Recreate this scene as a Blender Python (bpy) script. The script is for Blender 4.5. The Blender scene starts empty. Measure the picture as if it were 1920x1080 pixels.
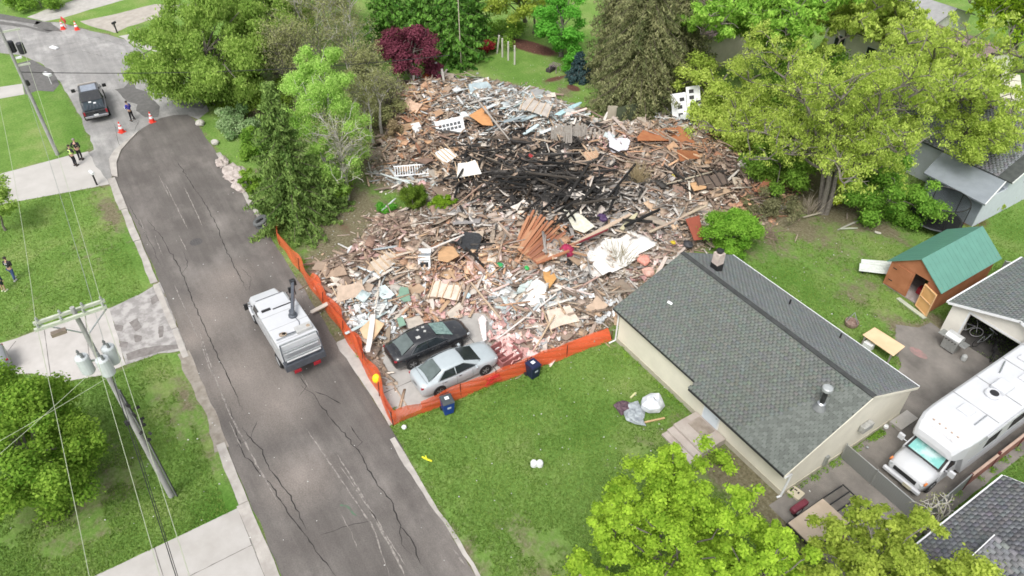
import bpy, math, random
import numpy as np
from mathutils import Vector, Matrix

# ------------------------------------------------------------------ camera, sky, sun, exposure
sc = bpy.context.scene
COL = sc.collection
CAM_H = 29.5
FOC = 1360.0            # focal length in pixels of a 1920 px wide frame
PITCH = math.radians(40.4)
FW = np.array([-0.8434, 0.5373])      # ground direction the camera looks along (x runs along the street, y away from it)
RT = np.array([0.5373, 0.8434])
cam = bpy.data.cameras.new('camera')
cam.sensor_width = 36.0
cam.lens = 36.0 * FOC / 1920.0
cam.clip_start = 0.5
cam.clip_end = 3000
camo = bpy.data.objects.new('camera', cam)
COL.objects.link(camo)
fwd = Vector((FW[0] * math.cos(PITCH), FW[1] * math.cos(PITCH), -math.sin(PITCH)))
camo.location = (0, 0, CAM_H)
camo.rotation_euler = fwd.to_track_quat('-Z', 'Y').to_euler()
sc.camera = camo
try: sc.cycles.filter_width = 1.65
except Exception: pass

SUN_EL, SUN_AZ = math.radians(56), math.radians(-52)   # azimuth of the light's origin in the x-y plane
world = bpy.data.worlds.new('World')
sc.world = world
world.use_nodes = True
wn, wl = world.node_tree.nodes, world.node_tree.links
bg = wn['Background']
sky = wn.new('ShaderNodeTexSky')
sky.sky_type = 'NISHITA'
sky.sun_disc = False
sky.sun_elevation = SUN_EL
sky.sun_rotation = math.pi / 2 - SUN_AZ
sky.air_density = 1.0
sky.dust_density = 4.0
sky.ozone_density = 1.0
hs = wn.new('ShaderNodeHueSaturation')       # overcast: hardly any blue left
hs.inputs['Saturation'].default_value = 0.22
wl.new(sky.outputs[0], hs.inputs['Color'])
wl.new(hs.outputs[0], bg.inputs[0])
bg.inputs[1].default_value = 0.15
sun = bpy.data.lights.new('sun', 'SUN')
sun.energy = 1.15
sun.angle = math.radians(22)
sun.color = (1.0, 0.97, 0.92)
suno = bpy.data.objects.new('sun', sun)
COL.objects.link(suno)
sd = Vector((math.cos(SUN_EL) * math.cos(SUN_AZ), math.cos(SUN_EL) * math.sin(SUN_AZ), math.sin(SUN_EL)))
suno.rotation_euler = sd.to_track_quat('Z', 'Y').to_euler()
sc.view_settings.view_transform = 'Standard'
sc.view_settings.look = 'None'
sc.view_settings.gamma = 1
sc.view_settings.use_curve_mapping = False
sc.view_settings.exposure = 0.68

# ------------------------------------------------------------------ surveying: where a sight line meets height z
def S(px, py, z=0.0):
    a = (px - 960) / FOC; b = (540 - py) / FOC
    f = math.cos(PITCH) + b * math.sin(PITCH)
    dz = -math.sin(PITCH) + b * math.cos(PITCH)
    t = (z - CAM_H) / dz
    p = (FW * f + RT * a) * t
    return float(p[0]), float(p[1])
def S3(px, py, z=0.0):
    x, y = S(px, py, z); return (x, y, z)

rng = np.random.default_rng(7)
random.seed(7)

# ------------------------------------------------------------------ materials
MATS = {}
def _new(name):
    m = bpy.data.materials.new(name); m.use_nodes = True
    n, l = m.node_tree.nodes, m.node_tree.links
    return m, n, l, n['Principled BSDF']
def mat(name, col, rough=0.7, var=0.12, scale=3.0, bump=0.0, bscale=40.0, metal=0.0, spec=0.4, col2=None, coat=0.0, trans=0.0, alpha=1.0, thr=None):
    """colour broken up by noise (own colour variation, wear) and a fine relief"""
    if name in MATS: return MATS[name]
    m, n, l, b = _new(name)
    tc = n.new('ShaderNodeTexCoord')
    if var > 0 or col2:
        no = n.new('ShaderNodeTexNoise'); no.inputs['Scale'].default_value = scale
        no.inputs['Detail'].default_value = 6; no.inputs['Roughness'].default_value = 0.6
        l.new(tc.outputs['Object'], no.inputs['Vector'])
        r = n.new('ShaderNodeValToRGB')
        c2 = col2 if col2 else tuple(min(1, c * (1 + var)) for c in col)
        c1 = col if col2 else tuple(c * (1 - var) for c in col)
        t0, t1 = thr if thr else (0.35, 0.65)
        r.color_ramp.elements[0].position = t0; r.color_ramp.elements[1].position = t1
        r.color_ramp.elements[0].color = (*c1, 1); r.color_ramp.elements[1].color = (*c2, 1)
        l.new(no.outputs['Fac'], r.inputs[0]); l.new(r.outputs[0], b.inputs['Base Color'])
    else:
        b.inputs['Base Color'].default_value = (*col, 1)
    if bump > 0:
        nb = n.new('ShaderNodeTexNoise'); nb.inputs['Scale'].default_value = bscale; nb.inputs['Detail'].default_value = 4
        l.new(tc.outputs['Object'], nb.inputs['Vector'])
        bu = n.new('ShaderNodeBump'); bu.inputs['Strength'].default_value = bump; bu.inputs['Distance'].default_value = 0.05
        l.new(nb.outputs['Fac'], bu.inputs['Height']); l.new(bu.outputs[0], b.inputs['Normal'])
    b.inputs['Roughness'].default_value = rough
    b.inputs['Metallic'].default_value = metal
    b.inputs['Specular IOR Level'].default_value = spec
    b.inputs['Coat Weight'].default_value = coat
    b.inputs['Transmission Weight'].default_value = trans
    b.inputs['Alpha'].default_value = alpha
    MATS[name] = m
    return m

def attr_mat(name, rough=0.8, noise=0.25, scale=6.0, bump=0.3, spec=0.3):
    """colour from the piece's own 'col' attribute, broken by grain"""
    if name in MATS: return MATS[name]
    m, n, l, b = _new(name)
    at = n.new('ShaderNodeAttribute'); at.attribute_name = 'col'
    tc = n.new('ShaderNodeTexCoord')
    no = n.new('ShaderNodeTexNoise'); no.inputs['Scale'].default_value = scale; no.inputs['Detail'].default_value = 5
    l.new(tc.outputs['Object'], no.inputs['Vector'])
    mr = n.new('ShaderNodeMapRange'); mr.inputs['To Min'].default_value = 1 - noise; mr.inputs['To Max'].default_value = 1 + noise
    mr.inputs['From Min'].default_value = 0.3; mr.inputs['From Max'].default_value = 0.7
    l.new(no.outputs['Fac'], mr.inputs['Value'])
    vm = n.new('ShaderNodeVectorMath'); vm.operation = 'SCALE'
    l.new(at.outputs['Color'], vm.inputs[0]); l.new(mr.outputs[0], vm.inputs['Scale'])
    l.new(vm.outputs[0], b.inputs['Base Color'])
    b.inputs['Roughness'].default_value = rough; b.inputs['Specular IOR Level'].default_value = spec
    if bump:
        bu = n.new('ShaderNodeBump'); bu.inputs['Strength'].default_value = bump; bu.inputs['Distance'].default_value = 0.02
        l.new(no.outputs['Fac'], bu.inputs['Height']); l.new(bu.outputs[0], b.inputs['Normal'])
    MATS[name] = m
    return m

def obj_mat(name, rough=0.8, scale=5.0, stretch=(1, 12, 12), noise=0.35):
    """colour from the object's own colour (Object Info), wood grain along x"""
    if name in MATS: return MATS[name]
    m, n, l, b = _new(name)
    oi = n.new('ShaderNodeObjectInfo'); tc = n.new('ShaderNodeTexCoord')
    mp = n.new('ShaderNodeMapping'); mp.inputs['Scale'].default_value = stretch
    l.new(tc.outputs['Object'], mp.inputs[0])
    no = n.new('ShaderNodeTexNoise'); no.inputs['Scale'].default_value = scale; no.inputs['Detail'].default_value = 5
    no.noise_dimensions = '4D'
    l.new(mp.outputs[0], no.inputs['Vector'])
    mw = n.new('ShaderNodeMath'); mw.operation = 'MULTIPLY'; mw.inputs[1].default_value = 50
    l.new(oi.outputs['Random'], mw.inputs[0]); l.new(mw.outputs[0], no.inputs['W'])
    mr = n.new('ShaderNodeMapRange'); mr.inputs['To Min'].default_value = 1 - noise; mr.inputs['To Max'].default_value = 1 + noise * .6
    mr.inputs['From Min'].default_value = 0.3; mr.inputs['From Max'].default_value = 0.7
    l.new(no.outputs['Fac'], mr.inputs['Value'])
    vm = n.new('ShaderNodeVectorMath'); vm.operation = 'SCALE'
    l.new(oi.outputs['Color'], vm.inputs[0]); l.new(mr.outputs[0], vm.inputs['Scale'])
    l.new(vm.outputs[0], b.inputs['Base Color']); b.inputs['Roughness'].default_value = rough
    b.inputs['Specular IOR Level'].default_value = 0.3
    bu = n.new('ShaderNodeBump'); bu.inputs['Strength'].default_value = .4; bu.inputs['Distance'].default_value = 0.01
    l.new(no.outputs['Fac'], bu.inputs['Height']); l.new(bu.outputs[0], b.inputs['Normal'])
    MATS[name] = m
    return m

def leaf_mat(name, ca, cb, trans=0.35, k=1.0):
    """each leaf's own shade lies between two greens (attribute 'tint')"""
    if name in MATS: return MATS[name]
    m, n, l, b = _new(name)
    n.remove(b)
    at = n.new('ShaderNodeAttribute'); at.attribute_name = 'tint'
    mx = n.new('ShaderNodeMix'); mx.data_type = 'RGBA'
    mx.inputs[6].default_value = (*ca, 1); mx.inputs[7].default_value = (*cb, 1)
    l.new(at.outputs['Fac'], mx.inputs[0])
    d = n.new('ShaderNodeBsdfDiffuse'); t = n.new('ShaderNodeBsdfTranslucent')
    l.new(mx.outputs[2], d.inputs[0]); l.new(mx.outputs[2], t.inputs[0])
    ms = n.new('ShaderNodeMixShader'); ms.inputs[0].default_value = trans
    l.new(d.outputs[0], ms.inputs[1]); l.new(t.outputs[0], ms.inputs[2])
    l.new(ms.outputs[0], n['Material Output'].inputs[0])
    MATS[name] = m
    return m

# ------------------------------------------------------------------ mesh building
def tag(o, label=None, cat=None, group=None, kind=None):
    if label: o['label'] = label
    if cat: o['category'] = cat
    if group: o['group'] = group
    if kind: o['kind'] = kind
    return o
def thing(name, label, cat, loc=(0, 0, 0), rz=0.0, group=None):
    o = bpy.data.objects.new(name, None); COL.objects.link(o)
    o.empty_display_size = 0.3
    o.location = loc; o.rotation_euler = (0, 0, rz)
    return tag(o, label, cat, group)
def link(name, me, m=None, parent=None, loc=None, rot=None):
    o = bpy.data.objects.new(name, me); COL.objects.link(o)
    if m is not None and not me.materials: me.materials.append(m)
    if parent is not None: o.parent = parent
    if loc is not None: o.location = loc
    if rot is not None: o.rotation_euler = rot
    return o
def copy_tree(o, parent=None):
    c = o.copy(); COL.objects.link(c); c.parent = parent
    for ch in list(o.children): copy_tree(ch, c)
    return c

def rotm(rx=0, ry=0, rz=0):
    return np.array((Matrix.Rotation(rz, 3, 'Z') @ Matrix.Rotation(ry, 3, 'Y') @ Matrix.Rotation(rx, 3, 'X')))
class MB:
    def __init__(s): s.v = []; s.f = []
    def add(s, V, Fs):
        o = len(s.v); s.v += [tuple(map(float, p)) for p in V]; s.f += [tuple(i + o for i in f) for f in Fs]; return s
    def box(s, c, d, R=None):
        hx, hy, hz = d[0] / 2, d[1] / 2, d[2] / 2
        P = np.array([(-hx, -hy, -hz), (hx, -hy, -hz), (hx, hy, -hz), (-hx, hy, -hz), (-hx, -hy, hz), (hx, -hy, hz), (hx, hy, hz), (-hx, hy, hz)])
        if R is not None: P = P @ R.T
        return s.add(P + np.array(c), [(3, 2, 1, 0), (4, 5, 6, 7), (0, 1, 5, 4), (1, 2, 6, 5), (2, 3, 7, 6), (3, 0, 4, 7)])
    def b2(s, lo, hi):
        lo = np.array(lo, float); hi = np.array(hi, float)
        return s.box((lo + hi) / 2, hi - lo)
    def quad(s, a, b, c, d): return s.add([a, b, c, d], [(0, 1, 2, 3)])
    def slab(s, pts, t):
        """polygon (world points) given thickness t along its normal, downwards"""
        P = np.array(pts, float); n = np.cross(P[1] - P[0], P[2] - P[0]); n /= np.linalg.norm(n)
        if n[2] < 0 or (abs(n[2]) < 1e-6 and t < 0): n = -n
        Q = P - n * abs(t); k = len(P)
        return s.add(list(P) + list(Q), [tuple(range(k)), tuple(range(2 * k - 1, k - 1, -1))] + [(i, i + k, (i + 1) % k + k, (i + 1) % k) for i in range(k)])
    def prism(s, poly, z0, z1):
        k = len(poly)
        return s.add([(p[0], p[1], z0) for p in poly] + [(p[0], p[1], z1) for p in poly],
                     [tuple(range(k - 1, -1, -1)), tuple(range(k, 2 * k))] + [(i, (i + 1) % k, (i + 1) % k + k, i + k) for i in range(k)])
    def tube(s, pts, r, n=6, r1=None, cap=True):
        P = [Vector(p) for p in pts]; k = len(P)
        if k < 2: return s
        rs = r if isinstance(r, (list, tuple)) else [r + ((r1 if r1 is not None else r) - r) * i / (k - 1) for i in range(k)]
        V = []; Fs = []
        up = None
        for i in range(k):
            d = (P[min(i + 1, k - 1)] - P[max(i - 1, 0)])
            d = d.normalized() if d.length > 1e-9 else Vector((0, 0, 1))
            if up is None: up = d.orthogonal().normalized()
            up = (up - d * up.dot(d)); up = up.normalized() if up.length > 1e-6 else d.orthogonal().normalized()
            w = d.cross(up)
            for j in range(n):
                a = 2 * math.pi * j / n
                V.append(P[i] + (up * math.cos(a) + w * math.sin(a)) * rs[i])
        for i in range(k - 1):
            for j in range(n):
                Fs.append((i * n + j, i * n + (j + 1) % n, (i + 1) * n + (j + 1) % n, (i + 1) * n + j))
        if cap: Fs.append(tuple(range(n - 1, -1, -1))); Fs.append(tuple(range((k - 1) * n, k * n)))
        return s.add(V, Fs)
    def lathe(s, prof, n=16, c=(0, 0, 0), R=None):
        V = []; Fs = []
        for (r, z) in prof:
            for j in range(n):
                a = 2 * math.pi * j / n; V.append((r * math.cos(a), r * math.sin(a), z))
        k = len(prof)
        for i in range(k - 1):
            for j in range(n): Fs.append((i * n + j, i * n + (j + 1) % n, (i + 1) * n + (j + 1) % n, (i + 1) * n + j))
        Fs.append(tuple(range(n - 1, -1, -1))); Fs.append(tuple(range((k - 1) * n, k * n)))
        V = np.array(V)
        if R is not None: V = V @ R.T
        return s.add(V + np.array(c), Fs)
    def loft(s, rings, closed=True, caps=True):
        k = len(rings[0]); V = [p for r in rings for p in r]; Fs = []
        for i in range(len(rings) - 1):
            for j in range(k if closed else k - 1):
                Fs.append((i * k + j, i * k + (j + 1) % k, (i + 1) * k + (j + 1) % k, (i + 1) * k + j))
        if caps: Fs.append(tuple(range(k - 1, -1, -1))); Fs.append(tuple(range((len(rings) - 1) * k, len(rings) * k)))
        return s.add(V, Fs)
    def mesh(s, name, smooth=False):
        me = bpy.data.meshes.new(name); me.from_pydata(s.v, [], s.f); me.update()
        if smooth: me.polygons.foreach_set('use_smooth', [True] * len(me.polygons))
        return me
    def build(s, name, m, parent=None, smooth=False, bevel=0.0, sub=0, kind=None, label=None):
        o = link(name, s.mesh(name, smooth), m, parent)
        if bevel:
            b = o.modifiers.new('bevel', 'BEVEL'); b.width = bevel; b.segments = 2; b.limit_method = 'ANGLE'
        if sub:
            q = o.modifiers.new('sub', 'SUBSURF'); q.levels = sub; q.render_levels = sub
        if kind: o['kind'] = kind
        if label: o['label'] = label
        return o

def fast_mesh(name, V, F, attrs=None, smooth=False):
    """V (n,3), F (m,k) arrays; attrs: {name: (n,) floats or (n,3) colours}"""
    me = bpy.data.meshes.new(name)
    n = len(V); m, k = F.shape
    me.vertices.add(n); me.vertices.foreach_set('co', np.asarray(V, np.float32).ravel())
    me.loops.add(m * k); me.loops.foreach_set('vertex_index', np.asarray(F, np.int32).ravel())
    me.polygons.add(m); me.polygons.foreach_set('loop_start', np.arange(0, m * k, k, dtype=np.int32))
    try: me.polygons.foreach_set('loop_total', np.full(m, k, np.int32))
    except Exception: pass
    if smooth: me.polygons.foreach_set('use_smooth', np.ones(m, bool))
    for a, val in (attrs or {}).items():
        val = np.asarray(val, np.float32)
        if val.ndim == 1:
            at = me.attributes.new(a, 'FLOAT', 'POINT'); at.data.foreach_set('value', val)
        else:
            at = me.attributes.new(a, 'FLOAT_COLOR', 'POINT')
            c = np.ones((n, 4), np.float32); c[:, :3] = val; at.data.foreach_set('color', c.ravel())
    me.update(calc_edges=True)
    return me

# numpy value noise
def vnoise(x, y, seed=0):
    xi = np.floor(x).astype(np.int64); yi = np.floor(y).astype(np.int64)
    fx = x - xi; fy = y - yi; fx = fx * fx * (3 - 2 * fx); fy = fy * fy * (3 - 2 * fy)
    def h(a, b):
        v = (a * 374761393 + b * 668265263 + seed * 974634777) & 0xffffffff
        v = ((v ^ (v >> 13)) * 1274126177) & 0xffffffff
        return ((v ^ (v >> 16)) & 0xffff) / 65535.0
    return (h(xi, yi) * (1 - fx) + h(xi + 1, yi) * fx) * (1 - fy) + (h(xi, yi + 1) * (1 - fx) + h(xi + 1, yi + 1) * fx) * fy
def fbm(x, y, seed=0, o=4):
    s = 0; a = 0.5; t = 0
    for i in range(o):
        s = s + a * vnoise(x * 2 ** i, y * 2 ** i, seed + i * 17); t += a; a *= .5
    return s / t
def inpoly(x, y, poly):
    x = np.asarray(x, float); y = np.asarray(y, float)
    c = np.zeros(x.shape, bool); n = len(poly)
    for i in range(n):
        x1, y1 = poly[i]; x2, y2 = poly[(i + 1) % n]
        if y1 == y2: continue
        m = ((y1 > y) != (y2 > y)) & (x < (x2 - x1) * (y - y1) / (y2 - y1) + x1)
        c ^= m
    return c
def edgedist(x, y, poly):
    d = np.full(np.shape(x), 1e9)
    n = len(poly)
    for i in range(n):
        a = np.array(poly[i]); b = np.array(poly[(i + 1) % n]); ab = b - a
        t = np.clip(((x - a[0]) * ab[0] + (y - a[1]) * ab[1]) / max(ab @ ab, 1e-9), 0, 1)
        d = np.minimum(d, np.hypot(x - a[0] - t * ab[0], y - a[1] - t * ab[1]))
    return d
def rough_poly(pts, step=0.4, amp=0.08, seed=0, closed=True):
    out = []; n = len(pts); r = random.Random(seed)
    for i in range(n):
        a = np.array(pts[i]); b = np.array(pts[(i + 1) % n]); L = np.linalg.norm(b - a)
        k = max(1, int(L / step)); nv = np.array([-(b - a)[1], (b - a)[0]]) / max(L, 1e-6)
        for j in range(k):
            q = a + (b - a) * j / k
            w = (fbm(np.array([q[0] * 1.3]), np.array([q[1] * 1.3]), seed)[0] - .5) * 2 * amp + r.uniform(-1, 1) * amp * .3
            out.append(tuple(q + nv * (w if j else 0)))
    return out
def sheet(name, poly, z, m, t=0.0, **kw):
    """flat ground surfacing; with t it is a slab that rises t above the ground"""
    import mathutils.geometry as mg
    V = [(p[0], p[1], z) for p in poly]
    tris = mg.tessellate_polygon([[Vector(v) for v in V]])
    me = bpy.data.meshes.new(name)
    F = [tuple(t_) for t_ in tris]
    if t:
        k = len(V); V = V + [(p[0], p[1], z - t) for p in poly]
        F += [(i, (i + 1) % k, (i + 1) % k + k) for i in range(k)] + [(i, (i + 1) % k + k, i + k) for i in range(k)]
    me.from_pydata(V, [], F); me.update()
    # normals up
    for p in me.polygons:
        pass
    o = link(name, me, m)
    import bmesh
    bm = bmesh.new(); bm.from_mesh(me)
    fl = [f for f in bm.faces if f.normal.z < -0.5]
    if fl and not t: bmesh.ops.reverse_faces(bm, faces=fl)
    else: bmesh.ops.recalc_face_normals(bm, faces=bm.faces)
    bm.to_mesh(me); bm.free()
    o['kind'] = 'structure'
    return o
def PX(*pts): return [S(*p) for p in pts]

# ------------------------------------------------------------------ outlines of the paving and of the rubble
P_OLD = PX((-160, 60), (-40, 25), (60, 38), (110, 42), (160, 55), (235, 74), (268, 98), (330, 140), (372, 178), (392, 208), (372, 224), (352, 216), (300, 223), (245, 258), (214, 300), (207, 345), (205, 347), (165, 287), (176, 281), (150, 216), (112, 152), (82, 122), (46, 106), (-20, 96), (-200, 110))
road_mid = [(-58.5, -0.1), (-50, 0.05), (-41, 0.12), (-28, 0.05), (-18, 0.1), (8, 0.2), (8, 7.1), (-14, 7.1), (-23.3, 7.45), (-43.7, 7.6), (-56, 7.6)]
P_ROAD = PX((365, 226), (352, 215), (325, 216), (300, 222), (268, 240), (240, 262), (222, 282), (215, 305), (217, 330)) + road_mid[:6] + road_mid[6:]
P_D1 = [(-22.8, -0.5), (-22.75, -16), (-15.6, -16), (-15.6, -0.5)]
P_D2C = PX((-40, 655), (30, 635), (120, 600), (205, 578), (236, 684), (190, 704), (120, 716), (60, 700), (-40, 705))
P_D2A = PX((205, 578), (262, 552), (300, 528), (345, 640), (352, 655), (300, 662), (236, 684))
P_D3 = PX((-60, 346), (0, 326), (128, 292), (165, 284), (207, 345), (140, 358), (0, 384), (-60, 400))
P_D4 = PX((-60, 172), (42, 157), (46, 177), (-60, 196))
P_D4B = PX((42, 157), (30, 120), (60, 112), (95, 130), (112, 158), (100, 172), (70, 170), (48, 178))
P_DT = PX((50, 32), (100, 14), (150, -4), (235, -22), (330, -30), (225, 2), (150, 24), (120, 33), (84, 40))
P_DT2 = PX((180, 52), (150, 40), (200, 30), (290, 8), (360, 8), (290, 36), (240, 50), (215, 62))
P_DT3 = PX((222, 68), (262, 60), (300, 56), (330, 80), (305, 100), (268, 92))
P_DCAR = [(-30.6, 7.5), (-23.55, 7.5), (-23.35, 16.6), (-27, 18.4), (-30.9, 18.2)]
P_DRV = [(-9.7, 20.3), (-4.95, 20.3), (-4.95, 37.8), (-13.2, 37.9), (-13.3, 36.9), (-14.2, 36.0), (-12.9, 34.2), (-11.9, 33.3), (-11.4, 30.3), (-9.7, 30.2)]
DEB = PX((603, 560), (640, 610), (690, 680), (712, 716), (735, 740), (722, 690), (716, 640), (780, 604), (860, 590), (885, 580), (925, 600), (915, 640), (955, 685), (1010, 668), (1090, 632), (1150, 592), (1165, 560), (1215, 512), (1262, 474), (1310, 462), (1345, 425), (1390, 400), (1440, 410), (1492, 345), (1452, 312), (1400, 292), (1345, 268), (1332, 228), (1290, 205), (1240, 208), (1212, 228), (1150, 238), (1095, 222), (1060, 200), (1010, 178), (955, 162), (880, 152), (800, 150), (745, 168), (728, 190), (740, 240), (712, 275), (702, 305), (712, 335), (752, 352), (800, 372), (838, 392), (800, 405), (735, 402), (700, 408), (690, 445), (650, 478), (600, 505), (580, 530))
PAVED = [P_OLD, P_ROAD, P_D1, P_D2C, P_D2A, P_D3, P_D4, P_D4B, P_DT, P_DT2, P_DT3, P_DCAR, P_DRV]

def mound_h(x, y):
    x = np.atleast_1d(np.asarray(x, float)); y = np.atleast_1d(np.asarray(y, float))
    ins = inpoly(x, y, DEB); d = edgedist(x, y, DEB) * ins
    h = 1.15 * (1 - np.exp(-d / 2.6)) + (fbm(x * .42, y * .42, 5) - .45) * 2.6 * np.minimum(d / 3, 1) + (fbm(x * 1.3, y * 1.3, 9) - .5) * .75 * np.minimum(d, 1)
    bx, by = S(1010, 330); e = np.exp(-(((x - bx) / 5) ** 2 + ((y - by) / 4) ** 2))
    h = h + 0.25 * e
    return np.where(ins, np.maximum(h, 0.03), 0.0)
def SM(px, py, dz=0.0):
    """photo point -> point on the rubble surface"""
    z = 0.3
    for _ in range(4):
        x, y = S(px, py, z); z = float(mound_h(x, y)[0])
    x, y = S(px, py, z + dz)
    return x, y, z + dz

# ------------------------------------------------------------------ ground: one sheet to the horizon, finer where the photograph looks
def axis(lo, hi, st, far):
    a = np.arange(lo, hi + st, st)
    g = np.array([2, 6, 14, 30, 60, 120, 250, 500, far])
    return np.concatenate([(lo - g)[::-1], a, a[-1] + g])
gx = axis(-112, 6, 0.33, 1200); gy = axis(-22, 92, 0.33, 1200)
X, Y = np.meshgrid(gx, gy, indexing='ij'); nx, ny = X.shape
Zg = (fbm(X * .12, Y * .12, 3) - .5) * 0.0
soil = np.zeros_like(X); lush = np.zeros_like(X); mulch = np.zeros_like(X)
def blob(A, px, py, rx, ry, w, ang=0.0):
    x0, y0 = S(px, py); c, s_ = math.cos(ang), math.sin(ang)
    u = (X - x0) * c + (Y - y0) * s_; v = -(X - x0) * s_ + (Y - y0) * c
    A += w * np.exp(-((u / rx) ** 2 + (v / ry) ** 2))
for b in [(640, 430, 3.2, 1.7, 1.0), (570, 410, 2.5, 1.2, .5), (600, 480, 2.0, 1.6, .8), (690, 395, 2.5, 1.5, .9), (640, 370, 4, 1.5, .7),
          (212, 405, 2.2, .7, .95), (190, 375, 2.5, 1.0, .5), (170, 470, 3, 1.6, .35), (60, 560, 3, 1.5, .25), (262, 460, 2.5, .5, .4),
          (1500, 430, 2.6, 1.6, .95), (1450, 460, 2.0, .9, .7), (1590, 400, 3.2, 1.0, 1.0), (1660, 430, 2.5, .8, .6), (1530, 390, 3, 1, .8), (1400, 470, 2, .8, .6),
          (1610, 545, 1.1, 2.4, .65), (1660, 600, 2.0, 1.0, .4), (1600, 470, 1.6, 1.2, .4), (1720, 620, 1.6, 1.4, .5), (1560, 500, 1.5, 1.5, .3),
          (1255, 800, .8, 4, .35), (1400, 900, 3.2, 1.1, .95), (1440, 960, 2.6, 1.4, .6), (1330, 870, 1.5, .8, .6), (1250, 960, 2.5, 2.5, .3), (880, 1040, 1.6, 1.0, .5), (1020, 1060, 3, 1.2, .45), (960, 980, 1.5, .6, .25),
          (300, 740, 2.5, 1.2, .3), (230, 880, 2.6, 1.3, .4), (330, 800, 1.8, .6, .4), (120, 960, 4.0, 2.0, .5), (395, 850, 2.4, .35, .55), (350, 740, 1.8, .5, .7), (410, 790, 3, .3, .6),
          (1225, 200, 4, 2, .5), (880, 130, 3, 1, .5), (1000, 90, 3.5, 1.2, .3), (940, 140, 2.5, .6, .3), (1040, 150, .9, 1.5, .7), (1060, 168, .8, .8, .9), (1060, 178, .9, .7, .7),
          (450, 330, .5, 3.5, .8), (470, 390, .5, 3.5, .5), (430, 320, 3.5, .8, .5, 0), (480, 190, 5, 2, .8), (520, 240, 5, 3, .6), (600, 330, 5, 3, .6), (700, 250, 6, 4, .8), (740, 180, 5, 3, .9), (560, 130, 8, 5, .7),
          (150, 60, 3, .8, .3), (200, 60, 3, 1, .4), (260, 45, 4, 1.0, .35), (1300, 300, 6, 3, .4), (1430, 260, 7, 5, .5), (1500, 330, 6, 3, .7), (1440, 350, 4, 2, .7), (1640, 300, 6, 4, .4), (1560, 220, 8, 6, .3),
          (815, 395, 1.5, 1, .7), (1100, 610, 3, .5, .5), (1190, 560, 3, 1, .4), (1850, 350, 1.8, 4.5, .0), (1760, 600, 3, .8, .6), (1580, 610, .6, .6, .5), (1175, 660, 2.5, .3, .5)]:
    blob(soil, *b)
for b in [(995, 88, 3.6, 1.3, 1.2, .3), (1075, 165, 1.0, .6, 1.0), (1840, 352, 1.2, 3.6, 1.3), (1800, 400, 2.2, 1.6, 1.0), (1040, 148, .5, 1.5, .9), (645, 425, 2.5, .8, .5), (1080, 140, 1.4, .8, .8)]:
    blob(mulch, *b)
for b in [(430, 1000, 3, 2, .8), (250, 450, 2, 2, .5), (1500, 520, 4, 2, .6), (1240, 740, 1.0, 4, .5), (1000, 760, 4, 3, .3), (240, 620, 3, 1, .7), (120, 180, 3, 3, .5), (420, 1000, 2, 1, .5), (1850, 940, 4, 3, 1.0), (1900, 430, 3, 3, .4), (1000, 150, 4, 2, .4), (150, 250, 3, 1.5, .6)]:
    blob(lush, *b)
# worn verges beside road and drives
for poly in (P_ROAD, P_OLD, P_D2A, P_D2C, P_D3, P_DRV, P_DCAR):
    d = edgedist(X, Y, poly); soil += 0.45 * np.exp(-(d / 0.28) ** 2)
d = edgedist(X, Y, DEB); ins = inpoly(X, Y, DEB)
soil += np.where(ins, 1.0, 0.95 * np.exp(-(d / 0.8) ** 2))
idx = np.arange(nx * ny).reshape(nx, ny)
F = np.stack([idx[:-1, :-1].ravel(), idx[1:, :-1].ravel(), idx[1:, 1:].ravel(), idx[:-1, 1:].ravel()], 1)
V = np.stack([X.ravel(), Y.ravel(), Zg.ravel()], 1)
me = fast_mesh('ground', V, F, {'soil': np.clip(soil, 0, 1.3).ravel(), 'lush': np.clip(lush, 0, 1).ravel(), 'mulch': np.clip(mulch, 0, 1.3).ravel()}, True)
m, n, l, b = _new('grass_ground')
def _n(t, **k):
    q = n.new(t)
    for a, v in k.items(): setattr(q, a, v)
    return q
tc = _n('ShaderNodeTexCoord')
def noise(scale, detail=5, rough=.55, st=None):
    q = _n('ShaderNodeTexNoise'); q.inputs['Scale'].default_value = scale; q.inputs['Detail'].default_value = detail; q.inputs['Roughness'].default_value = rough
    if st:
        mp = _n('ShaderNodeMapping'); mp.inputs['Scale'].default_value = st; l.new(tc.outputs['Object'], mp.inputs[0]); l.new(mp.outputs[0], q.inputs['Vector'])
    else: l.new(tc.outputs['Object'], q.inputs['Vector'])
    return q
def ramp(src, stops):
    q = _n('ShaderNodeValToRGB'); e = q.color_ramp.elements
    while len(e) < len(stops): e.new(0.5)
    for i, (p, c) in enumerate(stops): e[i].position = p; e[i].color = (*c, 1)
    l.new(src, q.inputs[0]); return q
def mix(fac, a, b_, mode='MIX'):
    q = _n('ShaderNodeMix'); q.data_type = 'RGBA'; q.blend_type = mode
    if isinstance(fac, float): q.inputs[0].default_value = fac
    else: l.new(fac, q.inputs[0])
    l.new(a, q.inputs[6]); l.new(b_, q.inputs[7]); return q.outputs[2]
def mathn(op, a, b_, clamp=False):
    q = _n('ShaderNodeMath'); q.operation = op; q.use_clamp = clamp
    for i, v in enumerate((a, b_)):
        if isinstance(v, (int, float)): q.inputs[i].default_value = v
        else: l.new(v, q.inputs[i])
    return q.outputs[0]
at_s = _n('ShaderNodeAttribute', attribute_name='soil'); at_l = _n('ShaderNodeAttribute', attribute_name='lush'); at_m = _n('ShaderNodeAttribute', attribute_name='mulch')
g1 = noise(.35, 7, .62); g2 = noise(6, 6, .7); g3 = noise(45, 3, .7); g4 = noise(1.6, 6, .6)
gcol = ramp(g1.outputs[0], [(.32, (.12, .225, .045)), (.5, (.165, .285, .065)), (.68, (.24, .315, .105))])
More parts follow.
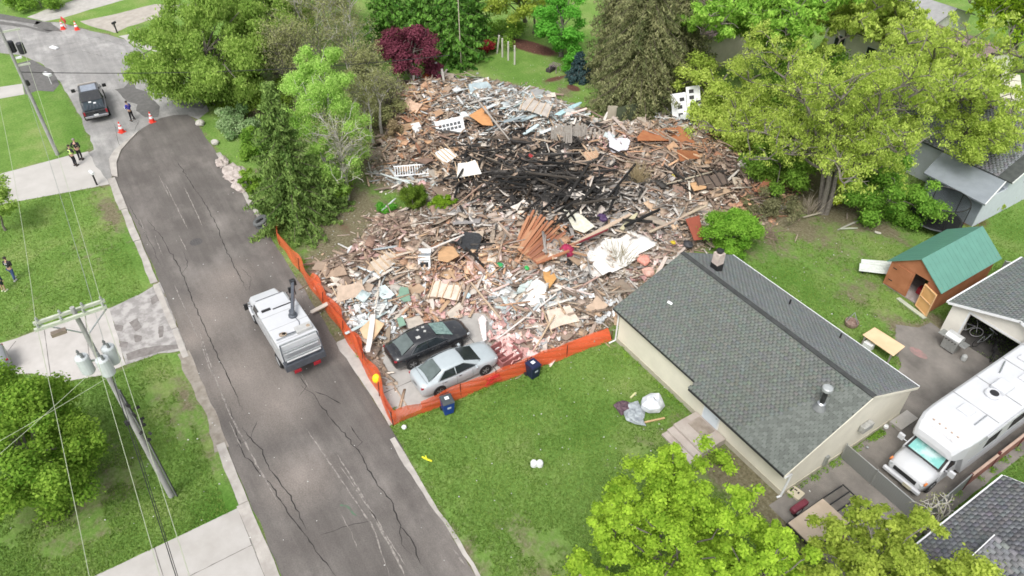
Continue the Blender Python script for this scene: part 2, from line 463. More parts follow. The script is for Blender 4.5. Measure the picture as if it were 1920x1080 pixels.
gf = ramp(g2.outputs[0], [(.34, (.74, .76, .66)), (.66, (1.26, 1.2, 1.28))])
gff = ramp(g3.outputs[0], [(.3, (.68, .68, .64)), (.7, (1.3, 1.3, 1.3))])
gc = mix(1.0, gcol.outputs[0], gf.outputs[0], 'MULTIPLY'); gc = mix(.75, gc, gff.outputs[0], 'MULTIPLY')
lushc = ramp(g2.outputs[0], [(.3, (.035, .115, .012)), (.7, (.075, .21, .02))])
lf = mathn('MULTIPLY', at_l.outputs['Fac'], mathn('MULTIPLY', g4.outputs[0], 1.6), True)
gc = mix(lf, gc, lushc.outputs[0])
scol = ramp(g2.outputs[0], [(.3, (.10, .075, .05)), (.5, (.185, .15, .105)), (.7, (.29, .25, .19))])
scol2 = mix(.6, scol.outputs[0], gff.outputs[0], 'MULTIPLY')
sf = mathn('ADD', at_s.outputs['Fac'], mathn('MULTIPLY', mathn('SUBTRACT', g4.outputs[0], .5), 1.8))
sf = mathn('ADD', sf, mathn('MULTIPLY', mathn('SUBTRACT', g2.outputs[0], .5), 1.0))
sfr = _n('ShaderNodeMapRange'); sfr.inputs['From Min'].default_value = .25; sfr.inputs['From Max'].default_value = .85; l.new(sf, sfr.inputs[0])
sff = mathn('MULTIPLY', sfr.outputs[0], .9)
gc = mix(sff, gc, scol2)
mcol = ramp(g2.outputs[0], [(.3, (.06, .028, .022)), (.7, (.19, .095, .07))])
mf = mathn('ADD', at_m.outputs['Fac'], mathn('MULTIPLY', mathn('SUBTRACT', g2.outputs[0], .5), .9))
mfr = _n('ShaderNodeMapRange'); mfr.inputs['From Min'].default_value = .4; mfr.inputs['From Max'].default_value = .6; l.new(mf, mfr.inputs[0])
gc = mix(mfr.outputs[0], gc, mcol.outputs[0])
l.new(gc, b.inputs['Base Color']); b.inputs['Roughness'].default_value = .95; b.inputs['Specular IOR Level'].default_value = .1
bu = _n('ShaderNodeBump'); bu.inputs['Strength'].default_value = .8; bu.inputs['Distance'].default_value = .06
l.new(mathn('ADD', g3.outputs[0], g2.outputs[0]), bu.inputs['Height']); l.new(bu.outputs[0], b.inputs['Normal'])
gr = link('ground', me, m); tag(gr, kind='structure')
SOILF = (X, Y, soil)

# grass blades standing on the lawns nearest the camera (colour per blade)
def grass(nb):
    px = rng.uniform(-60, 1980, nb * 3); py = rng.uniform(330, 1120, nb * 3)
    a = (px - 960) / FOC; b_ = (540 - py) / FOC
    f = math.cos(PITCH) + b_ * math.sin(PITCH); dz = -math.sin(PITCH) + b_ * math.cos(PITCH)
    t = -CAM_H / dz; x = (FW[0] * f + RT[0] * a) * t; y = (FW[1] * f + RT[1] * a) * t
    ok = ~inpoly(x, y, DEB)
    for q in PAVED: ok &= ~inpoly(x, y, q)
    ok &= ~((x > -22) & (x < -9.7) & (y > 21.1) & (y < 30)); ok &= ~((y > -.95) & (y < .2) & (x > -58) & (x < 10))
    ix = np.clip(((x + 112) / .33).astype(int) + 9, 0, nx - 1); iy = np.clip(((y + 22) / .33).astype(int) + 9, 0, ny - 1)
    ok &= (soil[ix, iy] + (fbm(x * .8, y * .8, 4) - .5) * 1.2 < .45)
    x = x[ok][:nb]; y = y[ok][:nb]; k = len(x)
    an = rng.uniform(0, 2 * np.pi, k); hgt = rng.uniform(.04, .11, k); w = rng.uniform(.02, .05, k)
    lx = rng.normal(0, .045, k); ly = rng.normal(0, .045, k)
    V = np.zeros((k, 3, 3)); V[:, 0] = np.stack([x - np.cos(an) * w, y - np.sin(an) * w, np.full(k, -.004)], 1)
    V[:, 1] = np.stack([x + np.cos(an) * w, y + np.sin(an) * w, np.full(k, -.004)], 1)
    V[:, 2] = np.stack([x + lx, y + ly, hgt], 1)
    t = np.repeat(np.clip(rng.normal(.5, .22, k) + (fbm(x * .5, y * .5, 8) - .5) * 1.2, 0, 1), 3)
    me = fast_mesh('grass', V.reshape(-1, 3), np.arange(k * 3).reshape(k, 3), {'tint': t})
    link('grass', me, leaf_mat('grass_blades', (.12, .22, .04), (.28, .40, .10), .4))['kind'] = 'stuff'
grass(150000)

# ------------------------------------------------------------------ paving
M_OLD = mat('old_asphalt', (.25, .245, .238), .9, col2=(.32, .31, .297), scale=.9, bump=.4, bscale=30)
M_ASP = mat('dark_asphalt', (.112, .100, .092), .9, col2=(.152, .138, .127), scale=.35, bump=.5, bscale=28)
def streaked(m):
    n, l = m.node_tree.nodes, m.node_tree.links; b = n['Principled BSDF']; src = b.inputs['Base Color'].links[0].from_socket
    tc = [q for q in n if q.type == 'TEX_COORD'][0]; last = src
    for st, lo, hi, f0, f1, sc_ in (((.07, 1.3, 1), .86, 1.2, .3, .7, 1.3), ((.3, .5, 1), .9, 1.65, .5, .78, .5), ((1, 1, 1), .86, 1.14, .3, .7, 14)):
        mp = n.new('ShaderNodeMapping'); mp.inputs['Scale'].default_value = st; l.new(tc.outputs['Object'], mp.inputs[0])
        no = n.new('ShaderNodeTexNoise'); no.inputs['Scale'].default_value = sc_; no.inputs['Detail'].default_value = 7; no.inputs['Roughness'].default_value = .65; l.new(mp.outputs[0], no.inputs['Vector'])
        mr = n.new('ShaderNodeMapRange'); mr.inputs['From Min'].default_value = f0; mr.inputs['From Max'].default_value = f1; mr.inputs['To Min'].default_value = lo; mr.inputs['To Max'].default_value = hi; l.new(no.outputs['Fac'], mr.inputs['Value'])
        vm = n.new('ShaderNodeVectorMath'); vm.operation = 'SCALE'; l.new(last, vm.inputs[0]); l.new(mr.outputs[0], vm.inputs['Scale']); last = vm.outputs[0]
    if m is M_ASP:      # dust tracked onto the street round the truck and the apron
        for px, py, rad in ((395, 590, 3.2), (455, 700, 3.5), (640, 640, 2.2), (430, 520, 2.4), (520, 760, 2.6), (355, 640, 1.6), (560, 900, 2.2)):
            dv = n.new('ShaderNodeVectorMath'); dv.operation = 'DISTANCE'; l.new(tc.outputs['Object'], dv.inputs[0]); dv.inputs[1].default_value = (*S(px, py), .016)
            m1 = n.new('ShaderNodeMapRange'); m1.inputs['From Min'].default_value = rad; m1.inputs['From Max'].default_value = 0; m1.inputs['To Max'].default_value = 1.15; l.new(dv.outputs['Value'], m1.inputs['Value'])
            m2 = n.new('ShaderNodeMath'); m2.operation = 'MULTIPLY'; l.new(m1.outputs[0], m2.inputs[0]); l.new(mr.outputs[0], m2.inputs[1])
            m3 = n.new('ShaderNodeMath'); m3.operation = 'MULTIPLY'; m3.use_clamp = True; l.new(m2.outputs[0], m3.inputs[0]); l.new(no.outputs['Fac'], m3.inputs[1])
            mx = n.new('ShaderNodeMix'); mx.data_type = 'RGBA'; l.new(m3.outputs[0], mx.inputs[0]); l.new(last, mx.inputs[6]); mx.inputs[7].default_value = (.30, .26, .23, 1); last = mx.outputs[2]
    l.new(last, b.inputs['Base Color'])
streaked(M_ASP); streaked(M_OLD)
M_CON = mat('pale_concrete', (.37, .35, .325), .85, col2=(.44, .42, .40), scale=.7, bump=.25, bscale=30)
M_CON2 = mat('stained_concrete', (.37, .35, .325), .85, col2=(.47, .45, .42), scale=1.6, bump=.3, bscale=30)
M_KERB = mat('kerb_concrete', (.33, .305, .28), .9, col2=(.46, .43, .395), scale=1.3, bump=.4, bscale=25)
M_PATCH = mat('patch_asphalt', (.13, .126, .12), .9, var=.15, scale=2.5, bump=.3)
M_APR = mat('broken_apron', (.27, .255, .245), .9, col2=(.42, .40, .385), scale=1.6, bump=.5, thr=(.42, .58))
M_YARD = mat('yard_asphalt', (.135, .124, .112), .92, col2=(.25, .228, .205), scale=.55, bump=.5, bscale=25)
M_DRIED = mat('bare_drive', (.34, .31, .27), .95, col2=(.44, .40, .35), scale=1.2, bump=.4)
M_CRACK = mat('crack_fill', (.035, .032, .03), .9, var=.2)
M_SCR = mat('chalky_scratch', (.30, .275, .25), .9, col2=(.15, .135, .125), scale=5, thr=(.42, .6))
M_DUST = mat('dusty_track', (.20, .18, .165), .95, col2=(.27, .24, .22), scale=2)

def zl(k): return 0.006 + 0.005 * k
sheet('old_road', rough_poly(P_OLD, .8, .18, 3), zl(1), M_OLD)
sheet('road', rough_poly(P_ROAD, .7, .10, 4), zl(2), M_ASP)
sheet('driveway', rough_poly(P_D1, 1, .03, 5), zl(1), M_CON)
sheet('driveway_concrete', rough_poly(P_D2C, .6, .06, 6), zl(1), mat('pinkish_concrete', (.40, .375, .35), .85, col2=(.50, .475, .45), scale=.6, bump=.25))
sheet('driveway_apron', rough_poly(P_D2A, .5, .12, 7), zl(0), M_APR)
sheet('driveway_far', rough_poly(P_D3, 1, .03, 8), zl(0), mat('clean_concrete', (.40, .38, .355), .85, col2=(.47, .45, .425), scale=.5, bump=.2))
sheet('path', rough_poly(P_D4, 1, .03, 9), zl(1), mat('clean_concrete', (1, 1, 1)))
sheet('driveway_patch', rough_poly(P_D4B, .8, .2, 10), zl(2), M_PATCH)
for i, p in enumerate((P_DT, P_DT2, P_DT3)):
    sheet('far_driveway', rough_poly(p, 1, .25, 11 + i), zl(0), (M_CON2, M_DRIED, M_CON2)[i])
sheet('car_driveway', rough_poly(P_DCAR, .8, .05, 14), zl(1), mat('car_drive_concrete', (.36, .345, .325), .85, col2=(.46, .445, .42), scale=.9, bump=.3))
sheet('yard_pavement', rough_poly(P_DRV, .7, .12, 15), zl(1), M_YARD)
# patches in the old surface and the apron
for i, (pts, mm, k) in enumerate([
    ([(215, 168), (232, 165), (240, 156), (247, 152), (255, 166), (275, 172), (283, 182), (300, 200), (297, 220), (272, 220), (255, 208), (258, 196), (238, 190)], M_PATCH, 3),
    ([(326, 190), (345, 182), (352, 176), (372, 180), (388, 196), (380, 204), (345, 200)], M_PATCH, 3),
    ([(68, 40), (95, 42), (118, 60), (90, 58), (62, 50)], M_PATCH, 3), ([(-30, 24), (0, 26), (40, 33), (80, 40), (70, 46), (30, 40), (-30, 34)], M_PATCH, 3),
    ([(0, 40), (40, 46), (75, 54), (100, 58), (90, 62), (50, 52), (0, 46)], M_PATCH, 3)]):
    sheet('road_patch', rough_poly(PX(*pts), .5, .12, 20 + i), zl(k), mm)
for i, pts in enumerate([[(242, 605), (258, 596), (266, 614), (254, 622)], [(214, 608), (232, 612), (228, 622), (218, 620)], [(252, 628), (266, 630), (264, 640), (254, 642)], [(298, 612), (306, 611), (305, 632), (299, 634)], [(226, 640), (240, 642), (238, 652), (224, 650)], [(282, 560), (300, 548), (304, 560), (286, 572)], [(236, 664), (270, 652), (300, 648), (340, 646), (346, 652), (300, 660), (240, 676)]]):
    sheet('apron_patch', rough_poly(PX(*pts), .15, .06, 30 + i), zl(3), mat('apron_brown', (.155, .14, .13), .95, col2=(.24, .22, .21), scale=3))
# rolled kerb along the street's left side, broken where the drives cross
def strip(a0, a1, y0, y1, z, name, m, t=0, seed=0, jit=.04):
    k = max(2, int((a1 - a0) / .6)); xs = np.linspace(a0, a1, k)
    top = [(x, y1 + (fbm(np.array([x * .9]), np.array([3.3]), seed)[0] - .5) * jit * 2) for x in xs]
    bot = [(x, y0 + (fbm(np.array([x * .9]), np.array([8.3]), seed + 1)[0] - .5) * jit * 3) for x in xs]
    return sheet(name, bot + top[::-1], z, m, t)
for a0, a1, w_, z_ in ((-15.2, 8, .5, .03), (-22.9, -15.22, .52, .03), (-26.9, -22.92, .4, .05), (-36.6, -34.0, .3, .05), (-41.6, -36.8, .3, .05), (-47, -41.8, .4, .06), (-51.5, -47.1, .42, .06), (-56.5, -51.6, .5, .06)):
    strip(a0, a1, -w_, .02, z_, 'kerb', M_KERB, z_ - .008, int(a0) + 90, .07)
strip(-34.5, -26.5, -.42, .1, .03, 'dirt_verge', mat('sandy_verge', (.23, .20, .165), .95, col2=(.34, .31, .27), scale=2.2, bump=.6), 0, 55, .3)
sheet('kerb', rough_poly(PX((205, 300), (214, 284), (240, 262), (262, 246), (246, 262), (228, 282), (219, 306), (221, 332), (210, 330)), .4, .02, 51), .1, M_KERB, .09)
strip(-56, -44, 7.55, 7.85, .05, 'kerb', M_KERB, .04, 71, .09)
strip(-30.5, -23.4, 7.48, 8.1, .035, 'kerb', M_CON2, .03, 72, .12)
strip(-22.6, 4, 7.1, 7.34, .03, 'kerb', M_KERB, .025, 73, .15)
# slab joints
def line(pts, w, z, m, name, jit=0.0, seed=0, taper=False):
    """thin ribbon lying on the paving along photo points"""
    r = random.Random(seed); P = []
    for (a, b_) in zip(pts[:-1], pts[1:]):
        L = math.dist(a, b_); k = max(1, int(L / (.25 if jit else 1.5)))
        for j in range(k):
            t = j / k; P.append((a[0] + (b_[0] - a[0]) * t + r.gauss(0, jit), a[1] + (b_[1] - a[1]) * t + r.gauss(0, jit)))
    P.append(pts[-1]); L = []; R = []; k = len(P)
    for i in range(k):
        a = P[max(i - 1, 0)]; b_ = P[min(i + 1, k - 1)]; d = math.dist(a, b_) or 1; nv = (-(b_[1] - a[1]) / d, (b_[0] - a[0]) / d)
        ww = w * (.5 + .9 * r.random() if jit else 1) * (min(1, min(i, k - 1 - i) / (k * .15) + .15) if taper else 1)
        L.append((P[i][0] + nv[0] * ww / 2, P[i][1] + nv[1] * ww / 2, z)); R.append((P[i][0] - nv[0] * ww / 2, P[i][1] - nv[1] * ww / 2, z))
    mb = MB(); mb.add(R + L, [(i, i + 1, k + i + 1, k + i) for i in range(k - 1)])
    o = mb.build(name, m); o['kind'] = 'structure'; return o
for i, pts in enumerate([[(430, 760), (455, 850), (500, 900), (540, 960), (570, 1000), (600, 1040), (640, 1090)],
                         [(452, 800), (490, 845), (505, 880), (545, 930), (575, 995)],
                         [(275, 410), (300, 440), (330, 490), (345, 520), (372, 590), (395, 640), (420, 690), (445, 745), (455, 770)],
                         [(370, 360), (390, 390), (410, 430), (425, 470), (445, 510), (462, 545)], [(330, 300), (350, 330), (372, 365)],
                         [(565, 722), (590, 740), (600, 760), (625, 790), (650, 820), (672, 845), (690, 880), (710, 910), (735, 945), (750, 985), (752, 1020), (772, 1040)],
                         [(750, 985), (770, 1010), (790, 1060)], [(590, 735), (612, 742), (640, 758)], [(655, 800), (680, 830), (668, 840)],
                         [(240, 380), (262, 420), (290, 470), (300, 500)], [(340, 515), (352, 500), (345, 470)], [(450, 500), (470, 520), (468, 545)],
                         [(600, 1005), (640, 990), (700, 975)], [(440, 840), (470, 820), (482, 790)], [(215, 230), (220, 262), (232, 285)], [(240, 235), (262, 225), (250, 250)],
                         [(120, 85), (180, 70), (240, 88)], [(90, 110), (150, 95), (200, 108)], [(560, 705), (575, 725), (560, 745)]]):
    line(PX(*pts), .05 if i < 9 else .028, zl(3), M_CRACK, 'road_crack', .03, i, True)
for i, (pts, w) in enumerate([([(370, 610), (400, 700), (430, 775), (470, 850), (520, 940)], .07), ([(376, 640), (398, 705)], .05), ([(575, 805), (640, 900), (700, 990), (730, 1080)], .06), ([(632, 852), (680, 930), (740, 1040), (765, 1090)], .08),
                              ([(635, 870), (700, 965), (760, 1060)], .06), ([(310, 345), (335, 395), (352, 430)], .06), ([(345, 350), (362, 385), (380, 425)], .06), ([(298, 330), (318, 370)], .05), ([(335, 440), (350, 470)], .06),
                              ([(325, 530), (345, 575), (372, 635)], .05), ([(430, 790), (452, 840)], .04), ([(440, 930), (470, 990), (480, 1040)], .035), ([(560, 690), (580, 730)], .05), ([(850, 1030), (872, 1060)], .07), ([(262, 410), (275, 445)], .04), ([(290, 440), (305, 480)], .04), ([(640, 965), (660, 1000), (670, 1030)], .03)]):
    line(PX(*pts), w, zl(4), M_SCR, 'road_scratch', .012, 40 + i, True)
for i, (pts, w) in enumerate([([(700, 760), (745, 765)], .3)]): pass
for i, (cx, cy, rx, ry) in enumerate([(400, 560, 1.3, .5), (470, 730, 1.3, .35), (430, 660, 2.2, .4), (640, 700, .8, .3), (400, 470, .9, .35), (620, 660, 1.6, .3)]):
    x0, y0 = S(cx, cy)
    poly = [(x0 + rx * math.cos(a) * (1 + .35 * math.sin(3 * a + i)), y0 + ry * math.sin(a) * (1 + .3 * math.cos(5 * a))) for a in np.linspace(0, 2 * math.pi, 40)[:-1]]
for i, pts in enumerate([[(-20.6, -.5), (-20.6, -15)], [(-18.2, -.5), (-18.2, -15)], [(-22.8, -4.2), (-15.7, -4.1)], [(-22.8, -8.7), (-15.7, -8.6)], [(-22.8, -.52), (-15.7, -.52)]]):
    line(pts, .035, zl(2), mat('joint_dark', (.16, .15, .14), .9), 'slab_joint', .004, i)
for i, pts in enumerate([PX((83, 617), (95, 706)), PX((160, 590), (170, 700)), PX((-10, 690), (30, 640))]): line(pts, .04, zl(2), MATS['joint_dark'], 'slab_joint', .004, 20 + i)
for pts in ([(-25.6, 7.6), (-25.5, 16.5)], [(-30.5, 10.9), (-23.5, 10.8)], [(-30.5, 14.2), (-23.5, 14.1)]): line(pts, .05, zl(2), MATS['joint_dark'], 'slab_joint', .006, 9)
for i, (px, py) in enumerate([(657, 955), (652, 960)]):
    x0, y0 = S(px, py); line([(x0 - .5, y0 - .25), (x0, y0), (x0 + .5, y0 + .1)], .09, zl(4), mat('green_spray_paint', (.08, .17, .10), .8, col2=(.12, .11, .10), scale=6), 'paint_mark', .05, i)
    if i == 0: break
x0, y0 = S(1722, 662)
sheet('paint_mark', rough_poly([(x0 + .55 * math.cos(a), y0 + .3 * math.sin(a)) for a in np.linspace(0, 6.28, 14)[:-1]], .1, .08, 3), zl(2), mat('pink_powder', (.34, .20, .19), .95, col2=(.22, .17, .155), scale=4))
# round stain in the street
x0, y0 = S(368, 454); sheet('manhole_cover', [(x0 + .42 * math.cos(a), y0 + .42 * math.sin(a)) for a in np.linspace(0, 2 * math.pi, 25)[:-1]], zl(3), mat('iron_lid', (.085, .08, .078), .8, var=.25, scale=12))

# ------------------------------------------------------------------ buildings
def box_cloud(C, D, R, cols, name, m, parent=None, kind='stuff', label=None):
    """many boxes in one mesh: centres C (n,3), sizes D (n,3), rotation matrices R (n,3,3) or one, colours (n,3)"""
    n_ = len(C)
    s = np.array([(-1, -1, -1), (1, -1, -1), (1, 1, -1), (-1, 1, -1), (-1, -1, 1), (1, -1, 1), (1, 1, 1), (-1, 1, 1)]) * .5
    P = s[None] * D[:, None, :]
    P = np.einsum('nij,nkj->nki', R, P) if R.ndim == 3 else P @ R.T
    P = P + C[:, None, :]
    f = np.array([(3, 2, 1, 0), (4, 5, 6, 7), (0, 1, 5, 4), (1, 2, 6, 5), (2, 3, 7, 6), (3, 0, 4, 7)])
    F = (f[None] + (np.arange(n_) * 8)[:, None, None]).reshape(-1, 4)
    me = fast_mesh(name, P.reshape(-1, 3), F, {'col': np.repeat(cols, 8, 0)})
    o = link(name, me, m, parent)
    if kind: o['kind'] = kind
    if label: o['label'] = label
    return o

def shingles(parent, p0, ea, eb, L, W, base, single=0, expo=.17, tab=.31, var=.16, hole=None, single_from=None, x_lim=None, seed=0, dark=.7, gap=.03):
    """courses of tabs on a roof plane: p0 lower corner, ea along the eave, eb up the slope"""
    r = np.random.default_rng(seed)
    ea = np.array(ea, float); eb = np.array(eb, float); ea /= np.linalg.norm(ea); eb /= np.linalg.norm(eb)
    nn = np.cross(ea, eb); nn = nn if nn[2] > 0 else -nn
    if np.dot(np.cross(ea, eb), nn) < 0: Rm = np.stack([-ea, eb, nn], 1)
    else: Rm = np.stack([ea, eb, nn], 1)
    tl = math.radians(3.0); Rt = Rm @ rotm(rx=-tl)
    C, D, K = [], [], []
    nr = int(W / expo)
    for i in range(nr):
        off = (i % 2) * tab / 2 + r.uniform(-.02, .02)
        k = int(L / tab) + 2
        for j in range(k):
            a0 = max(0, j * tab - off); a1 = min(L, (j + 1) * tab - off - gap)
            if a1 - a0 < .05: continue
            sb = i * expo; ln = min(expo * 1.35, W - sb)
            if x_lim and not x_lim(a0, a1, sb): continue
            c = np.array(p0) + ea * (a0 + a1) / 2 + eb * (sb + ln / 2) + nn * .012
            C.append(c); D.append((a1 - a0, ln, .016)); K.append(i * 1000 + j)
    C = np.array(C); D = np.array(D); n_ = len(C)
    g = r.normal(1, var, n_)[:, None]; g = np.where(r.random(n_)[:, None] < .22, g * dark, g)
    pt = fbm(C[:, 0] * .7, C[:, 1] * .7, seed)[:, None]
    cols = np.clip(np.array(base)[None] * g * (.94 + .12 * pt) * (1 + r.normal(0, .03, (n_, 3))), .01, 1)
    mm = attr_mat('shingle_granules', .92, .22, 30, .5, .2)
    order = np.arange(n_)
    if single:
        dist = C @ np.array([-FW[0], -FW[1], .5]); order = np.argsort(-dist)
        vari = []
        for q in range(5):
            b = MB(); b.box((0, 0, 0), (1, 1, 1)); me = b.mesh('shingle')
            a = me.attributes.new('col', 'FLOAT_COLOR', 'POINT'); g_ = (.84, .93, 1.0, 1.05, 1.1)[q]
            a.data.foreach_set('color', np.tile(np.array([base[0] * g_, base[1] * g_, base[2] * g_, 1], np.float32), 8)); me.materials.append(mm); vari.append(me)
        for q in order[:single]:
            o = bpy.data.objects.new('shingle', vari[r.integers(0, 5)]); COL.objects.link(o); o.parent = parent
            M4 = Matrix([list(Rt[0]) + [C[q][0]], list(Rt[1]) + [C[q][1]], list(Rt[2]) + [C[q][2]], [0, 0, 0, 1]])
            o.matrix_basis = M4 @ Matrix.Diagonal((*D[q], 1))
        order = order[single:]
    if len(order): box_cloud(C[order], D[order], Rt, cols[order], 'shingle_field', mm, parent)

M_CREAM = mat('cream_siding', (.70, .665, .56), .75, var=.05, scale=1.2, bump=.12, bscale=14)
M_WHITE = mat('white_trim', (.72, .73, .74), .55, var=.06, scale=5)
M_RFELT = mat('roof_felt', (.07, .077, .073), .95, var=.2, scale=3, bump=.3)
M_DARKIN = mat('dark_interior', (.025, .024, .024), .9, var=.2)
M_GLASS = mat('window_glass', (.03, .035, .04), .08, var=.1, spec=.8)
M_STEEL = mat('galvanised', (.45, .47, .48), .35, var=.15, scale=12, metal=.8)
M_BLACK = mat('black_plastic', (.02, .02, .021), .5, var=.15)
M_RUB = mat('tyre_rubber', (.022, .022, .023), .85, var=.2, scale=15, bump=.2)
M_ALU = mat('alloy_rim', (.42, .43, .45), .3, var=.1, metal=.9)

# ---- the beige house
hx0, hx1, hy0, hy1 = -21.95, -9.78, 21.16, 29.95
ev, rz_, ry_ = 20.45, 4.4, 25.65
slope = (rz_ - 2.3) / (ry_ - ev)
zr = lambda y: rz_ - abs(y - ry_) * slope if y <= ry_ else rz_ - (y - ry_) * (rz_ - 2.35) / (30.15 - ry_)
house = thing('beige_house', 'long beige bungalow with grey shingle gable roof beside the rubble', 'house', (hx0, hy0, 0))
def HB(): return MB()
def rel(o): o.matrix_parent_inverse = Matrix.Translation(-Vector(house.location)); return o
def prt(mb, name, m, parent, **k):
    o = mb.build(name, m, parent, **k); o.location = tuple(-c for c in parent.location) if parent.type == 'EMPTY' else (0, 0, 0); return o
mb = MB()
zf = zr(hy0) - .1; zb = zr(hy1) - .1; zp = rz_ - .12
prof = [(hy0, 0), (hy1, 0), (hy1, zb), (ry_, zp), (hy0, zf)]
mb.add([(hx0, y, z) for y, z in prof] + [(hx1, y, z) for y, z in prof], [(0, 4, 3, 2, 1), (5, 6, 7, 8, 9), (0, 1, 6, 5), (1, 2, 7, 6), (2, 3, 8, 7), (3, 4, 9, 8), (4, 0, 5, 9)])
wall = prt(mb, 'wall', M_CREAM, house)
mb = MB(); mb.b2((hx0 - .015, hy0 - .03, 0), (hx1 + .03, hy0, .32)); mb.b2((hx1, hy0 + .001, 0), (hx1 + .03, hy1, .3))
prt(mb, 'foundation', mat('tan_foundation', (.42, .39, .31), .9, var=.1), house)
roof = None
mb = MB()
X0, X1, XJ = -22.3, -9.62, -15.74
yl = 20.9
mb.slab([(X0, yl, zr(yl)), (XJ, yl, zr(yl)), (XJ, ev, zr(ev)), (X1, ev, zr(ev)), (X1, ry_, rz_), (X0, ry_, rz_)], .09)
mb.slab([(X0, ry_ + .004, rz_), (X1, ry_ + .004, rz_), (X1, 30.15, 2.35), (X0, 30.15, 2.35)], .09)
roof = prt(mb, 'roof', M_RFELT, house)
class _O: pass
holder = link('shingle_underlay', MB().b2((X0 + .3, ry_ - .3, rz_ - .28), (X1 - .3, ry_ + .3, rz_ - .2)).mesh('shingle_underlay'), M_RFELT, house)
holder.location = tuple(-c for c in house.location)
vec_up = (0, ry_ - ev, rz_ - 2.3); Wf = math.dist((ev, 2.3), (ry_, rz_))
shingles(holder, (X0, ev, zr(ev)), (1, 0, 0), vec_up, X1 - X0, Wf, (.148, .162, .148), single=290, seed=1, var=.04, dark=.93, gap=.026, tab=.25, expo=.155,
         x_lim=lambda a0, a1, sb: not (a1 < XJ - X0 + .1 and sb < .44))
up2 = (0, -(30.15 - ry_), rz_ - 2.35); Wb = math.dist((30.15, 2.35), (ry_, rz_))
shingles(holder, (X0, 30.15, 2.35), (1, 0, 0), up2, X1 - X0, Wb, (.225, .24, .238), seed=2, var=.03, dark=.97, gap=.003)  # sky gloss on the rear slope is put into its paler shingle colour
mb = MB(); mb.b2((X0 - .02, ry_ - .13, rz_ - .03), (X1 + .02, ry_ + .13, rz_ + .035)); prt(mb, 'ridge_cap', mat('ridge_dark', (.05, .053, .052), .9, var=.2), house)
# fascia, rake boards, gutter with downspouts
mb = MB(); mb.b2((XJ, ev - .03, zr(ev) - .13), (X1, ev - .005, zr(ev) - .01)); prt(mb, 'fascia', mat('dark_drip_edge', (.03, .03, .032), .6), house)
mb = MB(); mb.b2((X0, yl - .03, zr(yl) - .13), (XJ, yl - .005, zr(yl) - .01)); prt(mb, 'fascia', MATS['dark_drip_edge'], house)
mb = MB(); mb.b2((X0, 30.155, 2.22), (X1, 30.23, 2.36)); prt(mb, 'gutter', M_WHITE, house)
mb = MB(); mb.slab([(X1 + .002, ev, zr(ev) - .01), (X1 + .035, ev, zr(ev) - .01), (X1 + .035, ry_, rz_ - .01), (X1 + .002, ry_, rz_ - .01)], .14); prt(mb, 'rake_board', M_CREAM, house)
mb = MB(); mb.slab([(X1 + .002, ry_, rz_ - .01), (X1 + .035, ry_, rz_ - .01), (X1 + .035, 30.15, 2.34), (X1 + .002, 30.15, 2.34)], .14); prt(mb, 'rake_board', M_CREAM, house)
mb = MB(); mb.tube([(hx1 + .2, ev + .05, 2.18), (hx1 + .16, ev + .4, 2.05), (hx1 + .08, hy0 + .05, 1.75), (hx1 + .05, hy0 - .05, .1), (hx1 + .0, hy0 - .25, .06)], .055, 6); prt(mb, 'downspout', M_WHITE, house)
mb = MB(); mb.tube([(hx0 - .06, yl + .05, 2.3), (hx0 - .06, hy0 - .06, 2.0), (hx0 - .06, hy0 - .07, .12), (hx0 - .1, hy0 - .5, .06)], .05, 6); prt(mb, 'downspout', M_WHITE, house)
# chimney with cap
cx, cy = -20.55, 26.65
mb = MB(); mb.box((cx, cy, 4.15), (.5, .5, .5)); prt(mb, 'chimney_flashing', M_BLACK, house)
mb = MB(); mb.box((cx, cy, 4.75), (.46, .46, .72)); prt(mb, 'chimney', mat('pinkish_brick', (.45, .36, .32), .9, col2=(.6, .52, .47), scale=6, bump=.4), house)
mb = MB(); mb.lathe([(.14, 0), (.14, .12), (.22, .14), (.2, .2), (.05, .26)], 12, (cx, cy, 5.11)); prt(mb, 'chimney_cap', M_BLACK, house)
# metal stack with storm collar
fx, fy = -10.85, 23.75; fz = zr(fy)
mb = MB(); mb.lathe([(.34, 0), (.3, .05), (.13, .28), (.12, .3)], 14, (fx, fy, fz - .04)); sk = prt(mb, 'stack_flashing', mat('dull_flashing', (.16, .17, .17), .6, var=.2), house, smooth=False)
mb = MB(); mb.lathe([(.115, 0), (.115, .98)], 14, (fx, fy, fz + .2)); prt(mb, 'stack_pipe', mat('sooty_pipe', (.05, .052, .052), .5, var=.35, scale=8, metal=.5), house)
mb = MB(); mb.lathe([(.2, 0), (.13, .06)], 14, (fx, fy, fz + .3)); prt(mb, 'storm_collar', M_STEEL, house)
mb = MB(); mb.lathe([(.23, 0), (.24, .03), (.24, .17), (.2, .21), (.02, .24)], 16, (fx, fy, fz + 1.16)); prt(mb, 'stack_cap', mat('pale_cap', (.40, .42, .42), .4, var=.15, metal=.3), house)
for (px, py) in ((1481, 568), (1577, 628)):
    x, y = S(px, py, 3.0); mb = MB(); mb.lathe([(.05, 0), (.05, .38)], 8, (x, y, zr(y) - .05)); prt(mb, 'vent_pipe', M_BLACK, house)
# white rag of flashing blown on the roof
x, y = S(1255, 573, 3.2); mb = MB(); mb.box((x, y, zr(y) + .06), (.28, .14, .03), rotm(.35, .1, .3)); tag(mb.build('scrap', M_WHITE), 'small white scrap lying on the left part of the grey house roof', 'scrap')
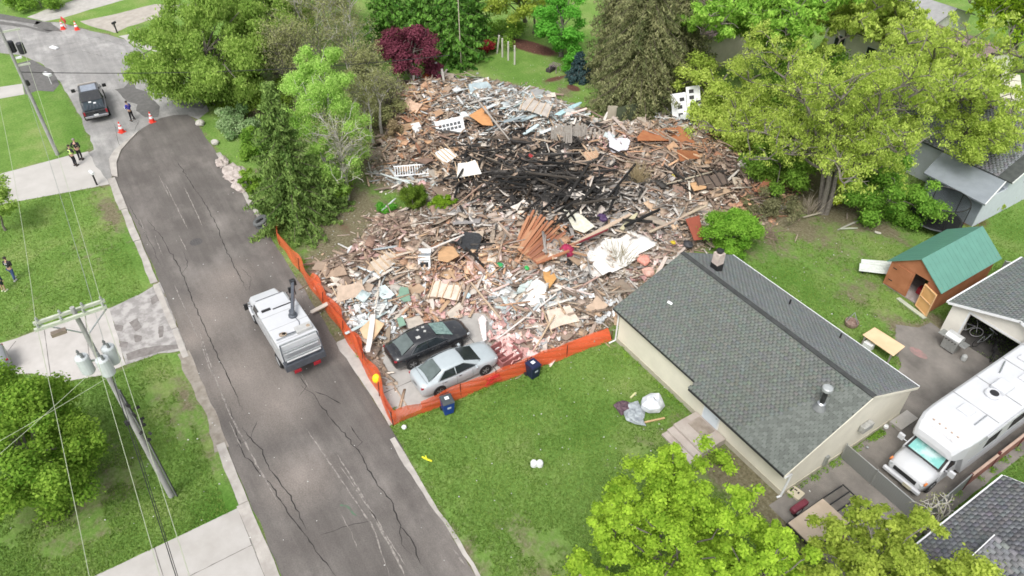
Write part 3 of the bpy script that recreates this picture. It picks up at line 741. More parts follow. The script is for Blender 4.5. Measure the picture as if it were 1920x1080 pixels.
# door, light, wall box
dx0, dx1 = S(1318, 790, 0.5)[0], S(1352, 820, .5)[0]
dx0, dx1 = -15.0, -14.05
mb = MB(); mb.b2((dx0 - .08, hy0 - .05, .42), (dx1 + .08, hy0 + .02, 2.2)); fr = prt(mb, 'door_frame', M_WHITE, house)
mb = MB(); mb.b2((dx0, hy0 - .075, .46), (dx1, hy0 - .052, 2.14)); dr = prt(mb, 'door', mat('pale_blue_door', (.62, .68, .74), .5, var=.05), house)
mb = MB(); mb.tube([(dx1 - .1, hy0 - .12, 1.15), (dx1 - .1, hy0 - .075, 1.15)], .03, 8); mb.build('handle', M_STEEL, dr)
mb = MB(); mb.b2((hx1 + .013, 26.0, 1.55), (hx1 + .3, 26.75, 1.95)); prt(mb, 'wall_vent_hood', mat('grey_hood', (.33, .33, .31), .6, var=.2, scale=7), house, bevel=.03)
mb = MB(); mb.b2((hx1 + .013, 23.9, .35), (hx1 + .12, 24.15, 1.0)); prt(mb, 'meter_box', M_STEEL, house)
mb = MB(); mb.b2((hx1 + .035, 29.2, .0), (hx1 + .7, 30.6, .18)); prt(mb, 'stoop', M_CON, house)
# front steps
st = thing('front_steps', 'tan concrete landing with two steps below the pale blue front door', 'steps', (-14.45, 20.1, 0))
M_STP = mat('tan_step', (.36, .31, .275), .9, col2=(.46, .41, .37), scale=1.2, bump=.3)
for nm, lo, hi in (('landing', (-15.45, 19.55, 0), (-13.35, 21.12, .42)), ('step', (-15.45, 19.15, 0), (-13.35, 19.548, .27)), ('step', (-15.45, 18.8, 0), (-13.35, 19.148, .13))):
    mb = MB(); mb.b2(lo, hi); prt(mb, nm, M_STP, st, bevel=.02)
mb = MB(); mb.b2((-15.1, 20.2, .423), (-14.0, 21.0, .44)); prt(mb, 'door_mat', mat('worn_mat', (.22, .18, .14), .95, col2=(.36, .31, .27), scale=2), st)

# ---- green-roofed shed
shed = thing('garden_shed', 'orange brown garden shed with green metal roof and doors ajar', 'shed', (-17.0, 38.55, 0))
M_T111 = mat('stained_panel', (.31, .12, .055), .7, col2=(.39, .16, .08), scale=1.5, bump=.2)
sx0, sx1, sy0, sy1 = -17.0, -13.75, 38.56, 44.4
swz, srz, sry = 1.95, 3.15, (sx0 + sx1) / 2
mb = MB(); t = .06
mb.b2((sx0, sy0, .1), (sx0 + t, sy1, swz)); mb.b2((sx1 - t, sy0, .1), (sx1, sy1, swz)); mb.b2((sx0 + t + .001, sy1 - t, .1), (sx1 - t - .001, sy1, swz))
prt(mb, 'wall', M_T111, shed)
mb = MB(); mb.b2((sx0 + t + .001, sy0, .1), (-15.42, sy0 + t, 1.93)); prt(mb, 'front_panel', M_T111, shed)
mb = MB(); mb.b2((-14.55, sy0 + .001, .1), (sx1 - t - .001, sy0 + t, 1.93)); prt(mb, 'front_panel', M_T111, shed)
for yy in (sy0, sy1 - t):
    mb = MB(); P = [(sx0, yy, swz + .001), (sx1, yy, swz + .001), (sry, yy, srz - .06)]; Q = [(a, b + t, c) for a, b, c in P]
    mb.add(P + Q, [(0, 1, 2), (5, 4, 3), (0, 3, 4, 1), (1, 4, 5, 2), (2, 5, 3, 0)]); prt(mb, 'gable', M_T111, shed)
mb = MB(); mb.b2((sx0 + .02, sy0 + .02, .03), (sx1 - .02, sy1 - .02, .099)); prt(mb, 'floor', mat('dusty_floor', (.30, .24, .22), .9, col2=(.42, .36, .34), scale=3), shed)
M_GRN = mat('green_metal_roof', (.105, .26, .205), .38, var=.06, scale=1.5, spec=.6)
ovx, ovy = .22, .18
sl = (srz - swz) / (sry - sx0)
for sgn in (-1, 1):
    xe = sry + sgn * (sry - sx0 + ovx); ze = srz - sl * (sry - sx0 + ovx)
    mb = MB(); mb.slab([(sry + sgn * .002, sy0 - ovy, srz), (sry + sgn * .002, sy1 + ovy, srz), (xe, sy1 + ovy, ze), (xe, sy0 - ovy, ze)], .05)
    rf = prt(mb, 'roof', M_GRN, shed)
    for k in range(1, 16):
        y = sy0 - ovy + k * (sy1 - sy0 + 2 * ovy) / 16
        mb = MB(); mb.slab([(sry + sgn * .03, y - .012, srz + .012 - .03 * sl), (sry + sgn * .03, y + .012, srz + .012 - .03 * sl), (xe, y + .012, ze + .012), (xe, y - .012, ze + .012)], .012); mb.build('roof_rib', M_GRN, rf)
# doors: left shut against the wall, right swung out
mb = MB(); mb.b2((-16.75, sy0 - .05, .18), (-15.5, sy0 - .012, 1.85)); d = prt(mb, 'door', M_T111, shed)
for zz in (.6, 1.5):
    mb = MB(); mb.b2((-16.75, sy0 - .07, zz), (-16.5, sy0 - .051, zz + .05)); mb.build('hinge', M_BLACK, d)
mb = MB(); mb.box((-14.1, sy0 - .35, .95), (1.05, .04, 1.72), rotm(0, 0, -.35)); d = prt(mb, 'door', mat('fresh_plywood', (.58, .31, .12), .75, col2=(.70, .40, .17), scale=1.6), shed, label='open unpainted plywood shed door leaf')
for zz in (.14, .95, 1.76):
    mb = MB(); mb.box((-14.1 - .01, sy0 - .38, zz), (1.05, .05, .07), rotm(0, 0, -.35)); mb.build('door_rail', mat('door_rail_wood', (.66, .42, .22), .75), d)
for q in (-.5, .5):
    mb = MB(); mb.box((-14.1 + q * math.cos(.35), sy0 - .385 - q * math.sin(.35), .95), (.06, .05, 1.6), rotm(0, 0, -.35)); mb.build('door_stile', MATS['door_rail_wood'], d)
# things in the shed
mb = MB(); mb.b2((-15.3, 39.4, .12), (-14.8, 39.9, .55)); mb.lathe([(.12, .1), (.14, .3), (.05, .4)], 8, (-14.7, 39.2, 0)); tag(mb.build('petrol_can', mat('red_can', (.30, .02, .03), .5), bevel=.02), 'dark red can standing inside the open garden shed', 'can')
mb = MB(); mb.b2((-15.35, 40.2, .1), (-14.7, 41.0, .9)); mb.tube([(-15.2, 40.2, .9), (-15.0, 39.9, 1.2)], .03); tag(mb.build('lawn_mower', mat('mower_green', (.03, .07, .02), .6), bevel=.04), 'dark green garden machine behind the red can in the shed', 'machine')
# bare metal sheets propped at the shed's left
for i, (x, y, rz) in enumerate([(-17.75, 38.9, 1.15), (-17.95, 39.3, 1.2)]):
    mb = MB(); xs = np.linspace(-1.1, 1.1, 9); prof = [(-.28 + k * .07, .03 * (k % 2)) for k in range(9)]
    R = rotm(.5, -.12, rz - .5)
    rings = [[tuple(np.array((xx, a, b)) @ R.T + np.array((x, y, .55 + i * .07))) for a, b in prof] + [tuple(np.array((xx, a, b - .01)) @ R.T + np.array((x, y, .55 + i * .07))) for a, b in prof[::-1]] for xx in xs]
    mb.loft(rings); tag(mb.build('corrugated_sheet', mat('pale_sheet', (.50, .53, .49), .5, var=.12, scale=4)), ['pale corrugated sheet leaning at the left side of the shed', 'upper of two pale corrugated sheets beside the shed'][i], 'metal sheet')
x, y = S(1616, 507); mb = MB(); mb.tube([(x - .1, y, .06), (x + .25, y - .25, .05)], .05); mb.tube([(x, y - .1, .05), (x + .5, y + .9, .35)], .02); tag(mb.build('broom', M_BLACK), 'black headed broom lying on the grass left of the shed', 'broom')
(xa, ya), (xb, yb) = S(1683, 560), S(1734, 598)
mb = MB(); mb.box(((xa + xb) / 2, (ya + yb) / 2, .05), (math.dist((xa, ya), (xb, yb)), .28, .05), rotm(0, 0, math.atan2(yb - ya, xb - xa))); tag(mb.build('plank', mat('pale_green_plank', (.43, .46, .36), .8, var=.1)), 'long pale green plank on the ground before the shed doors', 'plank')

# ---- garage
gar = thing('garage', 'cream garage with grey gable roof and its wide door open', 'garage', (-12.5, 37.75, 0))
gx0, gx1, gy0, gy1 = -12.5, -5.75, 37.75, 44.8
gp = (gx0 + gx1) / 2; gw, gz = 2.3, 3.55
M_GCR = mat('garage_cream', (.72, .69, .62), .75, var=.05, scale=1.5)
mb = MB(); mb.b2((gx0, gy0, 0), (-11.5, gy0 + .15, gw)); mb.b2((-6.6, gy0, 0), (gx1, gy0 + .15, gw)); mb.b2((-11.499, gy0, 2.05), (-6.601, gy0 + .15, gw))
prt(mb, 'front_wall', M_GCR, gar)
mb = MB(); mb.b2((gx0, gy0 + .151, 0), (gx0 + .12, gy1, gw)); mb.b2((gx1 - .12, gy0 + .151, 0), (gx1, gy1, gw)); mb.b2((gx0 + .121, gy1 - .12, 0), (gx1 - .121, gy1, gw)); prt(mb, 'wall', M_GCR, gar)
P = [(gx0, gy0, gw + .001), (gx1, gy0, gw + .001), (gp, gy0, gz - .08)]
for dy in (0, gy1 - gy0 - .12):
    mb = MB(); A = [(a, b + dy, c) for a, b, c in P]; B = [(a, b + .12, c) for a, b, c in A]; mb.add(A + B, [(0, 1, 2), (5, 4, 3), (0, 3, 4, 1), (1, 4, 5, 2), (2, 5, 3, 0)]); prt(mb, 'gable', M_GCR, gar)
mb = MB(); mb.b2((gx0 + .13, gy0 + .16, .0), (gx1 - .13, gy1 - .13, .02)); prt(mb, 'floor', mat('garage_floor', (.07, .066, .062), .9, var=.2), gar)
gsl = (gz - gw) / (gp - gx0 + .0)
for sgn in (-1, 1):
    W = gp - gx0 + .2; xe = gp + sgn * W; ze = gz - gsl * W
    mb = MB(); mb.slab([(gp + sgn * .002, gy0 - .3, gz), (gp + sgn * .002, gy1 + .25, gz), (xe, gy1 + .25, ze), (xe, gy0 - .3, ze)], .08); rf = prt(mb, 'roof', M_RFELT, gar)
    shingles(rf, (xe, gy0 - .3, ze), (0, 1, 0), (-sgn * W, 0, gsl * W), gy1 - gy0 + .55, math.hypot(W, gsl * W), (.20, .215, .21), seed=4 + sgn, var=.05, dark=.92)
    mb = MB(); mb.slab([(gp + sgn * .004, gy0 - .34, gz + .012), (gp + sgn * .004, gy0 - .303, gz + .012), (xe, gy0 - .303, ze + .012), (xe, gy0 - .34, ze + .012)], .14); prt(mb, 'rake_board', M_WHITE, gar)
    mb = MB(); mb.b2((min(xe, xe + sgn * .1), gy0 - .3, ze - .1), (max(xe, xe + sgn * .1), gy1 + .25, ze + .02)); prt(mb, 'gutter', M_WHITE, gar)
mb = MB(); mb.b2((-11.6, gy0 - .02, 0), (-11.5, gy0 - .001, 2.1)); mb.b2((-6.6, gy0 - .02, 0), (-6.5, gy0 - .001, 2.1)); mb.b2((-11.6, gy0 - .02, 2.101), (-6.5, gy0 - .001, 2.2)); prt(mb, 'door_frame', M_WHITE, gar)

# ---- dark-roofed house at the lower right corner
nb = thing('corner_house', 'house with dark purple grey shingle roof at the lower right corner', 'house', (-3.8, 21, 0))
e0, e1 = -4.35, 6.0
zz = lambda x: 2.6 + (x + 4.35) * .42
M_W2 = mat('white_siding', (.60, .62, .64), .6, var=.05)
mb = MB(); mb.b2((-3.9, 16, 0), (6, 27.9, 2.5)); prt(mb, 'wall', M_W2, nb)
mb = MB(); mb.slab([(e0, 28.35, zz(e0)), (e0, 20.9, zz(e0)), (.6, 20.9, zz(.6)), (.6, 28.35, zz(.6))], .1); r1 = prt(mb, 'roof', M_RFELT, nb)
shingles(r1, (e0, 20.9, zz(e0)), (0, 1, 0), (1, 0, .42), 7.45, 4.95 * math.hypot(1, .42), (.165, .168, .178), single=0, seed=9, var=.08, expo=.19, dark=.8, gap=.03)
mb = MB(); mb.slab([(.603, 28.35, zz(.6)), (.603, 20.9, zz(.6)), (6, 20.9, zz(.6) - 2.2), (6, 28.35, zz(.6) - 2.2)], .1); prt(mb, 'roof', M_RFELT, nb)
mb = MB(); mb.b2((e0 - .08, 20.9, 2.48), (e0 - .003, 28.35, 2.6)); prt(mb, 'gutter', M_WHITE, nb)
mb = MB(); mb.slab([(e0, 28.353, zz(e0) + .01), (e0, 28.39, zz(e0) + .01), (.6, 28.39, zz(.6) + .01), (.6, 28.353, zz(.6) + .01)], .14); prt(mb, 'rake_board', M_WHITE, nb)
# second, lower roof in front
mb = MB(); A = (-2.6, 23.6); mb.slab([(-2.75, 23.9, 4.05), (-2.75, 19.2, 2.5), (2.0, 19.2, 2.5), (2.0, 23.9, 4.05)], .1); r2 = prt(mb, 'porch_roof', M_RFELT, nb)
shingles(r2, (-2.75, 19.2, 2.5), (1, 0, 0), (0, 4.7, 1.55), 4.75, 4.95, (.20, .205, .21), seed=12, var=.08, dark=.85)
mb = MB(); mb.slab([(-2.79, 19.2, 2.5), (-2.752, 19.2, 2.5), (-2.752, 23.9, 4.06), (-2.79, 23.9, 4.06)], .16); prt(mb, 'rake_board', M_WHITE, nb)
mb = MB(); mb.add([(-2.6, 19.5, 2.5), (-2.6, 23.8, 2.5), (-2.6, 23.8, 3.9), (-2.45, 19.5, 2.5), (-2.45, 23.8, 2.5), (-2.45, 23.8, 3.9)], [(0, 1, 2), (5, 4, 3), (0, 3, 4, 1), (1, 4, 5, 2), (2, 5, 3, 0)]); prt(mb, 'gable', M_W2, nb)

# ---- grey house with white gable, upper right
gh = thing('grey_roof_house', 'grey roofed white house behind the trampoline at the upper right', 'house', (-19, 52, 0))
M_GMET = mat('blue_grey_roof', (.235, .26, .29), .6, var=.08, scale=1.5, bump=.15)
M_BGW = mat('grey_blue_wall', (.19, .22, .25), .8, var=.1, scale=2)
mb = MB(); mb.b2((-21.7, 49.2, 0), (-17.6, 52.9, 2.2)); prt(mb, 'wall', M_BGW, gh)
mb = MB(); mb.slab([(-21.9, 48.7, 2.3), (-17.2, 48.5, 2.3), (-18.0, 53.2, 3.3), (-22.8, 53.3, 3.3)], .12); prt(mb, 'lean_to_roof', M_GMET, gh)
mb = MB(); mb.slab([(-17.24, 48.5, 2.32), (-17.18, 48.5, 2.32), (-17.98, 53.2, 3.32), (-18.04, 53.2, 3.32)], .12); prt(mb, 'rake_board', M_WHITE, gh)
mb = MB(); mb.b2((-17.599, 49.2, 0), (-17.55, 51.7, 2.25)); prt(mb, 'end_wall', mat('bluish_white_siding', (.56, .60, .66), .65, var=.04), gh)
P = [(51.7, 0), (62, 0), (62, 2.6), (57.0, 5.0), (51.7, 2.9)]
mb = MB(); mb.add([(-17.55, y, z) for y, z in P] + [(-28.8, y, z) for y, z in P], [tuple(range(5)), tuple(range(9, 4, -1))] + [(i, i + 5, (i + 1) % 5 + 5, (i + 1) % 5) for i in range(5)])
prt(mb, 'gable_wall', mat('bluish_white_siding', (.56, .60, .66), .65, var=.04), gh)
mb = MB(); mb.slab([(-17.3, 51.3, 3.0), (-17.3, 57.0, 5.2), (-29.2, 57.0, 5.2), (-29.2, 51.3, 3.0)], .12); rr = prt(mb, 'roof', M_RFELT, gh)
shingles(rr, (-29.2, 51.3, 3.0), (1, 0, 0), (0, 5.7, 2.2), 10.9, 6.1, (.21, .215, .23), seed=21, var=.06, dark=.9)
mb = MB(); mb.slab([(-17.3, 57.003, 5.2), (-17.3, 62.5, 2.6), (-29.2, 62.5, 2.6), (-29.2, 57.003, 5.2)], .12); prt(mb, 'roof', M_RFELT, gh)
mb = MB(); mb.slab([(-17.29, 51.3, 3.02), (-17.25, 51.3, 3.02), (-17.25, 57, 5.22), (-17.29, 57, 5.22)], .16); prt(mb, 'rake_board', M_WHITE, gh)
mb = MB(); mb.b2((-17.549, 54.0, 2.0), (-17.5, 54.35, 2.3)); prt(mb, 'gable_vent', M_BLACK, gh)

# ---- pale-sided houses glimpsed behind the big tree
def far_house(name, label, x0, x1, y0, y1, wh, rh, mw, roofc, along='x', seed=0):
    t = thing(name, label, 'house', ((x0 + x1) / 2, y0, 0))
    if along == 'x':
        ym = (y0 + y1) / 2; P = [(y0, 0), (y1, 0), (y1, wh), (ym, rh), (y0, wh)]
        mb = MB(); mb.add([(x0, y, z) for y, z in P] + [(x1, y, z) for y, z in P], [(0, 4, 3, 2, 1), (5, 6, 7, 8, 9)] + [(i, (i + 1) % 5, (i + 1) % 5 + 5, i + 5) for i in range(5)]); w = prt(mb, 'wall', mw, t)
        for a, b in ((y0 - .4, ym), (y1 + .4, ym)):
            za = wh - .4 * (rh - wh) / (ym - y0)
            mb = MB(); mb.slab([(x0 - .3, a, za + .1), (x1 + .3, a, za + .1), (x1 + .3, b, rh + .1), (x0 - .3, b, rh + .1)], .1); prt(mb, 'roof', roofc, t)
        for k in range(4):
            xx = x0 + (x1 - x0) * (k + .5) / 4
            mb = MB(); mb.b2((xx - .6, y0 - .06, wh * .4), (xx + .6, y0 - .001, wh * .8)); wf = prt(mb, 'window', M_WHITE, t)
            mb = MB(); mb.b2((xx - .5, y0 - .08, wh * .4 + .1), (xx + .5, y0 - .061, wh * .8 - .1)); mb.build('pane', M_GLASS, wf)
    else:
        xm = (x0 + x1) / 2; P = [(x0, 0), (x1, 0), (x1, wh), (xm, rh), (x0, wh)]
        mb = MB(); mb.add([(x, y0, z) for x, z in P] + [(x, y1, z) for x, z in P], [(0, 1, 2, 3, 4), (9, 8, 7, 6, 5)] + [(i, i + 5, (i + 1) % 5 + 5, (i + 1) % 5) for i in range(5)]); w = prt(mb, 'wall', mw, t)
        for a, b in ((x0 - .4, xm), (x1 + .4, xm)):
            za = wh - .4 * (rh - wh) / (xm - x0)
            mb = MB(); mb.slab([(a, y0 - .3, za + .1), (a, y1 + .3, za + .1), (b, y1 + .3, rh + .1), (b, y0 - .3, rh + .1)], .1); prt(mb, 'roof', roofc, t)
        mb = MB(); mb.b2((xm - .7, y0 - .06, wh * .4), (xm + .7, y0 - .001, wh * .85)); wf = prt(mb, 'window', M_WHITE, t)
        mb = MB(); mb.b2((xm - .6, y0 - .08, wh * .4 + .1), (xm + .6, y0 - .061, wh * .85 - .1)); mb.build('pane', M_GLASS, wf)
M_BRR = mat('brown_shingle', (.17, .13, .12), .9, col2=(.24, .18, .165), scale=2, bump=.4)
M_PALE = mat('pale_yellow_roof', (.52, .50, .40), .8, var=.08)
far_house('tan_gable_house', 'tan gabled house half hidden right of the big spruce', -54.5, -46.5, 50, 59, 3.6, 5.8, mat('tan_siding', (.66, .62, .50), .8, var=.06), M_BRR, 'y')
far_house('brown_roof_house', 'brown roofed cream house behind the trees near the top right corner', -42, -28, 62.5, 70, 4.2, 5.4, mat('cream_wall_far', (.74, .72, .60), .8, var=.05), M_BRR, 'x')
far_house('pale_house', 'pale house seen in gaps of the big tree crown at the top', -46, -36, 69, 76, 4, 5.2, mat('offwhite_wall', (.72, .72, .69), .8, var=.05), mat('grey_roof_far', (.3, .3, .3), .9, var=.1), 'x')
mb = MB(); mb.slab([(-31.5, 57.9, 2.7), (-22.6, 62.6, 2.7), (-25.6, 66.2, 4.0), (-33.8, 62.2, 4.0)], .15)
pp = thing('pale_roof_building', 'pale yellow roofed outbuilding behind the branches at upper right', 'building', (-28, 62, 0))
prt(mb, 'roof', M_PALE, pp)
mb = MB(); mb.prism([(-31.2, 58.2), (-23.0, 62.6), (-25.6, 65.8), (-33.4, 62.0)], 0, 2.55); prt(mb, 'wall', mat('offwhite_wall', (1, 1, 1)), pp)

# ------------------------------------------------------------------ vehicles (local x = forward)
def bp(mb, name, m, parent, **k): return mb.build(name, m, parent, **k)
def wheel_at(parent, x, y, r, w, rimm=None, label=None):
    sg = 1 if y > 0 else -1
    R = rotm(rx=-sg * math.pi / 2)
    mb = MB(); mb.lathe([(r * .62, -w / 2), (r * .93, -w / 2), (r, -w / 2 + .03), (r, w / 2 - .03), (r * .93, w / 2), (r * .64, w / 2), (r * .62, w / 2 - .02)], 20, (x, y, r), R)
    wh = bp(mb, 'wheel', M_RUB, parent)
    mb = MB(); mb.lathe([(r * .6, w / 2 - .06), (r * .64, w / 2 - .005), (r * .56, w / 2 - .02), (r * .5, w / 2 - .05)], 20, (x, y, r), R)
    for k in range(5):
        a = k * 2 * math.pi / 5; q = rotm(rz=a)
        mb.box(np.array((r * .32 * math.cos(a), r * .32 * math.sin(a), w / 2 - .025)) @ R.T + np.array((x, y, r)), (r * .56, .06, .03), R @ q)
    mb.lathe([(r * .14, w / 2 - .04), (r * .14, w / 2 - .005)], 10, (x, y, r), R)
    bp(mb, 'rim', rimm or M_ALU, wh)
    return wh

def sedan(name, label, loc, rz, paint, flip_dark=False, Lr=1.0, dusty=None):
    t = thing(name, label, 'car', loc, rz)
    # stations: x, half width, underside, top of body side, crown
    st = [(-2.40, .62, .42, .86), (-2.33, .80, .30, .99), (-2.1, .87, .24, 1.03), (-1.6, .905, .22, 1.04), (-1.0, .92, .2, 1.01), (0, .925, .2, .985), (.8, .92, .2, .985), (1.15, .915, .2, .97), (1.6, .905, .2, .92), (2.0, .87, .22, .85), (2.25, .78, .26, .76), (2.4, .56, .36, .64)]
    rings = []
    for x, hw, zb, zt in st:
        h = zt - zb
        r = [(x, -hw * .9, zb), (x, -hw * .99, zb + h * .25), (x, -hw, zb + h * .55), (x, -hw * .97, zb + h * .82), (x, -hw * .86, zt - .01), (x, -hw * .45, zt + .025), (x, 0, zt + .035)]
        rings.append(r + [(a, -b_, c) for a, b_, c in r[-2::-1]])
    mb = MB(); mb.loft(rings); body = bp(mb, 'body', paint, t, smooth=True)
    # wheel arches
    for x in (-1.42, 1.40):
        for s_ in (-1, 1):
            mb = MB(); mb.lathe([(.385, 0), (.385, .012)], 20, (x, s_ * .915, .35), rotm(rx=-s_ * math.pi / 2)); bp(mb, 'wheel_arch', M_BLACK, body)
            wheel_at(t, x, s_ * .83, .335, .22)
    # cabin
    zb = .97
    B = [(-1.95, .66), (-1.55, .78), (-.9, .82), (.2, .82), (.95, .77), (1.28, .60)]
    T = [(-1.05, .52), (-.93, .57), (-.6, .60), (-.05, .60), (.22, .57), (.32, .5)]
    nb_ = len(B); zt = [1.40, 1.425, 1.45, 1.455, 1.43, 1.40]
    rg = []
    for k in range(nb_):
        (xb, yb), (xt, yt) = B[k], T[k]
        rg.append([(xb, -yb, zb), ((xb + xt) / 2 - .0, -(yb + yt) / 2 - .03, (zb + zt[k]) / 2 + .02), (xt, -yt, zt[k] - .03), (xt, -yt * .8, zt[k]), (xt, 0, zt[k] + .02), (xt, yt * .8, zt[k]), (xt, yt, zt[k] - .03), ((xb + xt) / 2, (yb + yt) / 2 + .03, (zb + zt[k]) / 2 + .02), (xb, yb, zb)])
    mb = MB(); mb.loft(rg, closed=False, caps=False)
    # ends
    bp(mb, 'roof', paint, t, smooth=True)
    gl = mat('car_glass', (.02, .026, .03), .06, var=0, spec=.9)
    def pane(nm, P4, m_, off=.012):
        P = np.array(P4, float); nrm = np.cross(P[1] - P[0], P[3] - P[0]); nrm /= np.linalg.norm(nrm)
        c = P.mean(0); out = c - np.array((-.3, 0, 1.0));
        if nrm @ out < 0: nrm = -nrm
        P = P + nrm * off; Q = P - nrm * .01; mb = MB(); k = len(P)
        mb.add(list(P) + list(Q), [tuple(range(k)), tuple(range(2 * k - 1, k - 1, -1))] + [(i, i + k, (i + 1) % k + k, (i + 1) % k) for i in range(k)])
        return bp(mb, nm, m_, t)
    pane('windscreen', [(1.28, -.62, .985), (1.28, .62, .985), (.33, .50, 1.415), (.33, -.50, 1.415)], mat('windscreen_shattered', (.24, .36, .32), .25, col2=(.10, .17, .16), scale=6, spec=.6) if dusty else gl, .02)
    pane('rear_window', [(-1.95, -.64, .985), (-1.95, .64, .985), (-1.06, .50, 1.415), (-1.06, -.50, 1.415)], mat('rear_glass_grey', (.10, .125, .12), .12, var=.15, spec=.8), .02)
    for s_ in (-1, 1):
        pane('side_window', [(.85, s_ * .815, 1.0), (-.32, s_ * .85, 1.0), (-.32, s_ * .665, 1.37), (.18, s_ * .655, 1.37)], gl, .02)
        pane('side_window', [(-.38, s_ * .85, 1.0), (-1.35, s_ * .83, 1.02), (-.92, s_ * .66, 1.35), (-.38, s_ * .665, 1.37)], gl, .02)
        mb = MB(); mb.tube([(-1.45, s_ * .845, 1.0), (-.35, s_ * .872, .985), (.9, s_ * .85, .985)], .012, 5); bp(mb, 'window_trim', M_ALU, t)
        mb = MB(); mb.tube([(-1.4, s_ * .83, 1.03), (-.95, s_ * .672, 1.385), (-.3, s_ * .68, 1.405), (.2, s_ * .67, 1.385), (.92, s_ * .82, 1.0)], .011, 5); bp(mb, 'window_trim', M_ALU, t)
        mb = MB(); mb.box((.82, s_ * 1.0, 1.0), (.14, .2, .13)); bp(mb, 'mirror', paint, t, bevel=.035)
        for x in (-.35, .62, -1.2):
            mb = MB(); mb.tube([(x, s_ * .915, .35), (x, s_ * .932, .6), (x, s_ * .905, .93)], .006, 4); bp(mb, 'door_seam', M_BLACK, body)
        for x in (-.15, -1.05):
            mb = MB(); mb.box((x + .0, s_ * .925, .84), (.16, .03, .025)); bp(mb, 'door_handle', M_ALU, body)
        mb = MB(); mb.box((-2.27, s_ * .62, .86), (.16, .34, .13), rotm(rz=s_ * .35)); bp(mb, 'tail_light', mat('tail_red', (.30, .02, .03), .25), t, bevel=.03)
        mb = MB(); mb.box((2.16, s_ * .66, .68), (.22, .3, .11), rotm(rz=-s_ * .55, ry=.25)); bp(mb, 'headlight', mat('headlight_clear', (.45, .47, .48), .15), t, bevel=.03)
    mb = MB(); mb.box((2.37, 0, .56), (.08, .9, .2)); bp(mb, 'grille', M_BLACK, t, bevel=.02)
    mb = MB(); mb.box((-2.385, 0, .72), (.03, .42, .13)); bp(mb, 'number_plate', M_WHITE, t)
    mb = MB(); mb.tube([(1.17, -.7, .995), (1.2, 0, 1.02), (1.17, .7, .995)], .012, 4); bp(mb, 'wiper_line', M_BLACK, t)
    mb = MB(); mb.tube([(-2.0, -.72, 1.068), (-2.02, 0, 1.088), (-2.0, .72, 1.068)], .007, 4); bp(mb, 'boot_seam', M_BLACK, body)
    return t
P_BLK = mat('black_paint', (.016, .017, .02), .25, col2=(.07, .068, .062), scale=3.5, thr=(.55, .8), coat=.6, spec=.6)
P_SIL = mat('silver_paint', (.42, .47, .49), .35, var=.03, metal=.1, coat=.6)
blk = sedan('parked_sedan', 'black sedan with dusty roof parked beside the debris on the driveway', (-27.25, 11.72, .012), math.pi / 2, P_BLK, dusty=True)
sil = sedan('parked_sedan', 'silver sedan parked between the black sedan and the orange fence', (-24.72, 12.05, .012), math.pi / 2 + .0, P_SIL)
for i, (dx, dy, s_) in enumerate([(.25, -.25, .2), (.0, .3, .14), (-.3, .0, .12), (-.35, .35, .13)]):
    mb = MB(); mb.box((-27.25 + dx, 11.3 + dy, 1.485), (s_, s_ * 1.2, .015), rotm(.0, .0, i)); tag(mb.build('paper_scrap', mat('dusty_paper', (.42, .42, .40), .8)), ['large white scrap near the middle of the black sedan roof', 'white scrap toward the windscreen on the black sedan roof', 'small white scrap at the left of the black sedan roof', 'white scrap at the left front of the black sedan roof'][i], 'scrap', 'scraps on the black sedan')

# ---- white utility truck
tk = thing('utility_truck', 'white utility truck with small dark crane driving past the orange mesh', 'truck', (-32.4, 5.15, .014), math.pi + .03)
P_WHT = mat('white_paint', (.54, .55, .57), .4, var=.02, coat=.4)
mb = MB()
# bonnet + cab, local x forward
rings = []
for x, hw, z0, z1 in [(3.35, .72, .55, 1.12), (3.25, .86, .5, 1.25), (2.6, .92, .5, 1.4), (1.95, .98, .5, 1.5)]:
    rings.append([(x, -hw, z0), (x, -hw, z1 - .18), (x, -hw * .84, z1), (x, hw * .84, z1), (x, hw, z1 - .18), (x, hw, z0)])
mb.loft(rings); bp(mb, 'bonnet', P_WHT, tk, bevel=.04, smooth=False)
mb = MB(); rings = []
for x, hw, z1 in [(2.0, 1.0, 1.5), (1.6, .96, 2.1), (1.35, .92, 2.25), (.35, .92, 2.28), (.3, .92, 2.2)]:
    rings.append([(x, -1.02, .5), (x, -1.02, 1.45), (x, -hw, z1 - .12), (x, -hw * .85, z1), (x, hw * .85, z1), (x, hw, z1 - .12), (x, 1.02, 1.45), (x, 1.02, .5)])
mb.loft(rings); bp(mb, 'cab', P_WHT, tk, bevel=.03)
mb = MB(); mb.slab([(2.02, -.82, 1.53), (2.02, .82, 1.53), (1.6, .78, 2.13), (1.6, -.78, 2.13)], .02); bp(mb, 'windscreen', M_GLASS, tk)
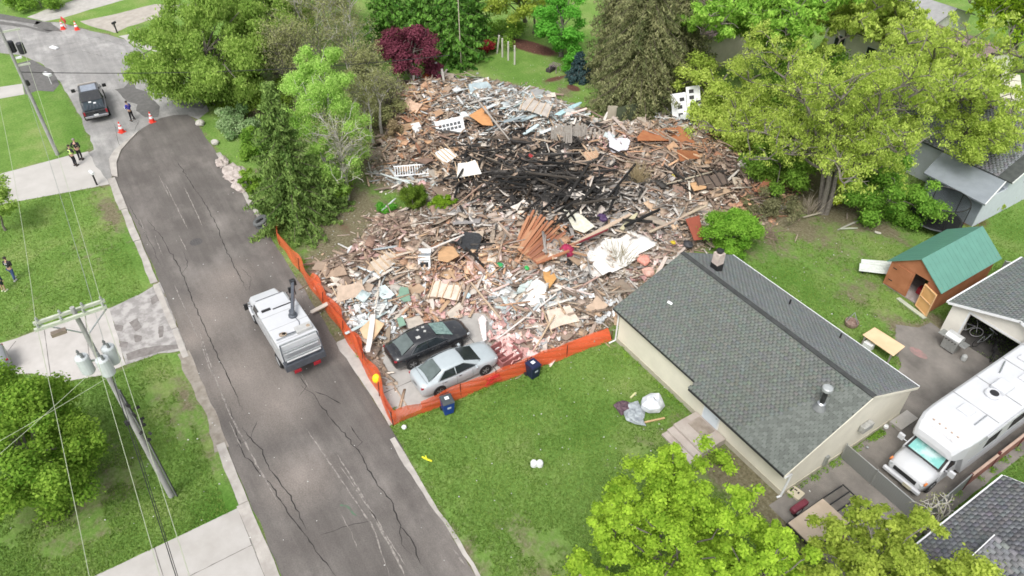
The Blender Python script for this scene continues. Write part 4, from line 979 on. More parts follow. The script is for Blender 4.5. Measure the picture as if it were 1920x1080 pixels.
for s_ in (-1, 1):
    mb = MB(); P = [(1.75, s_ * 1.035, 1.5), (.6, s_ * 1.035, 1.5), (.6, s_ * .955, 2.05), (1.45, s_ * .955, 2.05)]; mb.add(P + [(a, b_ - s_ * .02, c) for a, b_, c in P], [(0, 1, 2, 3), (7, 6, 5, 4), (0, 4, 5, 1), (1, 5, 6, 2), (2, 6, 7, 3), (3, 7, 4, 0)]); bp(mb, 'side_window', M_GLASS, tk)
    mb = MB(); mb.box((1.9, s_ * 1.32, 1.75), (.12, .22, .4)); mb.tube([(1.8, s_ * 1.0, 1.7), (1.88, s_ * 1.25, 1.75)], .02, 5); bp(mb, 'mirror', M_BLACK, tk, bevel=.02)
    mb = MB(); mb.tube([(2.9, s_ * .93, .9), (2.6, s_ * 1.05, 1.12), (2.3, s_ * 1.08, 1.15), (2.0, s_ * 1.08, .9)], .09, 6); bp(mb, 'mudguard', P_WHT, tk)
    wheel_at(tk, 2.4, s_ * .93, .46, .28, P_WHT)
    wheel_at(tk, -1.9, s_ * .92, .46, .42, P_WHT)
# box body over the cab line
mb = MB(); mb.b2((-3.1, -1.12, 1.05), (.26, 1.12, 2.45)); bp(mb, 'box_body', P_WHT, tk, bevel=.06)
mb = MB(); mb.b2((.265, -1.04, .9), (.335, 1.04, 2.15)); bp(mb, 'cab_gap', M_BLACK, tk)
for x_ in (-2.75, -1.6, -.45):
    mb = MB(); mb.b2((x_, -1.1, 2.452), (x_ + .018, 1.1, 2.46)); bp(mb, 'roof_seam', mat('seam_grey2', (.30, .30, .30), .7), tk)
mb = MB(); mb.b2((-2.7, -.98, 2.452), (-2.2, -.1, 2.62)); bp(mb, 'roof_locker', mat('dusty_white', (.42, .42, .41), .6, var=.1), tk, bevel=.02)
mb = MB(); mb.b2((-3.2, -1.0, .62), (2.0, 1.0, .9)); bp(mb, 'chassis', M_BLACK, tk)
for i, (x, w) in enumerate([(-.9, .8), (-2.2, .9), (-.0, .6)]):
    for s_ in (-1, 1):
        mb = MB(); mb.b2((x - w / 2, s_ * 1.122, 1.15), (x + w / 2, s_ * 1.14, 2.0)); bp(mb, 'locker_door', P_WHT, tk, bevel=.01)
mb = MB(); mb.b2((.02, .38, 2.452), (.2, .88, 2.5)); bp(mb, 'roof_vent', M_BLACK, tk)
mb = MB(); mb.b2((-.04, -.92, 2.452), (.04, .28, 2.475)); bp(mb, 'roof_slot', M_BLACK, tk)
mb = MB(); mb.b2((.0, -1.0, 2.452), (.24, -.78, 2.56)); bp(mb, 'roof_vent', M_BLACK, tk)
M_CRN = mat('crane_grey', (.11, .12, .14), .45, var=.15, metal=.4)
mb = MB(); mb.lathe([(.24, 0), (.24, .12), (.16, .16), (.16, .42)], 14, (-1.15, -.45, 2.45)); cr = bp(mb, 'crane_base', M_CRN, tk)
mb = MB(); mb.box((-.35, -.85, 3.0), (2.3, .17, .22), rotm(0, -.22, -.42)); bp(mb, 'crane_boom', M_CRN, tk, bevel=.02)
mb = MB(); mb.tube([(-1.2, -.5, 2.75), (0, -.98, 2.92)], .06, 8); mb.box((.68, -1.3, 3.2), (.3, .3, .3)); mb.tube([(.68, -1.3, 3.1), (.68, -1.3, 2.3)], .03, 5); bp(mb, 'crane_ram', M_BLACK, tk)
# cluttered rear deck
mb = MB(); mb.b2((-3.55, -1.12, .95), (-3.1, 1.12, 1.35)); bp(mb, 'rear_deck', M_CRN, tk)
for x, z, r in ((-3.05, 2.52, .035), (-3.25, 2.1, .05), (-3.45, 1.75, .05), (-2.55, 2.52, .03)):
    mb = MB(); mb.tube([(x, -1.0, z), (x, 1.0, z)], r, 8); bp(mb, 'rail', M_STEEL, tk)
for x, z, m_ in ((-3.22, 1.95, P_WHT), (-3.42, 1.6, M_WHITE), (-3.34, 1.42, M_CRN)):
    mb = MB(); mb.box((x, 0, z), (.12, 1.9, .1)); bp(mb, 'rear_rack', m_, tk, bevel=.02)
for s_ in (-1, 1):
    mb = MB(); mb.tube([(-3.05, s_ * 1.02, 2.52), (-3.3, s_ * 1.06, 2.1), (-3.5, s_ * 1.06, 1.4)], .035, 6); bp(mb, 'rack_post', M_CRN, tk)
mb = MB()
for i in range(10): mb.lathe([(.11 - .004 * i, 0), (.13, .03), (.11, .06)], 8, (-2.3 + .05 * math.sin(i * 2), .55 + .09 * math.cos(i * 1.7), 2.46 + .02 * (i % 3)))
bp(mb, 'beacon', mat('rusty_fitting', (.28, .17, .12), .7, col2=(.4, .38, .3), scale=15), tk)
mb = MB(); mb.lathe([(.15, 0), (.17, .1), (.1, .2)], 10, (-2.5, -.8, 2.45)); bp(mb, 'beacon', MATS['rusty_fitting'], tk)
mb = MB(); mb.tube([(-2.4 + .0, .5, 2.5), (-2.45, .1, 2.52), (-2.5, -.4, 2.5), (-2.5, -.8, 2.55)], .03, 6); bp(mb, 'hose', M_CRN, tk)
mb = MB(); mb.tube([(-1.35, -.5, 2.47), (-1.8, -.55, 2.47), (-2.1, -.45, 2.47), (-2.2, -.6, 2.47)], .02, 5); bp(mb, 'hose', M_CRN, tk)
mb = MB(); mb.b2((-3.6, .35, .7), (-3.55, .75, .9)); bp(mb, 'tail_light', MATS['tail_red'], tk)
mb = MB(); mb.b2((-3.6, -.75, .7), (-3.55, -.35, .9)); bp(mb, 'tail_light', MATS['tail_red'], tk)
mb = MB(); mb.box((3.42, 0, .62), (.16, 1.9, .26)); bp(mb, 'bumper', M_STEEL, tk, bevel=.03)

# ---- black pickup
x, y = -69.6, .75
pk = thing('pickup_truck', 'black pickup truck with sky sheen on cab roof parked by the kerb near the corner', 'pickup', (x, y, .014), math.pi - .06)
mb = MB(); rings = []
for xx, hw, z0, z1 in [(-2.9, .93, .55, 1.1), (-1.0, .97, .45, 1.15), (1.0, .98, .45, 1.2), (2.3, .95, .45, 1.15), (2.8, .85, .5, 1.0)]:
    rings.append([(xx, -hw, z0), (xx, -hw, z1), (xx, hw, z1), (xx, hw, z0)])
mb.loft(rings); bp(mb, 'body', P_BLK, pk, bevel=.05)
mb = MB(); rings = []
for xx, hw, z1 in [(1.75, .85, 1.2), (1.15, .78, 1.85), (.9, .76, 1.93), (-.7, .76, 1.93), (-.95, .78, 1.2)]:
    rings.append([(xx, -.95, 1.15), (xx, -hw, z1), (xx, hw, z1), (xx, .95, 1.15)])
mb.loft(rings); bp(mb, 'cab', P_BLK, pk, bevel=.03)
mb = MB(); mb.b2((-.6, -.6, 1.94), (.75, .6, 1.965)); bp(mb, 'sunroof', mat('sky_reflection_glass', (.24, .27, .32), .12, var=.15), pk)  # grey of the reflected sky is put into the cab glass colour
mb = MB(); mb.b2((.9, -.72, 1.94), (1.1, .72, 2.03)); bp(mb, 'light_bar', mat('tan_bar', (.36, .33, .3), .5), pk)
mb = MB(); mb.b2((-2.75, -.78, 1.12), (-1.0, .78, 1.19)); bp(mb, 'bed_cover', mat('bed_dark', (.035, .05, .06), .5, var=.2), pk)
for k in range(5):
    mb = MB(); mb.tube([(-2.7, -.6 + k * .28, 1.25), (-2.0, -.5 + k * .24, 1.25)], .04, 5); bp(mb, 'bed_bar', M_CRN, pk)
for q in (-.15, .2): mb = MB(); mb.b2((-1.6 + q, -.1 + q, 1.2), (-1.4 + q, .12 + q, 1.26)); bp(mb, 'bed_item', M_WHITE, pk)
mb = MB(); mb.box((-3.0, 0, .65), (.16, 1.8, .2)); bp(mb, 'bumper', mat('chrome', (.6, .6, .62), .2, var=0, metal=1), pk, bevel=.03)
mb = MB(); mb.box((-3.09, 0, .78), (.02, .35, .17)); bp(mb, 'number_plate', M_WHITE, pk)
for s_ in (-1, 1):
    mb = MB(); mb.box((1.35, s_ * 1.25, 1.4), (.14, .32, .28)); mb.tube([(1.3, s_ * .9, 1.35), (1.35, s_ * 1.2, 1.38)], .03, 5); bp(mb, 'mirror', M_BLACK, pk, bevel=.03)
    mb = MB(); P = [(1.4, s_ * .955, 1.25), (-.8, s_ * .955, 1.25), (-.65, s_ * .79, 1.85), (1.0, s_ * .79, 1.85)]; mb.add(P + [(a, b_ - s_ * .03, c) for a, b_, c in P], [(0, 1, 2, 3), (7, 6, 5, 4), (0, 4, 5, 1), (1, 5, 6, 2), (2, 6, 7, 3), (3, 7, 4, 0)]); bp(mb, 'side_window', M_GLASS, pk)
    for xx in (-1.9, 1.9): wheel_at(pk, xx, s_ * .88, .4, .28)
    mb = MB(); mb.box((-2.93, s_ * .86, .95), (.06, .14, .3)); bp(mb, 'tail_light', MATS['tail_red'], pk)

# ---- motorhome: local x forward, forward = -y of the world
rv = thing('motorhome', 'white motorhome with teal sunshade parked in the side yard', 'motorhome', (-7.15, 28.4, .012), -math.pi / 2)
P_RV = mat('rv_white', (.55, .56, .58), .45, var=.02, scale=2, coat=.2)
mb = MB(); hw = 1.24; rings = []
for xx, w_, z0, z1 in [(-9.6, 1.2, .45, 3.0), (-9.5, hw, .4, 3.1), (-.6, hw, .4, 3.12), (.1, 1.2, 1.95, 3.1), (.55, 1.08, 2.0, 2.95), (.85, .95, 2.1, 2.6), (.92, .85, 2.15, 2.35)]:
    rings.append([(xx, -w_, z0), (xx, -w_, z1 - .16), (xx, -w_ + .14, z1 - .02), (xx, 0, z1 + .02), (xx, w_ - .14, z1 - .02), (xx, w_, z1 - .16), (xx, w_, z0)])
mb.loft(rings); bp(mb, 'coach_body', P_RV, rv, smooth=False, bevel=.04)
mb = MB(); rings = []
for xx, w_, z0, z1 in [(2.05, .72, .45, .92), (1.98, .86, .4, 1.05), (1.5, .95, .4, 1.22), (.95, .98, .4, 1.32)]:
    rings.append([(xx, -w_, z0), (xx, -w_, z1 - .2), (xx, -w_ * .8, z1), (xx, 0, z1 + .04), (xx, w_ * .8, z1), (xx, w_, z1 - .2), (xx, w_, z0)])
mb.loft(rings); bp(mb, 'bonnet', P_RV, rv, smooth=True)
mb = MB(); rings = []
for xx, w_, z1 in [(1.0, .97, 1.34), (.62, .92, 1.72), (.28, .86, 2.04), (-.62, .86, 2.04)]:
    rings.append([(xx, -1.0, .4), (xx, -1.0, 1.25), (xx, -w_, z1), (xx, w_, z1), (xx, 1.0, 1.25), (xx, 1.0, .4)])
mb.loft(rings); bp(mb, 'cab', P_RV, rv, bevel=.02)
mb = MB(); mb.slab([(1.06, -.9, 1.335), (1.06, .9, 1.335), (.3, .82, 2.07), (.3, -.82, 2.07)], .02); wsf = bp(mb, 'windscreen_frame', M_BLACK, rv)
mb = MB(); mb.slab([(1.0, -.78, 1.41), (1.0, .78, 1.41), (.36, .72, 2.035), (.36, -.72, 2.035)], .01); bp(mb, 'windscreen', mat('teal_sunshade_glass', (.20, .50, .47), .18, col2=(.50, .66, .66), scale=1.6, thr=(.42, .6)), rv)
for s_ in (-1, 1):
    mb = MB(); P = [(.85, s_ * 1.012, 1.3), (.0, s_ * 1.012, 1.3), (.0, s_ * .885, 1.95), (.35, s_ * .885, 1.95)]; mb.add(P + [(a, b_ - s_ * .02, c) for a, b_, c in P], [(0, 1, 2, 3), (7, 6, 5, 4), (0, 4, 5, 1), (1, 5, 6, 2), (2, 6, 7, 3), (3, 7, 4, 0)]); bp(mb, 'side_window', M_GLASS, rv)
    mb = MB(); mb.box((.8, s_ * 1.3, 1.45), (.14, .28, .34)); mb.tube([(.75, s_ * .98, 1.35), (.8, s_ * 1.2, 1.4)], .03, 5); mr_ = bp(mb, 'mirror', P_RV, rv, bevel=.03)
    mb = MB(); mb.box((.72, s_ * 1.3, 1.45), (.02, .22, .28)); bp(mb, 'mirror_glass', M_BLACK, mr_)
    for xx, w_ in ((-2.2, 1.1), (-4.4, 1.4), (-7.2, 1.3)):
        mb = MB(); mb.b2((xx - w_ / 2, s_ * 1.242 - .01, 1.6), (xx + w_ / 2, s_ * 1.242 + .01, 2.3)); bp(mb, 'side_window', M_GLASS, rv)
    wheel_at(rv, 1.2, s_ * .88, .38, .24, M_ALU); wheel_at(rv, -5.6, s_ * .95, .38, .4, M_ALU)
    mb = MB(); mb.box((1.93, s_ * .74, .82), (.2, .26, .2)); bp(mb, 'headlight', MATS['headlight_clear'], rv, bevel=.03)
    mb = MB(); mb.box((1.86, s_ * .9, .98), (.2, .08, .08)); bp(mb, 'indicator', mat('amber_lens', (.6, .2, .06), .4), rv)
mb = MB(); mb.box((2.06, 0, .82), (.06, 1.15, .22)); bp(mb, 'grille', M_BLACK, rv)
mb = MB(); mb.box((2.14, 0, .5), (.18, 1.9, .2)); bp(mb, 'bumper', P_RV, rv, bevel=.04)
mb = MB(); mb.box((2.25, .35, .52), (.02, .4, .2)); bp(mb, 'number_plate', mat('tan_plate', (.5, .47, .35), .6), rv)
for xx in (-2.0, -3.9, -6.2, -8.0):
    mb = MB(); mb.b2((xx, -1.15, 3.125), (xx + .02, 1.15, 3.15)); bp(mb, 'roof_seam', mat('seam_grey', (.33, .33, .33), .7), rv)
for s_ in (-1, 1):
    for z_ in (1.25, 2.55): mb = MB(); mb.b2((-9.3, s_ * 1.247 - .006, z_), (-.7, s_ * 1.247 + .006, z_ + .05)); bp(mb, 'side_stripe', mat('stripe_grey', (.25, .27, .30), .5), rv)
# roof fittings
mb = MB(); mb.b2((-4.6, -.36, 3.13), (-3.7, .36, 3.36)); ac = bp(mb, 'air_conditioner', P_RV, rv, bevel=.05)
mb = MB(); mb.lathe([(.34, 0), (.36, .1), (.3, .17)], 18, (-3.35, .0, 3.13)); dm = bp(mb, 'roof_dome', P_RV, rv)
mb = MB(); mb.lathe([(.2, .16), (.2, .2)], 18, (-3.35, .05, 3.13)); bp(mb, 'dome_fan', M_BLACK, dm)
for a, b_, w_, d_ in ((-1.4, -.1, .6, .6), (-5.8, .3, .7, .5), (-7.0, -.5, .45, .45)):
    mb = MB(); mb.box((a, b_, 3.17), (w_, d_, .09)); bp(mb, 'roof_hatch', P_RV, rv, bevel=.03)
mb = MB(); mb.tube([(-1.9, .6, 3.16), (-.9, .62, 3.16)], .03, 6); bp(mb, 'roof_antenna', M_STEEL, rv)
mb = MB(); mb.tube([(-5.0, -.6, 3.18), (-6.0, -.9, 3.18)], .035, 6); bp(mb, 'roof_antenna', M_STEEL, rv)
for k in range(5):
    mb = MB(); mb.box((.28, -.6 + k * .3, 3.07), (.06, .09, .05)); bp(mb, 'marker_light', mat('tan_lens', (.5, .38, .3), .5), rv)
mb = MB(); mb.tube([(-1.0, 1.28, 2.9), (-8.8, 1.28, 2.9)], .07, 8); bp(mb, 'awning_roll', mat('awning_grey', (.4, .41, .42), .7, var=.1), rv)
# weathered transfer lettering on the overcab is illegible in the picture: only faded traces
for k in range(7):
    mb = MB(); mb.box((.52 + .01 * k, -.65 + k * .2, 2.968 - .0), (.1, .12, .01), rotm(0, .45, 0)); bp(mb, 'faded_decal', mat('faded_grey', (.58, .56, .57), .7), rv)

# ---- flatbed trailer under the foreground leaves
A, B, C_ = S(1548, 946, .7), S(1586, 995, .7), S(1487, 985, .7)
tr = thing('utility_trailer', 'small flatbed trailer with plywood deck and dark red mudguards', 'trailer', (-7.75, 21.15, 0))
mb = MB(); mb.b2((-8.4, 19.9, .62), (-6.95, 22.2, .68)); prt(mb, 'deck', mat('weathered_ply', (.46, .37, .28), .85, col2=(.56, .46, .36), scale=1.3), tr)
mb = MB(); mb.b2((-8.45, 19.85, .5), (-6.9, 22.25, .615)); prt(mb, 'frame', M_BLACK, tr)
for xx, sg in ((-8.72, -1), (-6.58, 1)):
    mb = MB(); mb.b2((xx - .15, 20.5, .5), (xx + .15, 21.5, .78)); prt(mb, 'mudguard', mat('dark_red_steel', (.16, .03, .045), .5, var=.2), tr, bevel=.08)
    mb = MB(); mb.lathe([(.3, -.1), (.32, -.06), (.32, .06), (.3, .1), (.16, .1)], 18, (xx, 21.0, .32), rotm(ry=math.pi / 2)); w = prt(mb, 'wheel', M_RUB, tr)
    mb = MB(); mb.lathe([(.16, -.115), (.16, .115)], 14, (xx, 21.0, .32), rotm(ry=math.pi / 2)); mb.build('rim', P_WHT, w)
for a, b_ in (((-8.45, 22.25), (-8.45, 23.7)), ((-6.85, 22.25), (-6.85, 23.7)), ((-8.45, 23.7), (-6.85, 23.7)), ((-8.05, 22.25), (-8.05, 23.7)), ((-7.65, 22.25), (-7.65, 23.7)), ((-7.25, 22.25), (-7.25, 23.7))):
    mb = MB(); mb.tube([(*a, .55), (*b_, .45)], .035, 5); prt(mb, 'ramp_bar', M_BLACK, tr)
mb = MB(); mb.tube([(-8.3, 19.6, .5), (-7.65, 18.2, .45)], .04, 5); mb.tube([(-7.0, 19.6, .5), (-7.65, 18.2, .45)], .04, 5); prt(mb, 'drawbar', M_BLACK, tr)
mb = MB(); mb.tube([(-8.1, 20.6, .7), (-7.6, 21.2, .7)], .02, 5); tag(mb.build('stick', M_BLACK), 'thin dark stick lying on the plywood trailer deck', 'stick')

# ---- grey car roof peeping over the left maple
x, y = S(20, 690)
c3 = sedan('parked_sedan', 'grey car at the left edge mostly hidden by the maple', (-38.6, -10.8, .012), -math.pi / 2 + .1, mat('grey_paint', (.25, .26, .27), .3, var=.03, coat=.6))

# ------------------------------------------------------------------ orange fences
def net_mat(name, col, gap=0.54, sc_=14.0):
    """plastic snow-fence netting: holes between the strands let the ground show"""
    m, n, l, b = _new(name)
    b.inputs['Base Color'].default_value = (*col, 1); b.inputs['Roughness'].default_value = .5
    tc = n.new('ShaderNodeTexCoord'); sp = n.new('ShaderNodeSeparateXYZ'); l.new(tc.outputs['UV'], sp.inputs[0])
    def wv(o, s):
        a = n.new('ShaderNodeMath'); a.operation = 'MULTIPLY'; a.inputs[1].default_value = s; l.new(o, a.inputs[0])
        f = n.new('ShaderNodeMath'); f.operation = 'FRACT'; l.new(a.outputs[0], f.inputs[0])
        g = n.new('ShaderNodeMath'); g.operation = 'LESS_THAN'; g.inputs[1].default_value = 1 - gap; l.new(f.outputs[0], g.inputs[0]); return g.outputs[0]
    mx = n.new('ShaderNodeMath'); mx.operation = 'MAXIMUM'; l.new(wv(sp.outputs['X'], sc_), mx.inputs[0]); l.new(wv(sp.outputs['Y'], sc_), mx.inputs[1])
    tr_ = n.new('ShaderNodeBsdfTransparent'); tl = n.new('ShaderNodeBsdfTranslucent'); tl.inputs[0].default_value = (*col, 1)
    m1 = n.new('ShaderNodeMixShader'); m1.inputs[0].default_value = .3; l.new(b.outputs[0], m1.inputs[1]); l.new(tl.outputs[0], m1.inputs[2])
    ms = n.new('ShaderNodeMixShader'); l.new(mx.outputs[0], ms.inputs[0]); l.new(tr_.outputs[0], ms.inputs[1]); l.new(m1.outputs[0], ms.inputs[2])
    l.new(ms.outputs[0], n['Material Output'].inputs[0]); MATS[name] = m
    return m
M_NET = net_mat('orange_netting', (.80, .16, .06))
def netting(parent, pts, hts, leans, name='netting'):
    """a net hung along pts; each point has its own height and lean"""
    k = 9; V = []; UV = []; s = 0; n_ = len(pts)
    for i, p in enumerate(pts):
        if i: s += math.dist(p, pts[i - 1])
        a = pts[max(i - 1, 0)]; b = pts[min(i + 1, n_ - 1)]; d = math.dist(a, b); nv = (-(b[1] - a[1]) / d, (b[0] - a[0]) / d)
        for j in range(k):
            t = j / (k - 1); w = .05 * math.sin(t * 7 + s * 2.1) + leans[i] * t ** 1.3
            V.append((p[0] + nv[0] * w, p[1] + nv[1] * w, .03 + hts[i] * t * (1 - .25 * abs(leans[i]) * t))); UV.append((s, t * 1.1))
    F = [(i * k + j, i * k + j + 1, (i + 1) * k + j + 1, (i + 1) * k + j) for i in range(n_ - 1) for j in range(k - 1)]
    me = bpy.data.meshes.new(name); me.from_pydata(V, [], F); uv = me.uv_layers.new(name='UVMap')
    for lp in me.loops: uv.data[lp.index].uv = UV[lp.vertex_index]
    me.polygons.foreach_set('use_smooth', [True] * len(me.polygons))
    o = link(name, me, M_NET, parent)
    if parent is not None: o.location = tuple(-c for c in parent.location)
    return o
def dense(pts, st=.25):
    out = []
    for a, b in zip(pts[:-1], pts[1:]):
        k = max(1, int(math.dist(a, b) / st))
        for j in range(k): t = j / k; out.append(tuple(a[q] + (b[q] - a[q]) * t for q in range(len(a))))
    out.append(tuple(pts[-1])); return out
M_POST = mat('fence_post_dark', (.09, .03, .02), .6)
ctrl = [(-44.2, 8.45, 1.0, .1), (-42.5, 8.0, 1.0, .1), (-41.4, 7.8, 1.0, .15), (-38, 7.95, .92, .2), (-34, 8.0, .9, .25), (-31, 8.05, .9, .25), (-28, 8.0, .95, .2), (-25.5, 7.85, .98, .15), (-23.3, 7.62, 1.0, 0)]
dn = dense(ctrl)
f1 = thing('orange_mesh_fence', 'orange mesh fence sagging along the street edge of the rubble', 'fence', (-33, 8.2, 0))
netting(f1, [(a, b) for a, b, _, _ in dn], [h + .06 * math.sin(i * .9) for i, (_, _, h, _) in enumerate(dn)], [l_ + .12 * math.sin(i * .37) for i, (_, _, _, l_) in enumerate(dn)])
netting(f1, [(a, b + .12) for a, b, _, _ in dn[30:]], [h * .8 + .08 * math.sin(i * .7) for i, (_, _, h, _) in enumerate(dn[30:])], [l_ * 1.3 + .15 * math.sin(i * .5) for i, (_, _, _, l_) in enumerate(dn[30:])])
for a, b, h, l_ in ctrl:
    mb = MB(); mb.tube([(a, b, 0), (a - .02, b + l_ * .6, h + .1)], .025, 6); prt(mb, 'post', M_POST, f1)
ctrl2 = [(-23.3, 7.62, 1.02, 0), (-23.2, 9.5, .95, -.05), (-23.1, 11.5, 1.0, .05), (-22.95, 13.6, .95, -.05), (-22.75, 15.5, .98, .1), (-22.5, 18.0, .85, .25), (-22.25, 21.0, .6, .45)]
dn = dense(ctrl2)
f2 = thing('orange_mesh_fence', 'orange mesh fence between the lawn and the silver sedan', 'fence', (-23, 14, 0))
netting(f2, [(a, b) for a, b, _, _ in dn], [h + .03 * math.sin(i * .8) for i, (_, _, h, _) in enumerate(dn)], [l_ + .05 * math.sin(i * .6) for i, (_, _, _, l_) in enumerate(dn)])
netting(f2, [(a + .03, b) for a, b, _, _ in dn[6:]], [h * .97 for _, _, h, _ in dn[6:]], [l_ + .04 for _, _, _, l_ in dn[6:]])
for a, b, h, l_ in ctrl2[:1] + ctrl2[2:]:
    mb = MB(); mb.tube([(a, b, 0), (a, b, h + .08)], .025, 6); prt(mb, 'post', M_POST, f2)
# knot of spare netting and red tape near the middle bay
x, y = -22.95, 13.3
mb = MB(); r = random.Random(3)
P = [(x + r.uniform(-.1, .18), y + r.uniform(-.6, .6), r.uniform(.3, .85)) for _ in range(26)]
mb.tube(P, .02, 4); tag(mb.build('red_tape', mat('red_tape', (.55, .03, .03), .5)), 'tangle of red tape on the orange fence nearest the silver car bonnet', 'tape')
# yellow bucket lid / marker at the fence
x, y = S(706, 710, .7)
t = thing('marker_flag', 'bright yellow marker bag on the orange street fence', 'marker', (x, y, 0))
mb = MB(); mb.tube([(x, y, 0), (x, y, .9)], .02, 5); prt(mb, 'stake', M_POST, t)
mb = MB(); r = np.random.default_rng(2)
mb.lathe([(.05, .45), (.2, .55), (.24, .72), (.18, .9), (.06, .98)], 9, (x, y, 0)); o = prt(mb, 'bag', mat('yellow_plastic', (.82, .70, .02), .5, var=.12, scale=6), t, smooth=False)

# ------------------------------------------------------------------ bins
def bin_(loc, rz, label, lidgrey):
    t = thing('wheelie_bin', label, 'bin', loc, rz, 'blue wheelie bins at the orange fence')
    blu = mat('bin_blue', (.012, .045, .24), .45, var=.1) if lidgrey else mat('bin_navy', (.012, .017, .055), .45, var=.1)
    mb = MB(); mb.loft([[(-.24, -.25, .06), (.24, -.25, .06), (.24, .25, .06), (-.24, .25, .06)], [(-.32, -.31, .95), (.33, -.31, .95), (.33, .31, .95), (-.32, .31, .95)]]); bp(mb, 'bin_body', blu, t, bevel=.025)
    mb = MB(); mb.loft([[(-.36, -.33, .955), (.37, -.33, .955), (.37, .33, .955), (-.36, .33, .955)], [(-.3, -.28, 1.04), (.3, -.28, 1.06), (.3, .28, 1.06), (-.3, .28, 1.04)]]); ld = bp(mb, 'lid', mat('lid_grey', (.06, .07, .075), .5, var=.1) if lidgrey else blu, t, bevel=.02)
    mb = MB(); mb.b2((-.12, -.11, 1.062), (.08, .11, 1.07)); bp(mb, 'lid_sticker', M_WHITE, ld)
    mb = MB(); mb.b2((.285, -.1, .55), (.31, .1, .68)); bp(mb, 'side_mark', mat('pale_logo', (.4, .45, .5), .5), t)
    mb = MB(); mb.tube([(-.4, -.25, 1.0), (-.4, .25, 1.0)], .02, 6); bp(mb, 'handle', M_BLACK, t)
    for s_ in (-1, 1):
        mb = MB(); mb.lathe([(.12, -.03), (.12, .03)], 12, (-.28, s_ * .29, .12), rotm(rx=math.pi / 2)); bp(mb, 'wheel', M_RUB, t)
bin_((*S(840, 772), 0), -.15, 'bright blue wheelie bin with grey lid by the silver sedan rear', True)
bin_((*S(999, 705), 0), .1, 'dark navy wheelie bin on the lawn by the far half of the fence', False)

# ------------------------------------------------------------------ loose things on the lawn
def crumple(name, c, r3, m, seed, n1=12, n2=16, flat=.3, R=None):
    V = []; rr = np.random.default_rng(seed); F = []
    for i in range(n1):
        th = math.pi * i / (n1 - 1)
        for j in range(n2):
            ph = 2 * math.pi * j / n2
            d = np.array((math.sin(th) * math.cos(ph), math.sin(th) * math.sin(ph), math.cos(th)))
            q = 1 + flat * (fbm(np.array([d[0] * 2.2 + seed]), np.array([d[1] * 2.2 + d[2] * 1.7]), seed)[0] - .5) * 2 + rr.normal(0, flat * .12)
            V.append(tuple(np.array(c) + d * q * np.array(r3)))
    F = [(i * n2 + j, (i + 1) * n2 + j, (i + 1) * n2 + (j + 1) % n2, i * n2 + (j + 1) % n2) for i in range(n1 - 1) for j in range(n2)]
    mb = MB(); mb.add(V, F)
    for k in range(len(mb.v)):
        if mb.v[k][2] < .01: mb.v[k] = (mb.v[k][0], mb.v[k][1], .01)
    return mb
x, y = S(1222, 765); mb = crumple('a', (x, y, .36), (.56, .66, .5), None, 3, 6, 7, flat=.3)
tag(mb.build('white_sack', mat('sack_white', (.68, .70, .72), .6, col2=(.5, .53, .57), scale=4, bump=.5, bscale=5)), 'big crumpled white sack on the lawn by the steps', 'sack')
x, y = S(1188, 778); mb = crumple('b', (x, y, .12), (.75, .6, .3), None, 8, 7, 9, flat=.7)
tag(mb.build('silver_tarp', mat('tarp_silver', (.40, .44, .46), .35, col2=(.20, .22, .24), scale=5, bump=.7, bscale=6)), 'silver grey crumpled tarp lying beside the white sack', 'tarp')
x, y = S(1166, 766); mb = crumple('c', (x, y, .14), (.45, .42, .26), None, 12, 7, 8, flat=.6)
tag(mb.build('dark_cloth', mat('dark_cloth', (.06, .035, .05), .9, col2=(.17, .11, .13), scale=6, bump=.6)), 'dark purple bundle of cloth left of the silver tarp', 'cloth')
for i, (a, b, w, c, lab) in enumerate([((1182, 748), (1192, 738), .1, (.55, .55, .28), 'short pale yellow block behind the dark cloth bundle'), ((1205, 795), (1246, 785), .09, (.50, .34, .18), 'orange brown stick pointing out from under the silver tarp')]):
    (xa, ya), (xb, yb) = S(*a), S(*b); mb = MB(); mb.box(((xa + xb) / 2, (ya + yb) / 2, .08), (math.dist((xa, ya), (xb, yb)), w, .06), rotm(0, .04, math.atan2(yb - ya, xb - xa))); tag(mb.build('stick', mat('st' + str(i), c, .8)), lab, 'stick')
for i, (px, py) in enumerate(((1001, 873), (1012, 873))):
    x, y = S(px, py); t = thing('white_jug', ['left one of two white jugs standing together on the lawn', 'right one of two white jugs standing together on the lawn'][i], 'jug', (x, y, 0), 0, 'white jugs on the lawn')
    mb = MB(); mb.lathe([(.13, 0), (.17, .03), (.17, .26), (.12, .34), (.04, .37)], 12); bp(mb, 'jug_body', M_WHITE, t, smooth=False, bevel=.01)
    mb = MB(); mb.lathe([(.045, .371), (.045, .41)], 10); bp(mb, 'cap', M_WHITE, t)
x, y = S(758, 803); mb = crumple('d', (x, y, .1), (.13, .13, .12), None, 5, flat=.2); tag(mb.build('white_ball', M_WHITE), 'white round litter at the grass corner below the fence end', 'litter')
(xa, ya) = S(800, 862); mb = MB(); mb.tube([(xa - .25, ya - .12, .04), (xa, ya, .04), (xa + .28, ya + .15, .1)], .045, 5); mb.tube([(xa - .2, ya + .05, .05), (xa + .02, ya + .0, .05)], .035, 5); tag(mb.build('yellow_scrap', mat('yellow_bright', (.75, .72, .04), .5)), 'bright yellow scrap on the lawn near the street', 'scrap')
